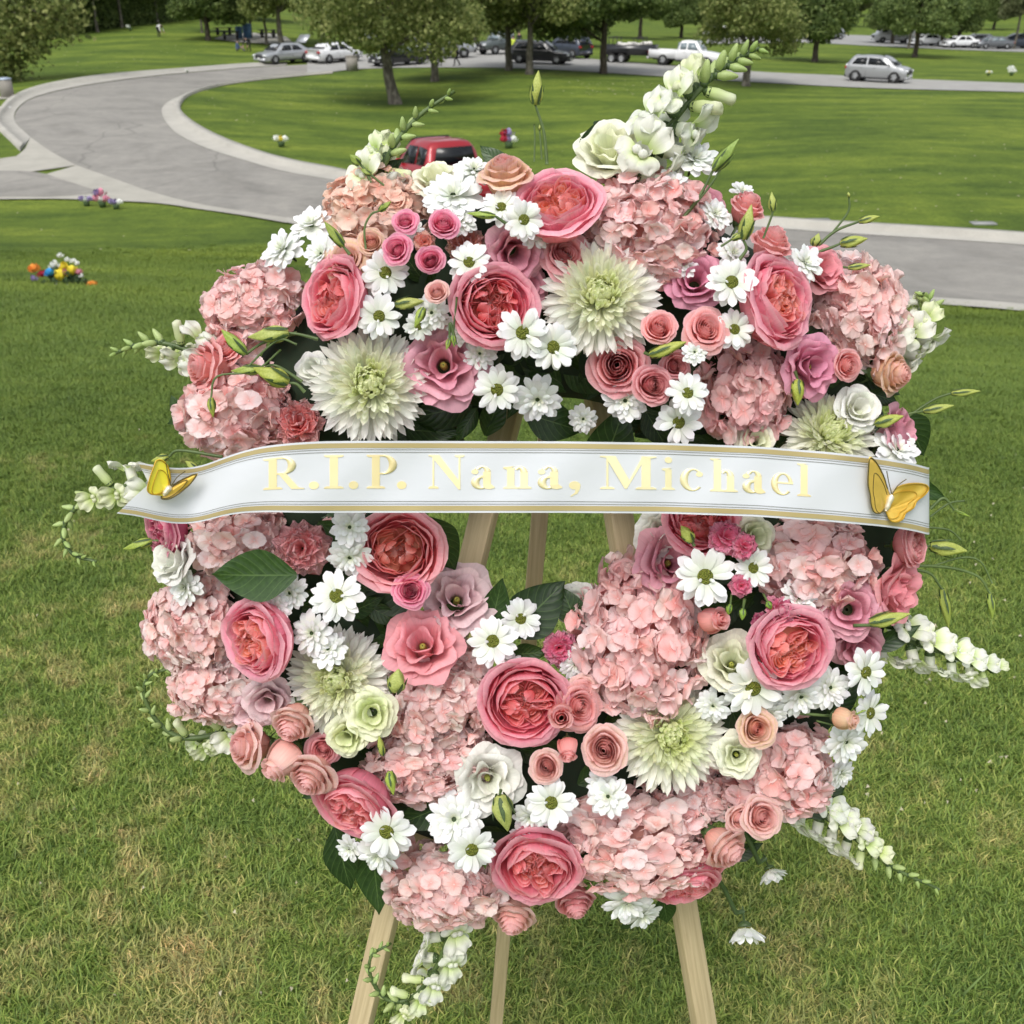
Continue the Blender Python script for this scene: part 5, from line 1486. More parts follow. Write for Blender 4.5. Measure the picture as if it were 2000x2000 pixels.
# ---------------------------------------------------------------- trees
def bark(name, c1, c2, c3):
    m = NT(name)
    mp = m.n('ShaderNodeMapping'); mp.inputs['Scale'].default_value = (5, 5, 2.2); m.l(m.objco(), mp.inputs['Vector'])
    a = m.noise(1.0, 5, .6, vec=mp.outputs[0], dist=.6)
    c = m.ramp(a, [(.35, c1), (.52, c2), (.66, c3)])
    m.l(c, m.b.inputs['Base Color']); m.b.inputs['Roughness'].default_value = .9
    m.bump(a, .6, .03)
    return m.mat
M_bark = bark('sycamore_bark', (.060, .052, .040), (.12, .108, .085), (.20, .185, .15))
M_barkd = bark('dark_bark', (.035, .028, .020), (.065, .052, .038), (.10, .085, .065))
def leafmat(name, c1, c2, c3):
    m = NT(name)
    g = m.n('ShaderNodeNewGeometry')
    a = m.noise(.8, 3, .6, vec=m.objco())
    rp = g.outputs['Random Per Island']
    f = m.math('ADD', m.math('MULTIPLY', a, .55), m.math('MULTIPLY', rp, .5))
    c = m.ramp(f, [(.28, c1), (.52, c2), (.80, c3)])
    m.l(c, m.b.inputs['Base Color']); m.b.inputs['Roughness'].default_value = .6
    m.b.inputs['Specular IOR Level'].default_value = .3
    tr = m.n('ShaderNodeBsdfTranslucent'); m.l(c, tr.inputs['Color'])
    mx = m.n('ShaderNodeMixShader'); mx.inputs[0].default_value = .48
    m.l(m.b.outputs[0], mx.inputs[1]); m.l(tr.outputs[0], mx.inputs[2]); m.l(mx.outputs[0], m.out.inputs['Surface'])
    return m.mat
M_fol = leafmat('sycamore_leaves', (.110, .150, .040), (.215, .265, .080), (.45, .47, .18))
M_fol2 = leafmat('dark_leaves', (.070, .115, .032), (.140, .200, .058), (.27, .34, .11))
M_fol3 = leafmat('olive_leaves', (.09, .12, .045), (.16, .19, .08), (.28, .29, .15))
def tree_mesh(seed, h=9.0, clear=2.1, rad=4.2, leaves=9000, lsize=.22, lean=0., tr=.26, droop=.5, mats=(M_bark, M_fol), nlimb=9):
    r = random.Random(seed); R = np.random.RandomState(seed)
    tb = MB()
    tx = lambda z: lean * z * .14
    pts = [(tx(z) + r.uniform(-.05, .05) * (z > .5), r.uniform(-.05, .05) * (z > .5), z) for z in np.linspace(-.3, h * .72, 9)]
    rads = [tr * 1.45] + [tr * (1.05 - .1 * i) for i in range(8)]
    tb.tube(pts, rads, 10)
    centers = []
    for i in range(nlimb):
        z0 = r.uniform(clear * .95, h * .55); a = i * 2.4 + r.uniform(-.4, .4); L = rad * r.uniform(.55, .95)
        rise = r.uniform(.15, .8) * L
        p0 = np.array([tx(z0), 0, z0]); d = np.array([math.cos(a), math.sin(a), 0])
        q = [p0, p0 + d * L * .35 + [0, 0, rise * .5], p0 + d * L * .7 + [0, 0, rise * .85], p0 + d * L + [0, 0, rise * .8]]
        tb.tube(q, [tr * .42, tr * .28, tr * .16, tr * .05], 6)
        centers += [(q[2], rad * .42), (q[3], rad * .34), (q[3] + np.array([r.uniform(-1, 1), r.uniform(-1, 1), -droop]), rad * .26)]
    for i in range(10):
        a = r.uniform(0, 6.28); rr = rad * r.uniform(0, .6)
        centers.append((np.array([tx(h * .7) + rr * math.cos(a), rr * math.sin(a), r.uniform(clear + 1.4, h * .9)]), rad * r.uniform(.3, .45)))
    trunk = tb.mesh('trunk', [mats[0]])
    w = np.array([c[1] ** 2 for c in centers]); w /= w.sum()
    ci = R.choice(len(centers), leaves, p=w)
    C = np.array([c[0] for c in centers])[ci]; S = np.array([c[1] for c in centers])[ci]
    D = R.normal(size=(leaves, 3)); D /= np.linalg.norm(D, axis=1)[:, None]
    Pp = C + D * (S * R.uniform(.45, 1.02, leaves) ** .6)[:, None] * np.array([1, 1, .72])
    lo = Pp[:, 2] < clear - .2
    Pp[lo, 2] = clear - .2 + R.uniform(0, .9, lo.sum())
    N = R.normal(size=(leaves, 3)) + np.array([0, 0, .8]); N /= np.linalg.norm(N, axis=1)[:, None]
    T_ = np.cross(N, R.normal(size=(leaves, 3))); T_ /= np.linalg.norm(T_, axis=1)[:, None]
    B_ = np.cross(N, T_)
    sz = lsize * R.uniform(.6, 1.25, leaves)[:, None]
    V = np.stack([Pp - T_ * sz * .5, Pp + B_ * sz * .42 + N * sz * .12, Pp + T_ * sz * .62, Pp - B_ * sz * .42 + N * sz * .12], 1).reshape(-1, 3)
    me = bpy.data.meshes.new('crown')
    me.vertices.add(len(V)); me.vertices.foreach_set('co', V.astype(np.float32).ravel())
    me.loops.add(len(V)); me.polygons.add(leaves)
    me.loops.foreach_set('vertex_index', np.arange(len(V), dtype=np.int32))
    me.polygons.foreach_set('loop_start', np.arange(0, len(V), 4, dtype=np.int32))
    me.update(calc_edges=True); me.materials.append(mats[1])
    return trunk, me
TREES = {
 'syc': [tree_mesh(1, 9, 2.2, 4.6, 12000, .25), tree_mesh(2, 8.5, 2.0, 4.2, 10500, .27), tree_mesh(3, 9.5, 2.5, 4.8, 15000, .27)],
 'lean': [tree_mesh(4, 10, 2.7, 5.6, 20000, .24, lean=-1.3, tr=.36, droop=.8)],
 'dark': [tree_mesh(5, 8, 1.7, 3.9, 11000, .30, mats=(M_barkd, M_fol2)), tree_mesh(6, 9, 1.9, 4.4, 12000, .30, mats=(M_barkd, M_fol2))],
 'thin': [tree_mesh(7, 8, 2.6, 2.6, 5200, .26, tr=.15, mats=(M_bark, M_fol3), nlimb=7), tree_mesh(8, 7.5, 2.9, 2.3, 4200, .26, tr=.13, mats=(M_bark, M_fol3), nlimb=6)],
}
def tree(kind, v, px, py, sc, rz, label, group='lawn trees in the park', name='tree', loc=None):
    p = ground(px, py) if loc is None else loc
    t, c = TREES[kind][v]
    root = empty(name, p, (0, 0, rz), sc, label, 'tree', group)
    obj('trunk', t, root); obj('crown', c, root)
    return root
tree('lean', 0, 772, 203, .92, 0, 'thick leaning sycamore nearest the curve, its base above the red pickup')
tree('syc', 0, 849, 159, .95, 1.0, 'slim tree right of the leaning sycamore, between two people in black')
tree('syc', 1, 993, 137, 1.0, 2.0, 'tree in front of the green pickup by the road')
tree('syc', 2, 1034, 145, .98, 3.3, 'tree whose trunk crosses the black wagon')
tree('dark', 1, 1178, 144, 1.0, .4, 'dark trunked tree in front of the trailer tail')
tree('syc', 0, 1457, 168, .92, 4.0, 'tree behind the tip of the tallest snapdragon')
tree('dark', 0, 1591, 121, 1.05, 1.6, 'compact dark tree left of the silver SUV')
tree('dark', 1, 1786, 112, 1.0, 2.2, 'dark leaning tree up the slope from the silver SUV')
for i, (k, v, x, y, s, a, l) in enumerate([
    ('thin', 0, 141, 68, 1.1, 0, 'pale thin trunk at the left end of the hedge'), ('thin', 1, 191, 63, 1.1, 1, 'thin tree second from the left along the hedge'),
    ('thin', 0, 239, 54, 1.15, 2, 'white trunked tree before the middle of the hedge'), ('thin', 1, 281, 48, 1.15, 3, 'white trunked tree left of the bending person'),
    ('thin', 0, 308, 46, 1.1, 4, 'white trunked tree right above the bending person'), ('thin', 1, 368, 36, 1.1, 5, 'pale trunk at the right end of the hedge'),
    ('dark', 0, 407, 79, .95, .4, 'dark young tree left of the picnic slab'), ('thin', 1, 395, 64, .9, 1.4, 'small young tree behind the one by the picnic slab'),
    ('thin', 0, 491, 76, .95, 2.4, 'slim tree behind the blue bins'), ('thin', 1, 521, 87, 1.0, 2.9, 'thin trunk standing in front of the picnic slab'),
    ('syc', 1, 549, 91, 1.0, 3.4, 'stout sycamore right behind the silver sedan'), ('syc', 2, 632, 84, .9, .9, 'tree behind the white sedan'),
    ('dark', 0, 1148, 92, 1.0, 2.4, 'tree on the far lawn above the dark SUV'), ('dark', 1, 1390, 70, 1.0, 3.0, 'far tree behind the sycamore by the snapdragon tip'),
    ('dark', 0, 1330, 74, .9, 4.4, 'far tree behind the white pickup'), ('dark', 1, 1250, 76, .95, 5.4, 'far tree over the trailer load'),
    ('dark', 0, 1742, 86, .95, 1.0, 'forked far tree right of the white van'), ('thin', 0, 1774, 95, 1.1, 1.8, 'thin far tree among the parked white cars'),
    ('dark', 1, 1838, 91, .95, .2, 'far tree with three stems between the white cars'), ('dark', 0, 1869, 92, .95, 2.1, 'far tree right beside the three stemmed one'),
    ('thin', 1, 1980, 96, 1.3, 1.1, 'tall bare trunk near the right edge of the parking'), ('thin', 0, 1996, 95, 1.3, 4.1, 'slanting trunk at the right edge of the parking'),
    ('syc', 2, 1480, 66, 1.0, 2.2, 'olive tree behind the compact dark one'), ('dark', 0, 1080, 72, .9, 1.2, 'far tree above the black wagon'),
    ('syc', 0, 930, 84, .9, 2.9, 'far tree behind the silver pickup'), ('syc', 1, 730, 86, .9, 5.2, 'far tree behind the leaning sycamore'),
    ('dark', 1, 1650, 52, 1.0, .6, 'distant tree across the parking lane, left'), ('dark', 0, 1940, 58, 1.0, 4.6, 'distant tree across the parking lane, right')]):
    tree(k, v, x, y, s, a, l)
# far wood that closes the view
r = random.Random(5)
back = []
for i in range(46):
    a = math.radians(-34 + 68 * i / 45 + r.uniform(-.6, .6)); R_ = r.uniform(290, 350)
    x, y = R_ * math.sin(a), R_ * math.cos(a)
    back.append((x, y, hz(x, y)))
for i in range(18):
    px = r.uniform(-100, 700) if i < 9 else r.uniform(900, 2100); p = ground(px, r.uniform(22, 34)); back.append(tuple(p))
def merged_wood():
    vs, n = [], 0
    V, mats = [], [M_fol2]
    for i, (x, y, z) in enumerate(back):
        me = TREES['dark' if i % 3 else 'syc'][i % 2][1]
        a = np.empty(len(me.vertices) * 3, np.float32); me.vertices.foreach_get('co', a); a = a.reshape(-1, 4, 3)[::3]
        s = r.uniform(1.3, 2.0)
        ctr = a.mean(1, keepdims=True); a = ctr + (a - ctr) * 1.9
        c, s_ = math.cos(i), math.sin(i)
        b = a.copy(); b[..., 0] = a[..., 0] * c - a[..., 1] * s_; b[..., 1] = a[..., 0] * s_ + a[..., 1] * c
        V.append((b * s + np.array([x, y, z - 2.5])).reshape(-1, 3))
    V = np.vstack(V).astype(np.float32)
    me = bpy.data.meshes.new('far_woods'); me.vertices.add(len(V)); me.vertices.foreach_set('co', V.ravel())
    nf = len(V) // 4
    me.loops.add(len(V)); me.polygons.add(nf); me.loops.foreach_set('vertex_index', np.arange(len(V), dtype=np.int32)); me.polygons.foreach_set('loop_start', np.arange(0, len(V), 4, dtype=np.int32))
    me.update(calc_edges=True); me.materials.append(M_fol3)
    return obj('far_woods', me, kind='stuff')
merged_wood()
# clipped hedge on the left slope
def hedge(pts, h, w, label):
    root_p = ground(*pts[0]); R = np.random.RandomState(3)
    G = resample(pts, 60)
    V = []
    n = 26000
    i = R.randint(0, 59, n); t = R.uniform(0, 1, n)[:, None]
    P = G[i] * (1 - t) + G[i + 1] * t
    d = G[i + 1] - G[i]; nn = np.c_[-d[:, 1], d[:, 0]]; nn /= np.linalg.norm(nn, axis=1)[:, None]
    side = R.choice([-1, 1], n); face = R.uniform(0, 1, n) < .3
    off = np.where(face, R.uniform(-1, 1, n), side) * w / 2
    z = hgt(P[:, 0], P[:, 1]) + np.where(face, h, R.uniform(-.1, h, n))
    P3 = np.c_[P + nn * off[:, None], z] + R.normal(size=(n, 3)) * .10
    N = R.normal(size=(n, 3)); N /= np.linalg.norm(N, axis=1)[:, None]
    T_ = np.cross(N, R.normal(size=(n, 3))); T_ /= np.linalg.norm(T_, axis=1)[:, None]; B_ = np.cross(N, T_)
    s = R.uniform(.12, .24, n)[:, None]
    V = np.stack([P3 - T_ * s, P3 - B_ * s * .7, P3 + T_ * s, P3 + B_ * s * .7], 1) - root_p
    root = empty('hedge', root_p, label=label, cat='hedge')
    me = bpy.data.meshes.new('foliage'); V = V.reshape(-1, 3).astype(np.float32)
    me.vertices.add(len(V)); me.vertices.foreach_set('co', V.ravel()); me.loops.add(len(V)); me.polygons.add(n)
    me.loops.foreach_set('vertex_index', np.arange(len(V), dtype=np.int32)); me.polygons.foreach_set('loop_start', np.arange(0, len(V), 4, dtype=np.int32))
    me.update(calc_edges=True); me.materials.append(M_fol2)
    obj('foliage', me, root)
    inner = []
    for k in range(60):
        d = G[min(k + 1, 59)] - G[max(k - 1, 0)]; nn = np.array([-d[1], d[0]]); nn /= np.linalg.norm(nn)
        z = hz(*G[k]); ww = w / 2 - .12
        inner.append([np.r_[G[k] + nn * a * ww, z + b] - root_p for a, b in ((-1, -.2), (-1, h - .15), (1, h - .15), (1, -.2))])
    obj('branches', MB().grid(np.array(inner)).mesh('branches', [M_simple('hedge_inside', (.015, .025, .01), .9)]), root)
hedge([(60, 82), (141, 66), (239, 52), (320, 43), (420, 33)], 3.4, 1.6, 'dark clipped hedge along the top of the left slope')
# near tree whose branches hang in at the top left corner
def near_tree():
    r = random.Random(31); R = np.random.RandomState(31)
    base = ground(-330, 190); top_d = 9
    root = empty('sycamore', base, label='big sycamore outside the left edge whose leafy branches hang into the corner', cat='tree', group='lawn trees in the park')
    tb = MB(); tb.tube([(0, 0, -.3), (.1, .1, 2.5), (0, .2, 5), (.3, 0, 9)], [.5, .38, .32, .15], 12)
    obj('trunk', tb.mesh('trunk', [M_bark]), root)
    lb = MB(); leavesP = []
    Yd = base[1]
    tips = [(18, 40, 0), (60, 10, 1), (110, 15, -1), (30, 110, .5), (70, 60, 0), (5, 80, -.6), (100, 50, 1.2), (128, 40, .5), (48, 85, 1), (66, 98, .2), (10, 135, 0), (-30, 100, 0), (-40, 50, 1), (-20, 150, .5), (85, -20, 0), (140, -10, 1), (30, -20, .5), (120, 62, 0), (-80, 60, 1), (-120, 120, 0), (20, 150, .5)]
    for (px, py, dy) in tips:
        e = at_dist(px, py - 8, Yd + dy) - base
        s = np.array([0.1, 0.1, r.uniform(5, 8)])
        m_ = (s + e) / 2 + np.array([0, 0, 1.4])
        q = catmull([s, m_, e + np.array([-.3, 0, .5]), e], 14)
        lb.tube(q, np.linspace(.10, .012, 14), 6)
        for k in range(360):
            t = r.uniform(.55, 1.04); b = q[min(13, int(t * 13))]
            leavesP.append(b + R.normal(size=3) * (.55 + .35 * (1 - t)) * np.array([1, 1, .8]) + np.array([0, 0, -.15]))
    obj('branches', lb.mesh('branches', [M_bark]), root)
    P = np.array(leavesP); n = len(P)
    lb = MB()
    N = R.normal(size=(n, 3)) + np.array([0, 0, .5]); N /= np.linalg.norm(N, axis=1)[:, None]
    T_ = np.cross(N, R.normal(size=(n, 3))); T_ /= np.linalg.norm(T_, axis=1)[:, None]; B_ = np.cross(N, T_)
    s = R.uniform(.09, .20, n)[:, None]
    shape = [(-1, 0), (-.3, -.45), (-.1, -.95), (.3, -.45), (1, -.5), (.75, 0), (1, .5), (.3, .45), (-.1, .95), (-.3, .45)]
    V = np.stack([P + T_ * s * a + B_ * s * b + N * s * .18 * abs(b) for a, b in shape], 1).reshape(-1, 3).astype(np.float32)
    k = len(shape)
    me = bpy.data.meshes.new('crown'); me.vertices.add(len(V)); me.vertices.foreach_set('co', V.ravel()); me.loops.add(len(V)); me.polygons.add(n)
    me.loops.foreach_set('vertex_index', np.arange(len(V), dtype=np.int32)); me.polygons.foreach_set('loop_start', np.arange(0, len(V), k, dtype=np.int32))
    me.update(calc_edges=True); me.materials.append(M_fol)
    obj('crown', me, root)
near_tree()

# ---------------------------------------------------------------- vehicles
def paint(name, col, metal=.4, rough=.3):
    m = M_simple(name, col, rough, metal, coat=.6); return m
M_silver = paint('silver_paint', (.42, .44, .46)); M_whitep = paint('white_paint', (.78, .79, .80), 0); M_blackp = paint('black_paint', (.018, .019, .021), .2)
M_greyp = paint('grey_paint', (.14, .15, .16)); M_greenp = paint('grey_green_paint', (.10, .12, .115)); M_redp = paint('red_paint', (.34, .012, .020), .2, .28)
M_lgrey = paint('light_silver_paint', (.36, .37, .38)); M_navy = paint('dark_blue_paint', (.03, .04, .06), .2)
M_glass = M_simple('car_glass', (.012, .014, .016), .12, 0, spec=.35)
M_glasst = M_simple('clear_car_glass', (.20, .25, .27), .06, 0, spec=.8)
M_tyre = M_simple('tyre_rubber', (.02, .02, .02), .85); M_rim = M_simple('wheel_rim', (.42, .43, .44), .35, .7)
M_trim = M_simple('black_plastic', (.022, .022, .024), .6); M_lamp = M_simple('headlamp_glass', (.75, .78, .80), .12); M_tail = M_simple('tail_lamp_glass', (.38, .012, .012), .2)
M_chrome = M_simple('chrome', (.6, .6, .6), .15, .9); M_plate = M_simple('number_plate', (.75, .75, .72), .5)
# profiles: x along the car (0 rear .. 1 front), fractions of length; heights in m
CAR = {
 'sedan': dict(L=4.85, W=1.82, H=1.45, belt=.92, hood=.88, deck=1.02, cab=(.13, .30, .60, .77), wb=(.20, .81), wr=.34),
 'suv':   dict(L=4.5, W=1.84, H=1.78, belt=1.12, hood=1.13, deck=1.18, cab=(.02, .14, .55, .81), wb=(.18, .81), wr=.39),
 'wagon': dict(L=5.0, W=1.92, H=1.66, belt=1.02, hood=.98, deck=1.08, cab=(.02, .13, .56, .75), wb=(.19, .81), wr=.37),
 'hatch': dict(L=4.4, W=1.78, H=1.48, belt=.94, hood=.90, deck=1.0, cab=(.03, .16, .58, .76), wb=(.18, .81), wr=.33),
 'van':   dict(L=5.6, W=2.0, H=2.3, belt=1.25, hood=1.15, deck=1.4, cab=(.005, .03, .80, .90), wb=(.19, .80), wr=.36),
 'pickup':dict(L=6.1, W=2.02, H=1.95, belt=1.22, hood=1.20, deck=1.15, cab=(.40, .425, .62, .735), wb=(.205, .80), wr=.41),
}
def car_body(c, mat, pickup):
    L, W, H = c['L'], c['W'], c['H']; x0 = 0.375 if pickup else 0.0
    st = []
    gz = .22 if not pickup else .42
    xs = np.linspace(x0, 1, 34)
    for x in xs:
        e = min(1, (1 - x) / .10); rr_ = min(1, (x - 0) / .07) if not pickup else 1
        wf = (1 - .16 * (1 - e) ** 2) * (1 - .12 * (1 - rr_) ** 2)
        w = W / 2 * wf
        a, b, d, f = c['cab']
        roof = None
        if x <= a: zt = c['deck']; k = 0
        elif x < b: k = (x - a) / (b - a)
        elif x <= d: k = 1
        elif x < f: k = (f - x) / (f - d)
        else: k = 0
        low = c['deck'] if x < (b + d) / 2 else c['hood'] * (1 - .20 * max(0, (x - f) / (1 - f)) ** 2 if x > f else 1)
        k = max(0, min(1, k)); k = math.sin(k * PI / 2)
        arch = H - .06 * ((x - (b + d) / 2) / ((d - b) / 2 + 1e-6)) ** 2 * (b < x < d)
        zt = low + (arch - low) * k
        belt = min(c['belt'] * (1 - .03 * (x > .7) * (x - .7) / .3), zt)
        if x > f: belt = min(belt, low * .93)
        if x < a: belt = min(belt, low * .93)
        wt = w * (1 - .26 * k - .10 * (1 - k))
        z0 = gz + .12 * (1 - min(1, (1 - x) / .05)) + .12 * (1 - min(1, x / .05))
        st.append([(0, z0), (w * .86, z0), (w * .97, z0 + .16), (w, z0 + (belt - z0) * .55), (w * .985, belt * .97), (w * .95, belt), (wt + (w * .95 - wt) * .12, belt + (zt - belt) * .80), (wt * .86, zt - .012), (wt * .45, zt + .012), (0, zt + .018)])
    P = []
    for x, s in zip(xs, st):
        row = [((x - .5) * L, -y, z) for y, z in s] + [((x - .5) * L, y, z) for y, z in reversed(s[1:-1])]
        P.append(row)
    P = np.array(P); n = P.shape[1]
    b = MB(); b.grid(P, close=True)
    b.f.append(tuple(range(n))); b.m.append(0)
    e = (len(xs) - 1) * n; b.f.append(tuple(e + i for i in reversed(range(n)))); b.m.append(0)
    return b.mesh('body', [mat]), st, xs
def quadp(pts, mat, name, th=.012):
    b = MB(); n = len(pts); pts = [np.array(p, float) for p in pts]
    nn = np.cross(pts[1] - pts[0], pts[-1] - pts[0]); nn /= np.linalg.norm(nn)
    b.add([p + nn * th for p in pts] + [p - nn * th for p in pts], [tuple(range(n)), tuple(reversed(range(n, 2 * n)))] + [(i, i + n, (i + 1) % n + n, (i + 1) % n) for i in range(n)])
    return b.mesh(name, [mat], smooth=False)
WH = {}
def wheel_meshes(r_):
    k = round(r_, 2)
    if k not in WH:
        t = MB().lathe([(r_ * .62, -.11), (r_ * .95, -.11), (r_, -.07), (r_, .07), (r_ * .95, .11), (r_ * .62, .11)], 24).mesh('tyre', [M_tyre])
        rb = MB().lathe([(.001, .09), (r_ * .2, .095), (r_ * .25, .06), (r_ * .60, .05), (r_ * .66, .10), (r_ * .66, -.10), (.001, -.10)], 20)
        for i in range(5):
            a = i * 2 * PI / 5; R = np.array([[math.cos(a), -math.sin(a), 0], [math.sin(a), math.cos(a), 0], [0, 0, 1]])
            rb.box(R @ np.array([r_ * .38, 0, .075]), (r_ * .5, .07, .04), R)
        WH[k] = (t, rb.mesh('rim', [M_rim]))
    return WH[k]
def car(kind, px, py, head, mat, name, label, group='cars parked along the far road', glass=None, cat='car', scale=1.0, loc=None, hatch=False):
    """head: direction the nose points, degrees clockwise from straight away"""
    c = CAR[kind]; pick = kind == 'pickup'
    p = ground(px, py) if loc is None else loc
    h = math.radians(head); dx, dy = math.sin(h), math.cos(h)
    zf, zr = hz(p[0] + dx * 1.4, p[1] + dy * 1.4), hz(p[0] - dx * 1.4, p[1] - dy * 1.4)
    pitch = math.atan2(zf - zr, 2.8)
    root = empty(name, (p[0], p[1], (zf + zr) / 2 + .05), (0, -pitch, PI / 2 - h), scale, label, cat, group)
    L, W, H = c['L'], c['W'], c['H']; glass = glass or M_glass
    me, st, xs = car_body(c, mat, pick)
    obj('body', me, root)
    a, b_, d, f = c['cab']
    def sec(x): return [tuple(np.interp(x, xs, [s[k][q] for s in st]) for q in (0, 1)) for k in range(10)]
    X = lambda x: (x - .5) * L
    # side windows
    for sgn in (-1, 1):
        def W3(x, t, o=.010):
            s = sec(x); y = s[5][0] + (s[6][0] - s[5][0]) * t; z = s[5][1] + (s[6][1] - s[5][1]) * t
            return (X(x), sgn * (y + o), z)
        cols_ = [(b_ + .02, (b_ + d) / 2 - .012), ((b_ + d) / 2 + .012, d - .005)] if not pick else [(b_ + .005, (b_ + d) / 2 - .008), ((b_ + d) / 2 + .008, d)]
        if kind == 'van': cols_ = [(d - .10, d)]
        for i, (u0, u1) in enumerate(cols_):
            pts = [W3(u0, .10), W3(u1, .10), W3(u1, .97), W3(u0, .97)]
            if i == len(cols_) - 1: pts = [W3(u0, .10), W3(u1 + (f - d) * .55, .10), W3(u1, .97), W3(u0, .97)]
            if i == 0 and not pick and kind != 'van': pts = [W3(max(a + .02, u0 - (b_ - a) * .5), .12), W3(u1, .10), W3(u1, .97), W3(u0, .95)]
            obj('side_window', quadp(pts if sgn > 0 else pts[::-1], glass, 'side_window'), root)
        m = MB().box((X(d + (f - d) * .6), sgn * (W / 2 + .07), c['belt'] + .09), (.10, .18, .14)).mesh('mirror', [mat], smooth=False); obj('mirror', m, root)
        dl = MB().box((X((b_ + d) / 2), sgn * (W / 2 + .002), .55 + .2 * pick), (.012, .012, c['belt'] - .62)).mesh('door_gap', [M_trim], smooth=False); obj('door_gap', dl, root)
        for k_ in (.25, .75):
            dh = MB().box((X(b_ + (d - b_) * k_ + .02), sgn * (W / 2 + .01), c['belt'] - .14), (.17, .03, .03)).mesh('door_handle', [M_chrome if pick else mat], smooth=False); obj('door_handle', dh, root)
        ss = MB().box((X(.5 if not pick else .52), sgn * W / 2 * .93, .27 + .14 * pick), (L * (.46 if not pick else .3), .06, .10)).mesh('sill', [M_trim], smooth=False); obj('sill', ss, root)
    def across(x, k, o):
        s = sec(x); return s[k][0] * .96, s[k][1] + o
    yf, zf_ = sec(f)[7]; yd, zd = sec(d)[7]
    ws = [(X(f - .012), -sec(f)[6][0] * .96, sec(f - .012)[9][1] + .004), (X(f - .012), sec(f)[6][0] * .96, sec(f - .012)[9][1] + .004), (X(d + .012), sec(d)[7][0], sec(d + .012)[9][1] - .01), (X(d + .012), -sec(d)[7][0], sec(d + .012)[9][1] - .01)]
    n_ = []
    for x_, y_, z_ in ws: n_.append((x_ + .03, y_, z_ + .035))
    obj('windshield', quadp(n_, glass, 'windshield'), root)
    if kind != 'van':
        aa = a if not pick else a
        rw = [(X(aa) - .01, sec(aa + .004)[6][0] * .86, c['deck'] + .08), (X(aa) - .01, -sec(aa + .004)[6][0] * .86, c['deck'] + .08), (X(b_) - .02, -sec(b_)[7][0] * .92, sec(b_)[9][1] - .10), (X(b_) - .02, sec(b_)[7][0] * .92, sec(b_)[9][1] - .10)]
        if pick: rw = [(X(a) - .03, y_, z_) for (_, y_, z_) in rw]
        obj('rear_window', quadp([(x_ - .03, y_, z_ + .02) for x_, y_, z_ in rw], glass, 'rear_window'), root)
    # front
    fz = c['hood'] * .72
    obj('grille', MB().box((X(1) - .03, 0, fz - .08), (.12, W * .50, .24 + .18 * pick)).mesh('grille', [M_trim], smooth=False), root)
    obj('front_bumper', MB().box((X(1) - .05, 0, .34 + .16 * pick), (.18, W * .84, .18)).mesh('front_bumper', [M_trim if pick else mat], smooth=False), root)
    obj('number_plate', MB().box((X(1) + .045, 0, .42 + .16 * pick), (.02, .32, .12)).mesh('number_plate', [M_plate], smooth=False), root)
    for sgn in (-1, 1):
        obj('headlight', MB().box((X(.985), sgn * W * .36, fz + .01), (.20, W * .17, .13 + .07 * pick)).mesh('headlight', [M_lamp], smooth=False), root)
    xr = X(0)
    if pick:
        x_b = X(.375); bl = x_b - xr
        for sgn in (-1, 1):
            obj('bed_side', MB().box((xr + bl / 2, sgn * (W / 2 - .05), .86), (bl, .11, .62)).mesh('bed_side', [mat], smooth=False), root)
        obj('tailgate', MB().box((xr + .04, 0, .88), (.08, W - .22, .58)).mesh('tailgate', [mat], smooth=False), root)
        obj('bed_floor', MB().box((xr + bl / 2, 0, .66), (bl - .1, W - .25, .06)).mesh('bed_floor', [M_trim], smooth=False), root)
        obj('frame_rail', MB().box((0, 0, .46), (L * .92, .9, .14)).mesh('frame_rail', [M_trim], smooth=False), root)
        obj('rear_bumper', MB().box((xr - .08, 0, .52), (.18, W * .92, .18)).mesh('rear_bumper', [M_chrome], smooth=False), root)
        tz = .90
    else:
        obj('rear_bumper', MB().box((xr + .03, 0, .40), (.14, W * .84, .20)).mesh('rear_bumper', [M_trim if kind in ('suv', 'wagon') else mat], smooth=False), root)
        tz = c['deck'] * .80
    for sgn in (-1, 1):
        obj('taillight', MB().box((xr + .03, sgn * W * .385, tz), (.16, W * .15, .16 + .14 * pick)).mesh('taillight', [M_tail], smooth=False), root)
    t, rim = wheel_meshes(c['wr'])
    for wx in c['wb']:
        for sgn in (-1, 1):
            M = Matrix.Translation((X(wx), sgn * (W / 2 - .10), c['wr'])) @ Matrix.Rotation(-sgn * PI / 2, 4, 'X')
            arch = MB().lathe([(.01, .02), (c['wr'] * 1.17, .02), (c['wr'] * 1.17, .085), (.01, .085)], 24)
            o = obj('wheel_arch', arch.mesh('wheel_arch', [M_trim]), root); o.matrix_basis = Matrix.Translation((0, 0, .02)) @ M
            w = empty('wheel'); w.parent = root; w.matrix_basis = M @ Matrix.Translation((0, 0, .03))
            obj('tyre', t, w); obj('rim', rim, w)
    if hatch:
        pts = [(X(.14), -.62, 1.42), (X(.14), .62, 1.42), (X(.01), .66, 1.98), (X(.01), -.66, 1.98)]
        obj('trunk_lid', quadp(pts, mat, 'trunk_lid', .03), root)
        obj('trunk_opening', MB().box((X(.075), 0, c['deck'] - .02), (L * .11, 1.2, .08)).mesh('trunk_opening', [M_trim], smooth=False), root)
    return root
car('sedan', 556, 124, 222, M_silver, 'sedan', 'silver sedan with raised trunk lid facing down the curved road', hatch=True)
car('sedan', 655, 122, 38, M_whitep, 'sedan', 'white sedan seen from behind beside the stone bin')
car('sedan', 779, 128, 228, M_blackp, 'sedan', 'black sedan behind the leaning sycamore trunk', glass=M_glasst)
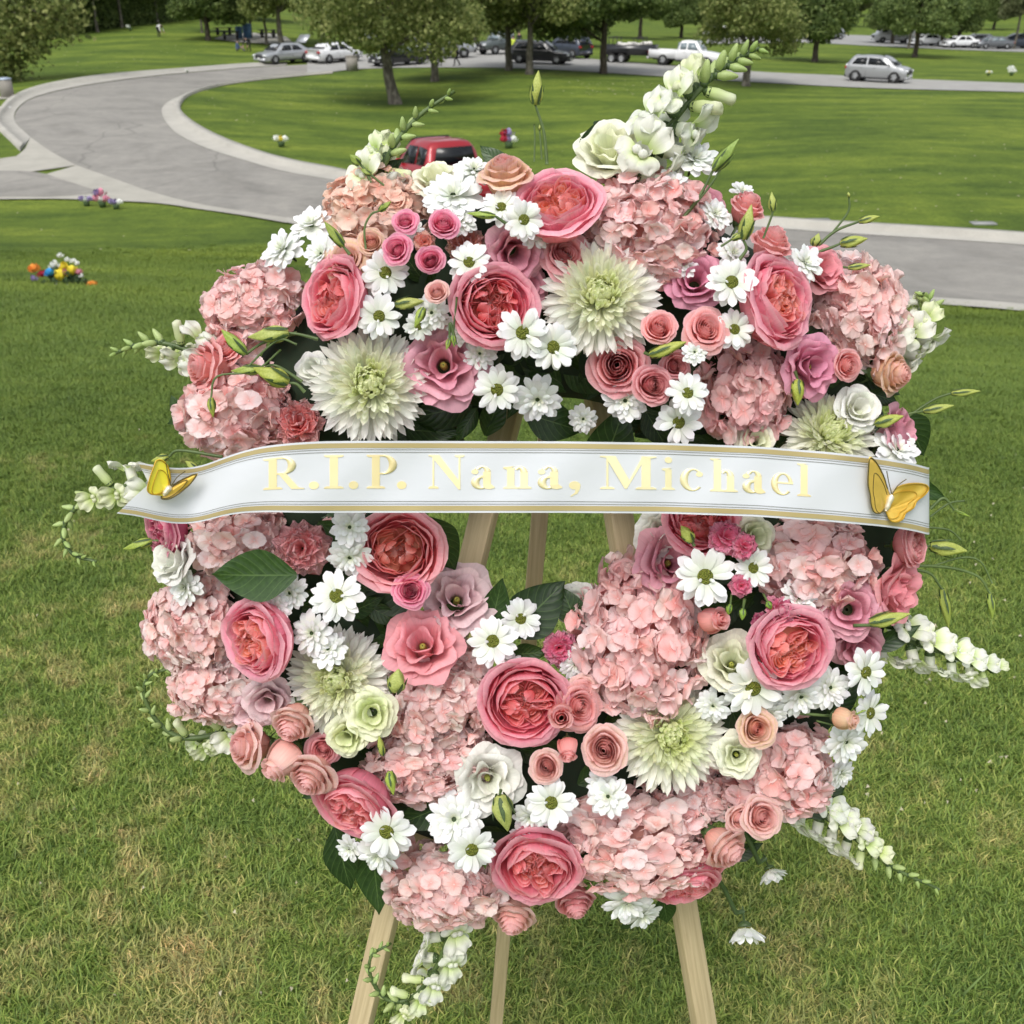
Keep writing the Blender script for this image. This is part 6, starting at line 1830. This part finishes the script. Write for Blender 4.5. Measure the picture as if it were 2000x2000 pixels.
car('pickup', 860, 115, 62, M_silver, 'pickup_truck', 'silver pickup parked behind the two people in black', loc=None)
car('hatch', 812, 108, 252, M_lgrey, 'hatchback', 'pale hatchback squeezed behind the black sedan')
car('pickup', 985, 106, 232, M_greenp, 'pickup_truck', 'grey green pickup facing left behind the roadside trees', glass=M_glasst, scale=.95)
car('wagon', 1056, 125, 106, M_blackp, 'wagon', 'black wagon with bright window trim behind two trunks')
car('suv', 1110, 113, 320, M_navy, 'suv', 'dark SUV parked nose in right of the black wagon')
car('pickup', 1340, 130, 112, M_whitep, 'pickup_truck', 'white crew cab pickup towing a black trailer', glass=M_glasst)
car('suv', 1713, 161, 124, M_lgrey, 'suv', 'silver SUV alone on the road at the right', group='cars parked along the far road')
car('suv', 714, 86, 210, M_whitep, 'suv', 'white SUV far off behind the leaning sycamore')
car('pickup', 872, 404, -32, M_redp, 'pickup_truck', 'red pickup seen from behind over the top of the wreath')
far = 'cars in the distant parking lane'
car('van', 1742, 84, 270, M_whitep, 'van', 'white van in the distant parking lane', far, cat='van')
car('sedan', 1808, 90, 255, M_whitep, 'sedan', 'white sedan left one between the distant trees', far)
car('sedan', 1872, 94, 255, M_whitep, 'sedan', 'white sedan right one in front of the three stemmed tree', far)
car('hatch', 1905, 90, 270, M_greyp, 'hatchback', 'grey hatchback behind the right white sedan', far)
car('sedan', 1938, 96, 262, M_greyp, 'sedan', 'grey sedan in the distant parking lane', far, glass=M_glasst)
car('suv', 1983, 95, 265, M_navy, 'suv', 'dark blue SUV near the right edge of the distant parking', far)
car('sedan', 1588, 78, 258, M_whitep, 'sedan', 'white sedan behind the compact dark tree', far)
car('hatch', 1618, 77, 262, M_silver, 'hatchback', 'silver hatchback beside the compact dark tree', far)
car('sedan', 1405, 73, 265, M_whitep, 'sedan', 'white car at the far road end behind the park visitors', far)

def trailer():
    p = ground(1228, 123); h = math.radians(106); dx, dy = math.sin(h), math.cos(h)
    root = empty('trailer', (p[0], p[1], hz(p[0], p[1]) + .05), (0, 0, PI / 2 - h), 1, 'black twin axle utility trailer loaded with white bags behind the white pickup', 'trailer')
    b = MB
    for y in (-1, 1): obj('side_panel', b().box((0, y * 1.0, 1.0), (4.6, .06, .75)).mesh('side_panel', [M_blackp], smooth=False), root)
    obj('front_panel', b().box((2.28, 0, 1.0), (.06, 1.95, .75)).mesh('front_panel', [M_blackp], smooth=False), root)
    obj('rear_gate', b().box((-2.28, 0, 1.0), (.06, 1.95, .75)).mesh('rear_gate', [M_blackp], smooth=False), root)
    obj('bed_floor', b().box((0, 0, .62), (4.6, 2.0, .08)).mesh('bed_floor', [M_trim], smooth=False), root)
    rk = MB()
    for x in (-1.6, -.9, .5, 1.3):
        for y in (-.95, .95): rk.box((x, y, 1.65), (.05, .05, .6))
    for y in (-.95, .95):
        rk.box((-1.25, y, 1.93), (.8, .05, .05)); rk.box((.9, y, 1.93), (.9, .05, .05))
    obj('rack', rk.mesh('rack', [M_trim], smooth=False), root)
    obj('drawbar', b().box((3.2, 0, .55), (1.9, .12, .12)).mesh('drawbar', [M_trim], smooth=False), root)
    for y in (-1, 1): obj('fender', b().box((-.9, y * 1.13, .86), (1.9, .22, .05)).mesh('fender', [M_trim], smooth=False), root)
    t, rim = wheel_meshes(.37)
    for x in (-1.3, -.45):
        for s in (-1, 1):
            w = empty('wheel'); w.parent = root; w.matrix_basis = Matrix.Translation((x, s * 1.13, .37)) @ Matrix.Rotation(-s * PI / 2, 4, 'X')
            obj('tyre', t, w); obj('rim', rim, w)
    mb = M_simple('white_sack', (.72, .70, .66), .8, noise=(6, .15))
    r = random.Random(3)
    for i in range(7):
        o = obj('sack', MB().lathe([(.01, -.16), (.30, -.12), (.36, 0), (.28, .14), (.01, .18)], 10).mesh('sack', [mb]), None)
        M = root.matrix_basis if False else None
        o.location = Matrix.LocRotScale(root.location, root.rotation_euler.to_quaternion(), None) @ Vector((-.8 + i * .42, r.uniform(-.5, -.1), 1.38 + r.uniform(-.05, .1)))
        o.rotation_euler = (r.uniform(-.3, .3), r.uniform(-.3, .3), r.uniform(0, 3)); o.scale = (1, .75, 1)
        tag(o, 'white sack in the load of the black trailer, ' + ('rearmost', 'second from the rear', 'third from the rear', 'middle one of seven', 'third from the front', 'second from the front', 'nearest the white pickup')[i], 'sack', 'white sacks loaded on the trailer')
trailer()

# ---------------------------------------------------------------- people (one continuous skinned body each)
def mcol(n, c): return M_simple(n, c, .8)
M_skin = mcol('skin', (.40, .24, .17)); M_hair = mcol('dark_hair', (.02, .015, .012)); M_blk = mcol('black_cloth', (.015, .015, .017)); M_wcl = mcol('white_cloth', (.72, .72, .72)); M_blu = mcol('blue_cloth', (.06, .10, .2)); M_red = mcol('red_cloth', (.4, .03, .04)); M_gry = mcol('grey_cloth', (.12, .12, .13)); M_hiv = mcol('yellow_safety_cloth', (.62, .75, .08))
POSES = {
 'stand': dict(pel=(0, 0, .95), chest=(0, 0, 1.32), neck=(0, 0, 1.50), head=(0, .02, 1.64), hl=(-.22, .06, .86), hr=(.22, .06, .86), el=(-.25, -.02, 1.12), er=(.25, -.02, 1.12), kl=(-.10, .03, .50), kr=(.10, .05, .50), fl=(-.11, 0, .08), fr=(.12, .06, .08)),
 'walk': dict(pel=(0, 0, .93), chest=(0, .03, 1.30), neck=(0, .05, 1.48), head=(0, .08, 1.62), hl=(-.22, .25, .92), hr=(.22, -.16, .88), el=(-.25, .05, 1.12), er=(.25, -.08, 1.12), kl=(-.10, .22, .52), kr=(.10, -.02, .50), fl=(-.10, .26, .08), fr=(.10, -.30, .12)),
 'bend': dict(pel=(0, -.15, .88), chest=(0, .22, 1.05), neck=(0, .36, 1.02), head=(0, .46, .96), hl=(-.20, .50, .40), hr=(.20, .52, .38), el=(-.24, .34, .70), er=(.24, .36, .70), kl=(-.12, -.05, .48), kr=(.12, -.02, .48), fl=(-.13, -.12, .08), fr=(.14, -.08, .08)),
 'sit': dict(pel=(0, 0, .18), chest=(0, .06, .52), neck=(0, .10, .70), head=(0, .14, .84), hl=(-.22, .42, .36), hr=(.22, .42, .34), el=(-.26, .18, .36), er=(.26, .18, .36), kl=(-.20, .42, .40), kr=(.20, .44, .36), fl=(-.16, .62, .07), fr=(.20, .66, .07)),
}
def person(px, py, pose, head, shirt, trousers, label, sc=1.0, hair=None, skin_arms=True, loc=None):
    q = POSES[pose]; p = ground(px, py) if loc is None else loc
    order = ['pel', 'chest', 'neck', 'head', 'sl', 'el', 'hl', 'sr', 'er', 'hr', 'kl', 'fl', 'kr', 'fr', 'tl', 'tr', 'top', 'hipl', 'hipr', 'wl', 'wr']
    J = {k: np.array(v, float) for k, v in q.items()}
    J['sl'] = J['chest'] * .3 + J['neck'] * .7 + [-.17, 0, -.04]; J['sr'] = J['chest'] * .3 + J['neck'] * .7 + [.17, 0, -.04]
    J['tl'] = J['fl'] + [0, .17, -.03]; J['tr'] = J['fr'] + [0, .17, -.03]
    J['top'] = J['head'] + (J['head'] - J['neck']) * .75
    J['hipl'] = J['pel'] + [-.10, 0, -.06]; J['hipr'] = J['pel'] + [.10, 0, -.06]
    J['wl'] = J['hl'] + (J['hl'] - J['el']) * .25; J['wr'] = J['hr'] + (J['hr'] - J['er']) * .25
    rad = dict(pel=.14, chest=.155, neck=.06, head=.095, top=.06, sl=.075, el=.05, hl=.033, wl=.035, sr=.075, er=.05, hr=.033, wr=.035, hipl=.10, hipr=.10, kl=.07, fl=.05, kr=.07, fr=.05, tl=.04, tr=.04)
    E = [('pel', 'chest'), ('chest', 'neck'), ('neck', 'head'), ('head', 'top'), ('chest', 'sl'), ('sl', 'el'), ('el', 'hl'), ('hl', 'wl'), ('chest', 'sr'), ('sr', 'er'), ('er', 'hr'), ('hr', 'wr'), ('pel', 'hipl'), ('hipl', 'kl'), ('kl', 'fl'), ('fl', 'tl'), ('pel', 'hipr'), ('hipr', 'kr'), ('kr', 'fr'), ('fr', 'tr')]
    me = bpy.data.meshes.new('figure'); me.from_pydata([tuple(J[k]) for k in order], [(order.index(a), order.index(b)) for a, b in E], [])
    o = bpy.data.objects.new('figure', me); COL.objects.link(o)
    sk = o.modifiers.new('s', 'SKIN'); su = o.modifiers.new('u', 'SUBSURF'); su.levels = su.render_levels = 1
    for k, v in zip(order, me.skin_vertices[0].data): v.radius = (rad[k],) * 2; v.use_root = k == 'pel'
    dg = bpy.context.evaluated_depsgraph_get(); ev = o.evaluated_get(dg)
    m2 = bpy.data.meshes.new_from_object(ev)
    bpy.data.objects.remove(o)
    m2.name = 'body'; m2.materials.clear()
    for m in (shirt, trousers, M_skin, M_blk): m2.materials.append(m)
    up = {k: J[k] for k in order}
    for f in m2.polygons:
        c = np.array(f.center)
        k = min(order, key=lambda k: np.linalg.norm(c - up[k]) / rad[k] ** .5)
        f.material_index = {'head': 2, 'top': 2, 'neck': 2, 'hl': 2, 'hr': 2, 'wl': 2, 'wr': 2, 'hipl': 1, 'hipr': 1, 'kl': 1, 'kr': 1, 'tl': 3, 'tr': 3, 'fl': 1, 'fr': 1}.get(k, 0)
        if k == 'pel': f.material_index = 1 if c[2] < J['pel'][2] + .02 else 0
        f.use_smooth = True
    h = math.radians(head)
    root = empty('person', p, (0, 0, -h), sc, label, 'person', 'park visitors')
    obj('body', m2, root)
    d = J['top'] - J['head']; d /= np.linalg.norm(d)
    hm = MB(); c = J['head'] + d * .03 + np.array([0, -.03, 0])
    R = frame(d)
    ang = np.linspace(0, 2 * PI, 13)[:-1]
    Pn = np.array([[c + R @ np.array([.108 * math.sin(t) * math.cos(a), .115 * math.sin(t) * math.sin(a), .12 * math.cos(t)]) for a in ang] for t in np.linspace(.02, 1.75, 7)])
    obj('hair', hm.grid(Pn, close=True).mesh('hair', [hair or M_hair]), root)
    return root
person(859, 130, 'stand', 160, M_blk, M_blk, 'person in black standing left of the slim tree trunk')
person(893, 129, 'walk', 250, M_blk, M_blk, 'person in black walking right of the slim tree trunk')
person(1014, 100, 'stand', 180, M_blk, M_blk, 'person in black far off between the roadside trees')
person(1002, 112, 'stand', 160, M_hiv, M_gry, 'person in a yellow safety vest beside the black wagon')
person(312, 72, 'bend', 120, M_wcl, M_blk, 'person in a white shirt bending over on the left slope')
person(486, 101, 'bend', 200, M_blk, M_blk, 'person in black bending over by the picnic slab', 1.0)
person(463, 100, 'sit', 90, M_blu, M_gry, 'person in blue sitting on the grass by the picnic slab')
person(1326, 178, 'stand', 0, M_blk, M_blk, 'person in dark clothes behind the tallest snapdragon', .95)
person(1411, 83, 'stand', 180, M_red, M_blk, 'person in a red top far away under the trees, left')
person(1424, 84, 'stand', 200, M_blk, M_blk, 'person in black beside the one in red far away')

# ---------------------------------------------------------------- things on the lawns
M_stone = make_concrete('stone_bin', (.30, .28, .25)); M_lid = M_simple('blue_grey_lid', (.38, .45, .55), .4, .3)
def bin_(px, py, w, h, label, lid=None, round_=True):
    p = ground(px, py); root = empty('litter_bin', p, (0, 0, .3), 1, label, 'litter bin')
    b = MB()
    if round_: b.lathe([(.001, 0), (w / 2, 0), (w / 2 * .93, h), (w / 2 * .80, h + .01), (w / 2 * .78, h * .6), (.001, h * .6)], 22)
    else: b.box((0, 0, h / 2), (w, w, h))
    obj('body', b.mesh('body', [M_stone], smooth=round_), root)
    if lid: obj('lid', MB().lathe([(w / 2 * 1.0, h + .0), (w / 2 * 1.0, h + .05), (w / 2 * .7, h + .09), (.14, h + .10), (.12, h + .06), (w / 2 * .95, h)], 22).mesh('lid', [lid]), root)
    else: obj('lid', MB().box((0, 0, h + .03), (w * 1.06, w * 1.06, .07)).mesh('lid', [M_stone], smooth=False), root)
    return root
bin_(16, 192, .74, .98, 'round stone litter bin with blue grey lid at the left edge', M_lid)
obj('pad', MB().box((0, 0, .03), (1.3, 1.1, .08)).mesh('pad', [concrete], smooth=False), bpy.data.objects['litter_bin'])
bin_(688, 138, .80, 1.0, 'square tan stone bin at the lawn edge beside the white sedan', None, False)
# storm drain grate by the kerb
g = ground(6, 212); root = empty('drain_grate', (g[0], g[1], g[2] + .06), (0, 0, .5), 1, 'metal drain grate in the grass left of the kerb', 'drain grate')
for i in range(7): obj('bar', MB().box((0, -.36 + i * .12, 0), (1.0, .035, .03)).mesh('bar', [M_plate], smooth=False), root)
obj('frame', MB().box((0, 0, -.03), (1.1, .9, .03)).mesh('frame', [M_trim], smooth=False), root)
# green utility box behind the wreath
g = ground(688, 405); root = empty('utility_box', g, (0, 0, .2), 1, 'dark green utility box behind the peach hydrangea', 'utility box')
mg = M_simple('green_box_paint', (.03, .06, .04), .5); mg2 = M_simple('grey_box_lid', (.22, .24, .23), .5)
obj('cabinet', MB().box((0, 0, .30), (.9, .6, .60)).mesh('cabinet', [mg], smooth=False), root)
obj('lid', MB().box((0, 0, .625), (.96, .66, .05)).mesh('lid', [mg2], smooth=False), root)
# picnic furniture
mdark = M_simple('dark_metal', (.03, .03, .032), .5)
def table(px, py, head, label):
    p = ground(px, py); root = empty('picnic_table', p + [0, 0, .1], (0, 0, math.radians(head)), 1, label, 'picnic table', 'picnic tables on the slab')
    obj('tabletop', MB().box((0, 0, .74), (1.9, .75, .06)).mesh('tabletop', [mdark], smooth=False), root)
    for s in (-1, 1):
        obj('bench', MB().box((0, s * .68, .44), (1.9, .28, .05)).mesh('bench', [mdark], smooth=False), root)
        obj('leg', MB().box((s * .6, 0, .37), (.12, 1.4, .08)).box((s * .6, 0, .40), (.25, .30, .72)).mesh('leg', [mdark], smooth=False), root)
table(452, 80, 12, 'dark picnic table at the front of the slab'); table(438, 72, 5, 'dark picnic table at the left end of the slab'); table(524, 76, -6, 'dark picnic table right of the blue bins')
mblue = M_simple('blue_plastic', (.09, .20, .36), .5)
for px, s, l in ((484, 1.0, 'taller blue bin behind the picnic table'), (468, .8, 'shorter blue bin behind the picnic table')):
    p = ground(px, 76); root = empty('recycling_bin', p, (0, 0, .1), s, l, 'bin', 'blue bins on the slab')
    obj('body', MB().lathe([(.001, 0), (.38, 0), (.45, 1.25), (.001, 1.25)], 4).mesh('body', [mblue], smooth=False), root)
    obj('lid', MB().lathe([(.48, 1.25), (.48, 1.31), (.30, 1.42), (.001, 1.45)], 4).mesh('lid', [mblue], smooth=False), root)
# flower offerings on graves
def blob(cx, cy, cz, s, mat, name, root, seed=0, n=26):
    R = np.random.RandomState(seed); b = MB()
    for i in range(n):
        sj = R.uniform(.7, 1.35)
        z = 1 - 1.5 * (i + .5) / n; a = i * 2.4; rr = math.sqrt(max(0, 1 - z * z))
        d = Vector((rr * math.cos(a), rr * math.sin(a), z))
        M = np.array((d.to_track_quat('Z', 'Y')).to_matrix())
        g = P_flat(.9, .32, a0=.6, a1=.1, cup=.3, nu=4, nv=3)
        b.grid((g @ M.T * sj + np.array(d) * .45 * sj) * s + np.array([cx, cy, cz]))
    o = obj(name, b.mesh(name, [mat]), root); return o
def fm(n, c): return M_simple(n, c, .7)
F_ = dict(o=fm('orange_petals', (.85, .32, .05)), r=fm('red_petals', (.45, .02, .05)), b=fm('blue_petals', (.05, .35, .75)), w=fm('white_petals', (.82, .84, .80)), y=fm('yellow_petals', (.80, .66, .05)), p=fm('pink_petals', (.65, .25, .35)), v=fm('violet_petals', (.30, .24, .45)), g=fm('leaf_tuft', (.05, .09, .03)), k=fm('grey_wrap', (.30, .30, .30)))
gp = ground(122, 560)
root = empty('flower_bouquet', gp, (0, 0, 0), .86, 'colourful bouquet of orange, blue, yellow and white flowers lying on the left lawn', 'bouquet')
for i, (x, y, z, s, c) in enumerate([(-.34, 0, .24, .085, 'o'), (-.24, 0, .17, .075, 'r'), (-.13, -.02, .19, .085, 'b'), (-.08, .08, .28, .08, 'w'), (.02, -.05, .14, .10, 'y'), (.05, .06, .25, .085, 'y'), (.17, .02, .20, .09, 'y'), (.0, .12, .42, .05, 'w'), (.10, .12, .36, .045, 'w'), (.17, .12, .34, .045, 'w'), (.23, .1, .31, .04, 'w'), (.27, .0, .20, .06, 'p'), (.30, -.02, .15, .04, 'w'), (.08, .0, .19, .06, 'p'), (.42, -.10, .03, .055, 'o'), (.49, -.12, .05, .06, 'o'), (-.36, -.04, .11, .06, 'v'), (-.22, -.05, .05, .06, 'g'), (-.05, -.08, .05, .08, 'g'), (.12, -.06, .06, .09, 'g'), (.24, -.05, .07, .08, 'g'), (.33, -.05, .05, .07, 'g'), (-.05, .05, .12, .14, 'g'), (.15, .05, .12, .12, 'g'), (-.02, -.16, .02, .05, 'k'), (.14, -.16, .02, .05, 'k')]):
    blob(x * 1.12, y, z * 1.05, s, F_[c], 'flower' if c not in 'gk' else 'foliage', root, i)
def smallflowers(px, py, cols_, s, label, name='grave_flowers'):
    root = empty(name, ground(px, py), (0, 0, 0), s, label, 'grave flowers', 'small flower offerings on the lawn')
    for i, c in enumerate(cols_):
        blob((i % 3 - 1) * .11, (i // 3) * .05, .16 + .12 * (i // 3), .11, F_[c], 'flower', root, i, 16)
    obj('vase', MB().lathe([(.001, 0), (.07, 0), (.10, .16), (.001, .16)], 10).mesh('vase', [F_['g']]), root)
smallflowers(170, 403, 'vwv', 1.1, 'small violet grave flowers, left of three by the driveway')
smallflowers(201, 405, 'pwpvp', 1.3, 'pink and white grave flowers, middle of three by the driveway')
smallflowers(228, 409, 'vvw', 1.1, 'bluish grave flowers, right of three by the driveway')
smallflowers(550, 287, 'wyw', 1.6, 'little vase of pale flowers alone on the curve lawn')
smallflowers(994, 290, 'rvwrv', 1.9, 'red, white and blue flowers standing behind the topmost rose')
smallflowers(1975, 148, 'wwwww', 1.8, 'white flowers across the road at the right edge')
smallflowers(1930, 148, 'wyw', 1.4, 'scattered white and yellow flowers across the road')
smallflowers(255, 60, 'w', 2.0, 'white flowers on the left slope below the hedge')
smallflowers(366, 142, 'w', .8, 'single white flower on the lawn above the curve')
# flat grave markers
mk = make_concrete('marker_stone', (.30, .31, .30))
for i, (px, py, l) in enumerate([(1598, 431, 'flat grave marker nearest the kerb behind the twigs'), (1920, 437, 'flat grave marker in the lawn at the right'), (1750, 442, 'small flat marker between two others behind the kerb')]):
    p = ground(px, py); root = tag(obj('grave_marker', MB().box((0, 0, .01), ((.62, .60, .3)[i], .32, .05)).mesh('grave_marker', [mk], smooth=False)), l, 'grave marker', 'flat grave markers in the lawn'); root.location = p
# fallen petals, leaves and clover heads scattered over the lawns
def scatter():
    r = random.Random(9); b = MB()
    def put(px, py, s):
        p = ground(px, py); a = r.uniform(0, 6.28); h = .012 + s * .2
        c, s_ = math.cos(a) * s, math.sin(a) * s
        V = [(p[0] - c, p[1] - s_, p[2] + h), (p[0] + s_ * .6, p[1] - c * .6, p[2] + h * 1.6), (p[0] + c, p[1] + s_, p[2] + h), (p[0] - s_ * .6, p[1] + c * .6, p[2] + h * 1.3)]
        b.add(V, [(0, 1, 2, 3)])
    for i in range(60): put(r.uniform(400, 760), r.uniform(165, 240), r.uniform(.04, .09))
    for i in range(50): put(r.gauss(1190, 70), r.uniform(158, 185), r.uniform(.06, .14))
    for i in range(60): put(r.uniform(100, 450), r.uniform(70, 150), r.uniform(.05, .13))
    for i in range(90): put(r.uniform(0, 2000), r.uniform(200, 560), r.uniform(.02, .05))
    for i in range(70): put(r.uniform(1450, 2000), r.uniform(170, 440), r.uniform(.03, .06))
    for i in range(120): put(r.uniform(1300, 2000), r.uniform(620, 1700), r.uniform(.003, .008))
    for i in range(60): put(r.uniform(0, 900), r.uniform(620, 2000), r.uniform(.003, .007))
    obj('leaf_litter', b.mesh('leaf_litter', [M_simple('dry_pale_leaf', (.50, .46, .32), .8)], smooth=False), kind='stuff')
scatter()
# ---------------------------------------------------------------- grass near the camera: tufts of blades, instanced over the lawn
def blade_mat():
    m = NT('grass_blade')
    c, fine, sep = lawn_color(m)
    uv = m.n('ShaderNodeTexCoord').outputs['UV']; sp = m.n('ShaderNodeSeparateXYZ'); m.l(uv, sp.inputs[0])
    g = m.n('ShaderNodeNewGeometry'); rp = g.outputs['Random Per Island']
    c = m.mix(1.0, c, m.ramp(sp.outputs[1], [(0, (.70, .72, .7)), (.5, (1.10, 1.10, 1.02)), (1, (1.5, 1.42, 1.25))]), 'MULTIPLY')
    near = m.maprange(sep.outputs[1], 5.5, 2.2, .35, 1.0)
    c = m.mix(near, c, m.ramp(rp, [(0, (.50, .62, .55)), (.35, (.95, 1, .9)), (.74, (1.30, 1.30, 1.1)), (.90, (1.7, 1.5, 1.5)), (1, (2.9, 2.1, 2.6))]), 'MULTIPLY')
    m.l(c, m.b.inputs['Base Color']); m.b.inputs['Roughness'].default_value = .5; m.b.inputs['Specular IOR Level'].default_value = .3
    tr = m.n('ShaderNodeBsdfTranslucent'); m.l(c, tr.inputs['Color'])
    mx = m.n('ShaderNodeMixShader'); mx.inputs[0].default_value = .35
    m.l(m.b.outputs[0], mx.inputs[1]); m.l(tr.outputs[0], mx.inputs[2]); m.l(mx.outputs[0], m.out.inputs['Surface'])
    return m.mat
M_blade = blade_mat()
tc = bpy.data.collections.new('grass_tufts')
for k in range(6):
    r = random.Random(70 + k); b = MB()
    for i in range(26):
        a = r.uniform(0, 2 * PI); d = r.uniform(0, .040); x, y = d * math.cos(a), d * math.sin(a)
        h = r.uniform(.010, .026) * (1.5 if r.random() < .05 else 1); w = r.uniform(.0010, .0020); lean = r.uniform(.1, 1.9); la = r.uniform(0, 2 * PI)
        dx, dy = math.cos(la) * h * lean, math.sin(la) * h * lean; wx, wy = -math.sin(la) * w, math.cos(la) * w
        V = [(x - wx, y - wy, -.004), (x + wx, y + wy, -.004), (x + dx * .4 - wx * .8, y + dy * .4 - wy * .8, h * .6), (x + dx * .4 + wx * .8, y + dy * .4 + wy * .8, h * .6), (x + dx, y + dy, h * .95)]
        b.add(V, [(0, 1, 3, 2), (2, 3, 4)], [(0, 0), (1, 0), (0, .6), (1, .6), (.5, 1)])
    o = bpy.data.objects.new('tuft', b.mesh('tuft', [M_blade])); tc.objects.link(o)
def build_grass():
    ang = np.radians(np.linspace(-41, 41, 110)); rr = np.geomspace(1.0, 26, 90)
    A, R = np.meshgrid(ang, rr); X, Y = np.sin(A) * R, np.cos(A) * R
    Z = hgt(X.ravel(), Y.ravel()).reshape(X.shape)
    bumpy = .012 * np.sin(X * 2.3 + 1) * np.cos(Y * 1.9) + .008 * np.sin(X * 5.1 + Y * 3.3)
    Z = Z + bumpy * np.clip((R - 1) / 3, 0, 1) * np.clip((60 - R) / 40, 0, 1)
    P = np.dstack([X, Y, Z])
    # leave out what lies on the road
    ed = resample(GO, 200)
    order = np.argsort(ed[:, 0]); ex, ey = ed[order, 0], ed[order, 1]
    lim = np.interp(X, ex, ey) - .15
    me = MB().grid(P).mesh('grass', [M_blade])
    dens = (3400 * np.clip(2.6 / R, 0, 1) ** 1.25 * (Y < lim) * np.clip((26 - R) / 8, 0, 1)).ravel().astype(np.float32)
    size = (np.clip(R / 5.5, .80, 2.2)).ravel().astype(np.float32)
    for n_, d_ in (('dens', dens), ('size', size)):
        at = me.attributes.new(n_, 'FLOAT', 'POINT'); at.data.foreach_set('value', d_)
    o = obj('grass', me, kind='stuff')
    ng = bpy.data.node_groups.new('grass_scatter', 'GeometryNodeTree')
    ng.interface.new_socket('Geometry', in_out='INPUT', socket_type='NodeSocketGeometry'); ng.interface.new_socket('Geometry', in_out='OUTPUT', socket_type='NodeSocketGeometry')
    N = ng.nodes; L = ng.links.new
    gi, go = N.new('NodeGroupInput'), N.new('NodeGroupOutput')
    dp = N.new('GeometryNodeDistributePointsOnFaces'); L(gi.outputs[0], dp.inputs['Mesh'])
    na = N.new('GeometryNodeInputNamedAttribute'); na.data_type = 'FLOAT'; na.inputs['Name'].default_value = 'dens'; L(na.outputs['Attribute'], dp.inputs['Density'])
    ns = N.new('GeometryNodeInputNamedAttribute'); ns.data_type = 'FLOAT'; ns.inputs['Name'].default_value = 'size'
    ci = N.new('GeometryNodeCollectionInfo'); ci.inputs['Collection'].default_value = tc; ci.inputs['Separate Children'].default_value = True; ci.inputs['Reset Children'].default_value = True
    ip = N.new('GeometryNodeInstanceOnPoints'); L(dp.outputs['Points'], ip.inputs['Points']); L(ci.outputs[0], ip.inputs['Instance']); ip.inputs['Pick Instance'].default_value = True
    rv = N.new('FunctionNodeRandomValue'); rv.data_type = 'FLOAT_VECTOR'; rv.inputs[0].default_value = (-.25, -.25, 0); rv.inputs[1].default_value = (.25, .25, 6.28)
    L(rv.outputs[0], ip.inputs['Rotation'])
    rs = N.new('FunctionNodeRandomValue'); rs.data_type = 'FLOAT'; rs.inputs[2].default_value = .7; rs.inputs[3].default_value = 1.35; rs.inputs['Seed'].default_value = 3
    mu = N.new('ShaderNodeMath'); mu.operation = 'MULTIPLY'; L(rs.outputs[1], mu.inputs[0]); L(ns.outputs['Attribute'], mu.inputs[1]); L(mu.outputs[0], ip.inputs['Scale'])
    L(ip.outputs[0], go.inputs[0])
    md = o.modifiers.new('scatter', 'NODES'); md.node_group = ng
build_grass()
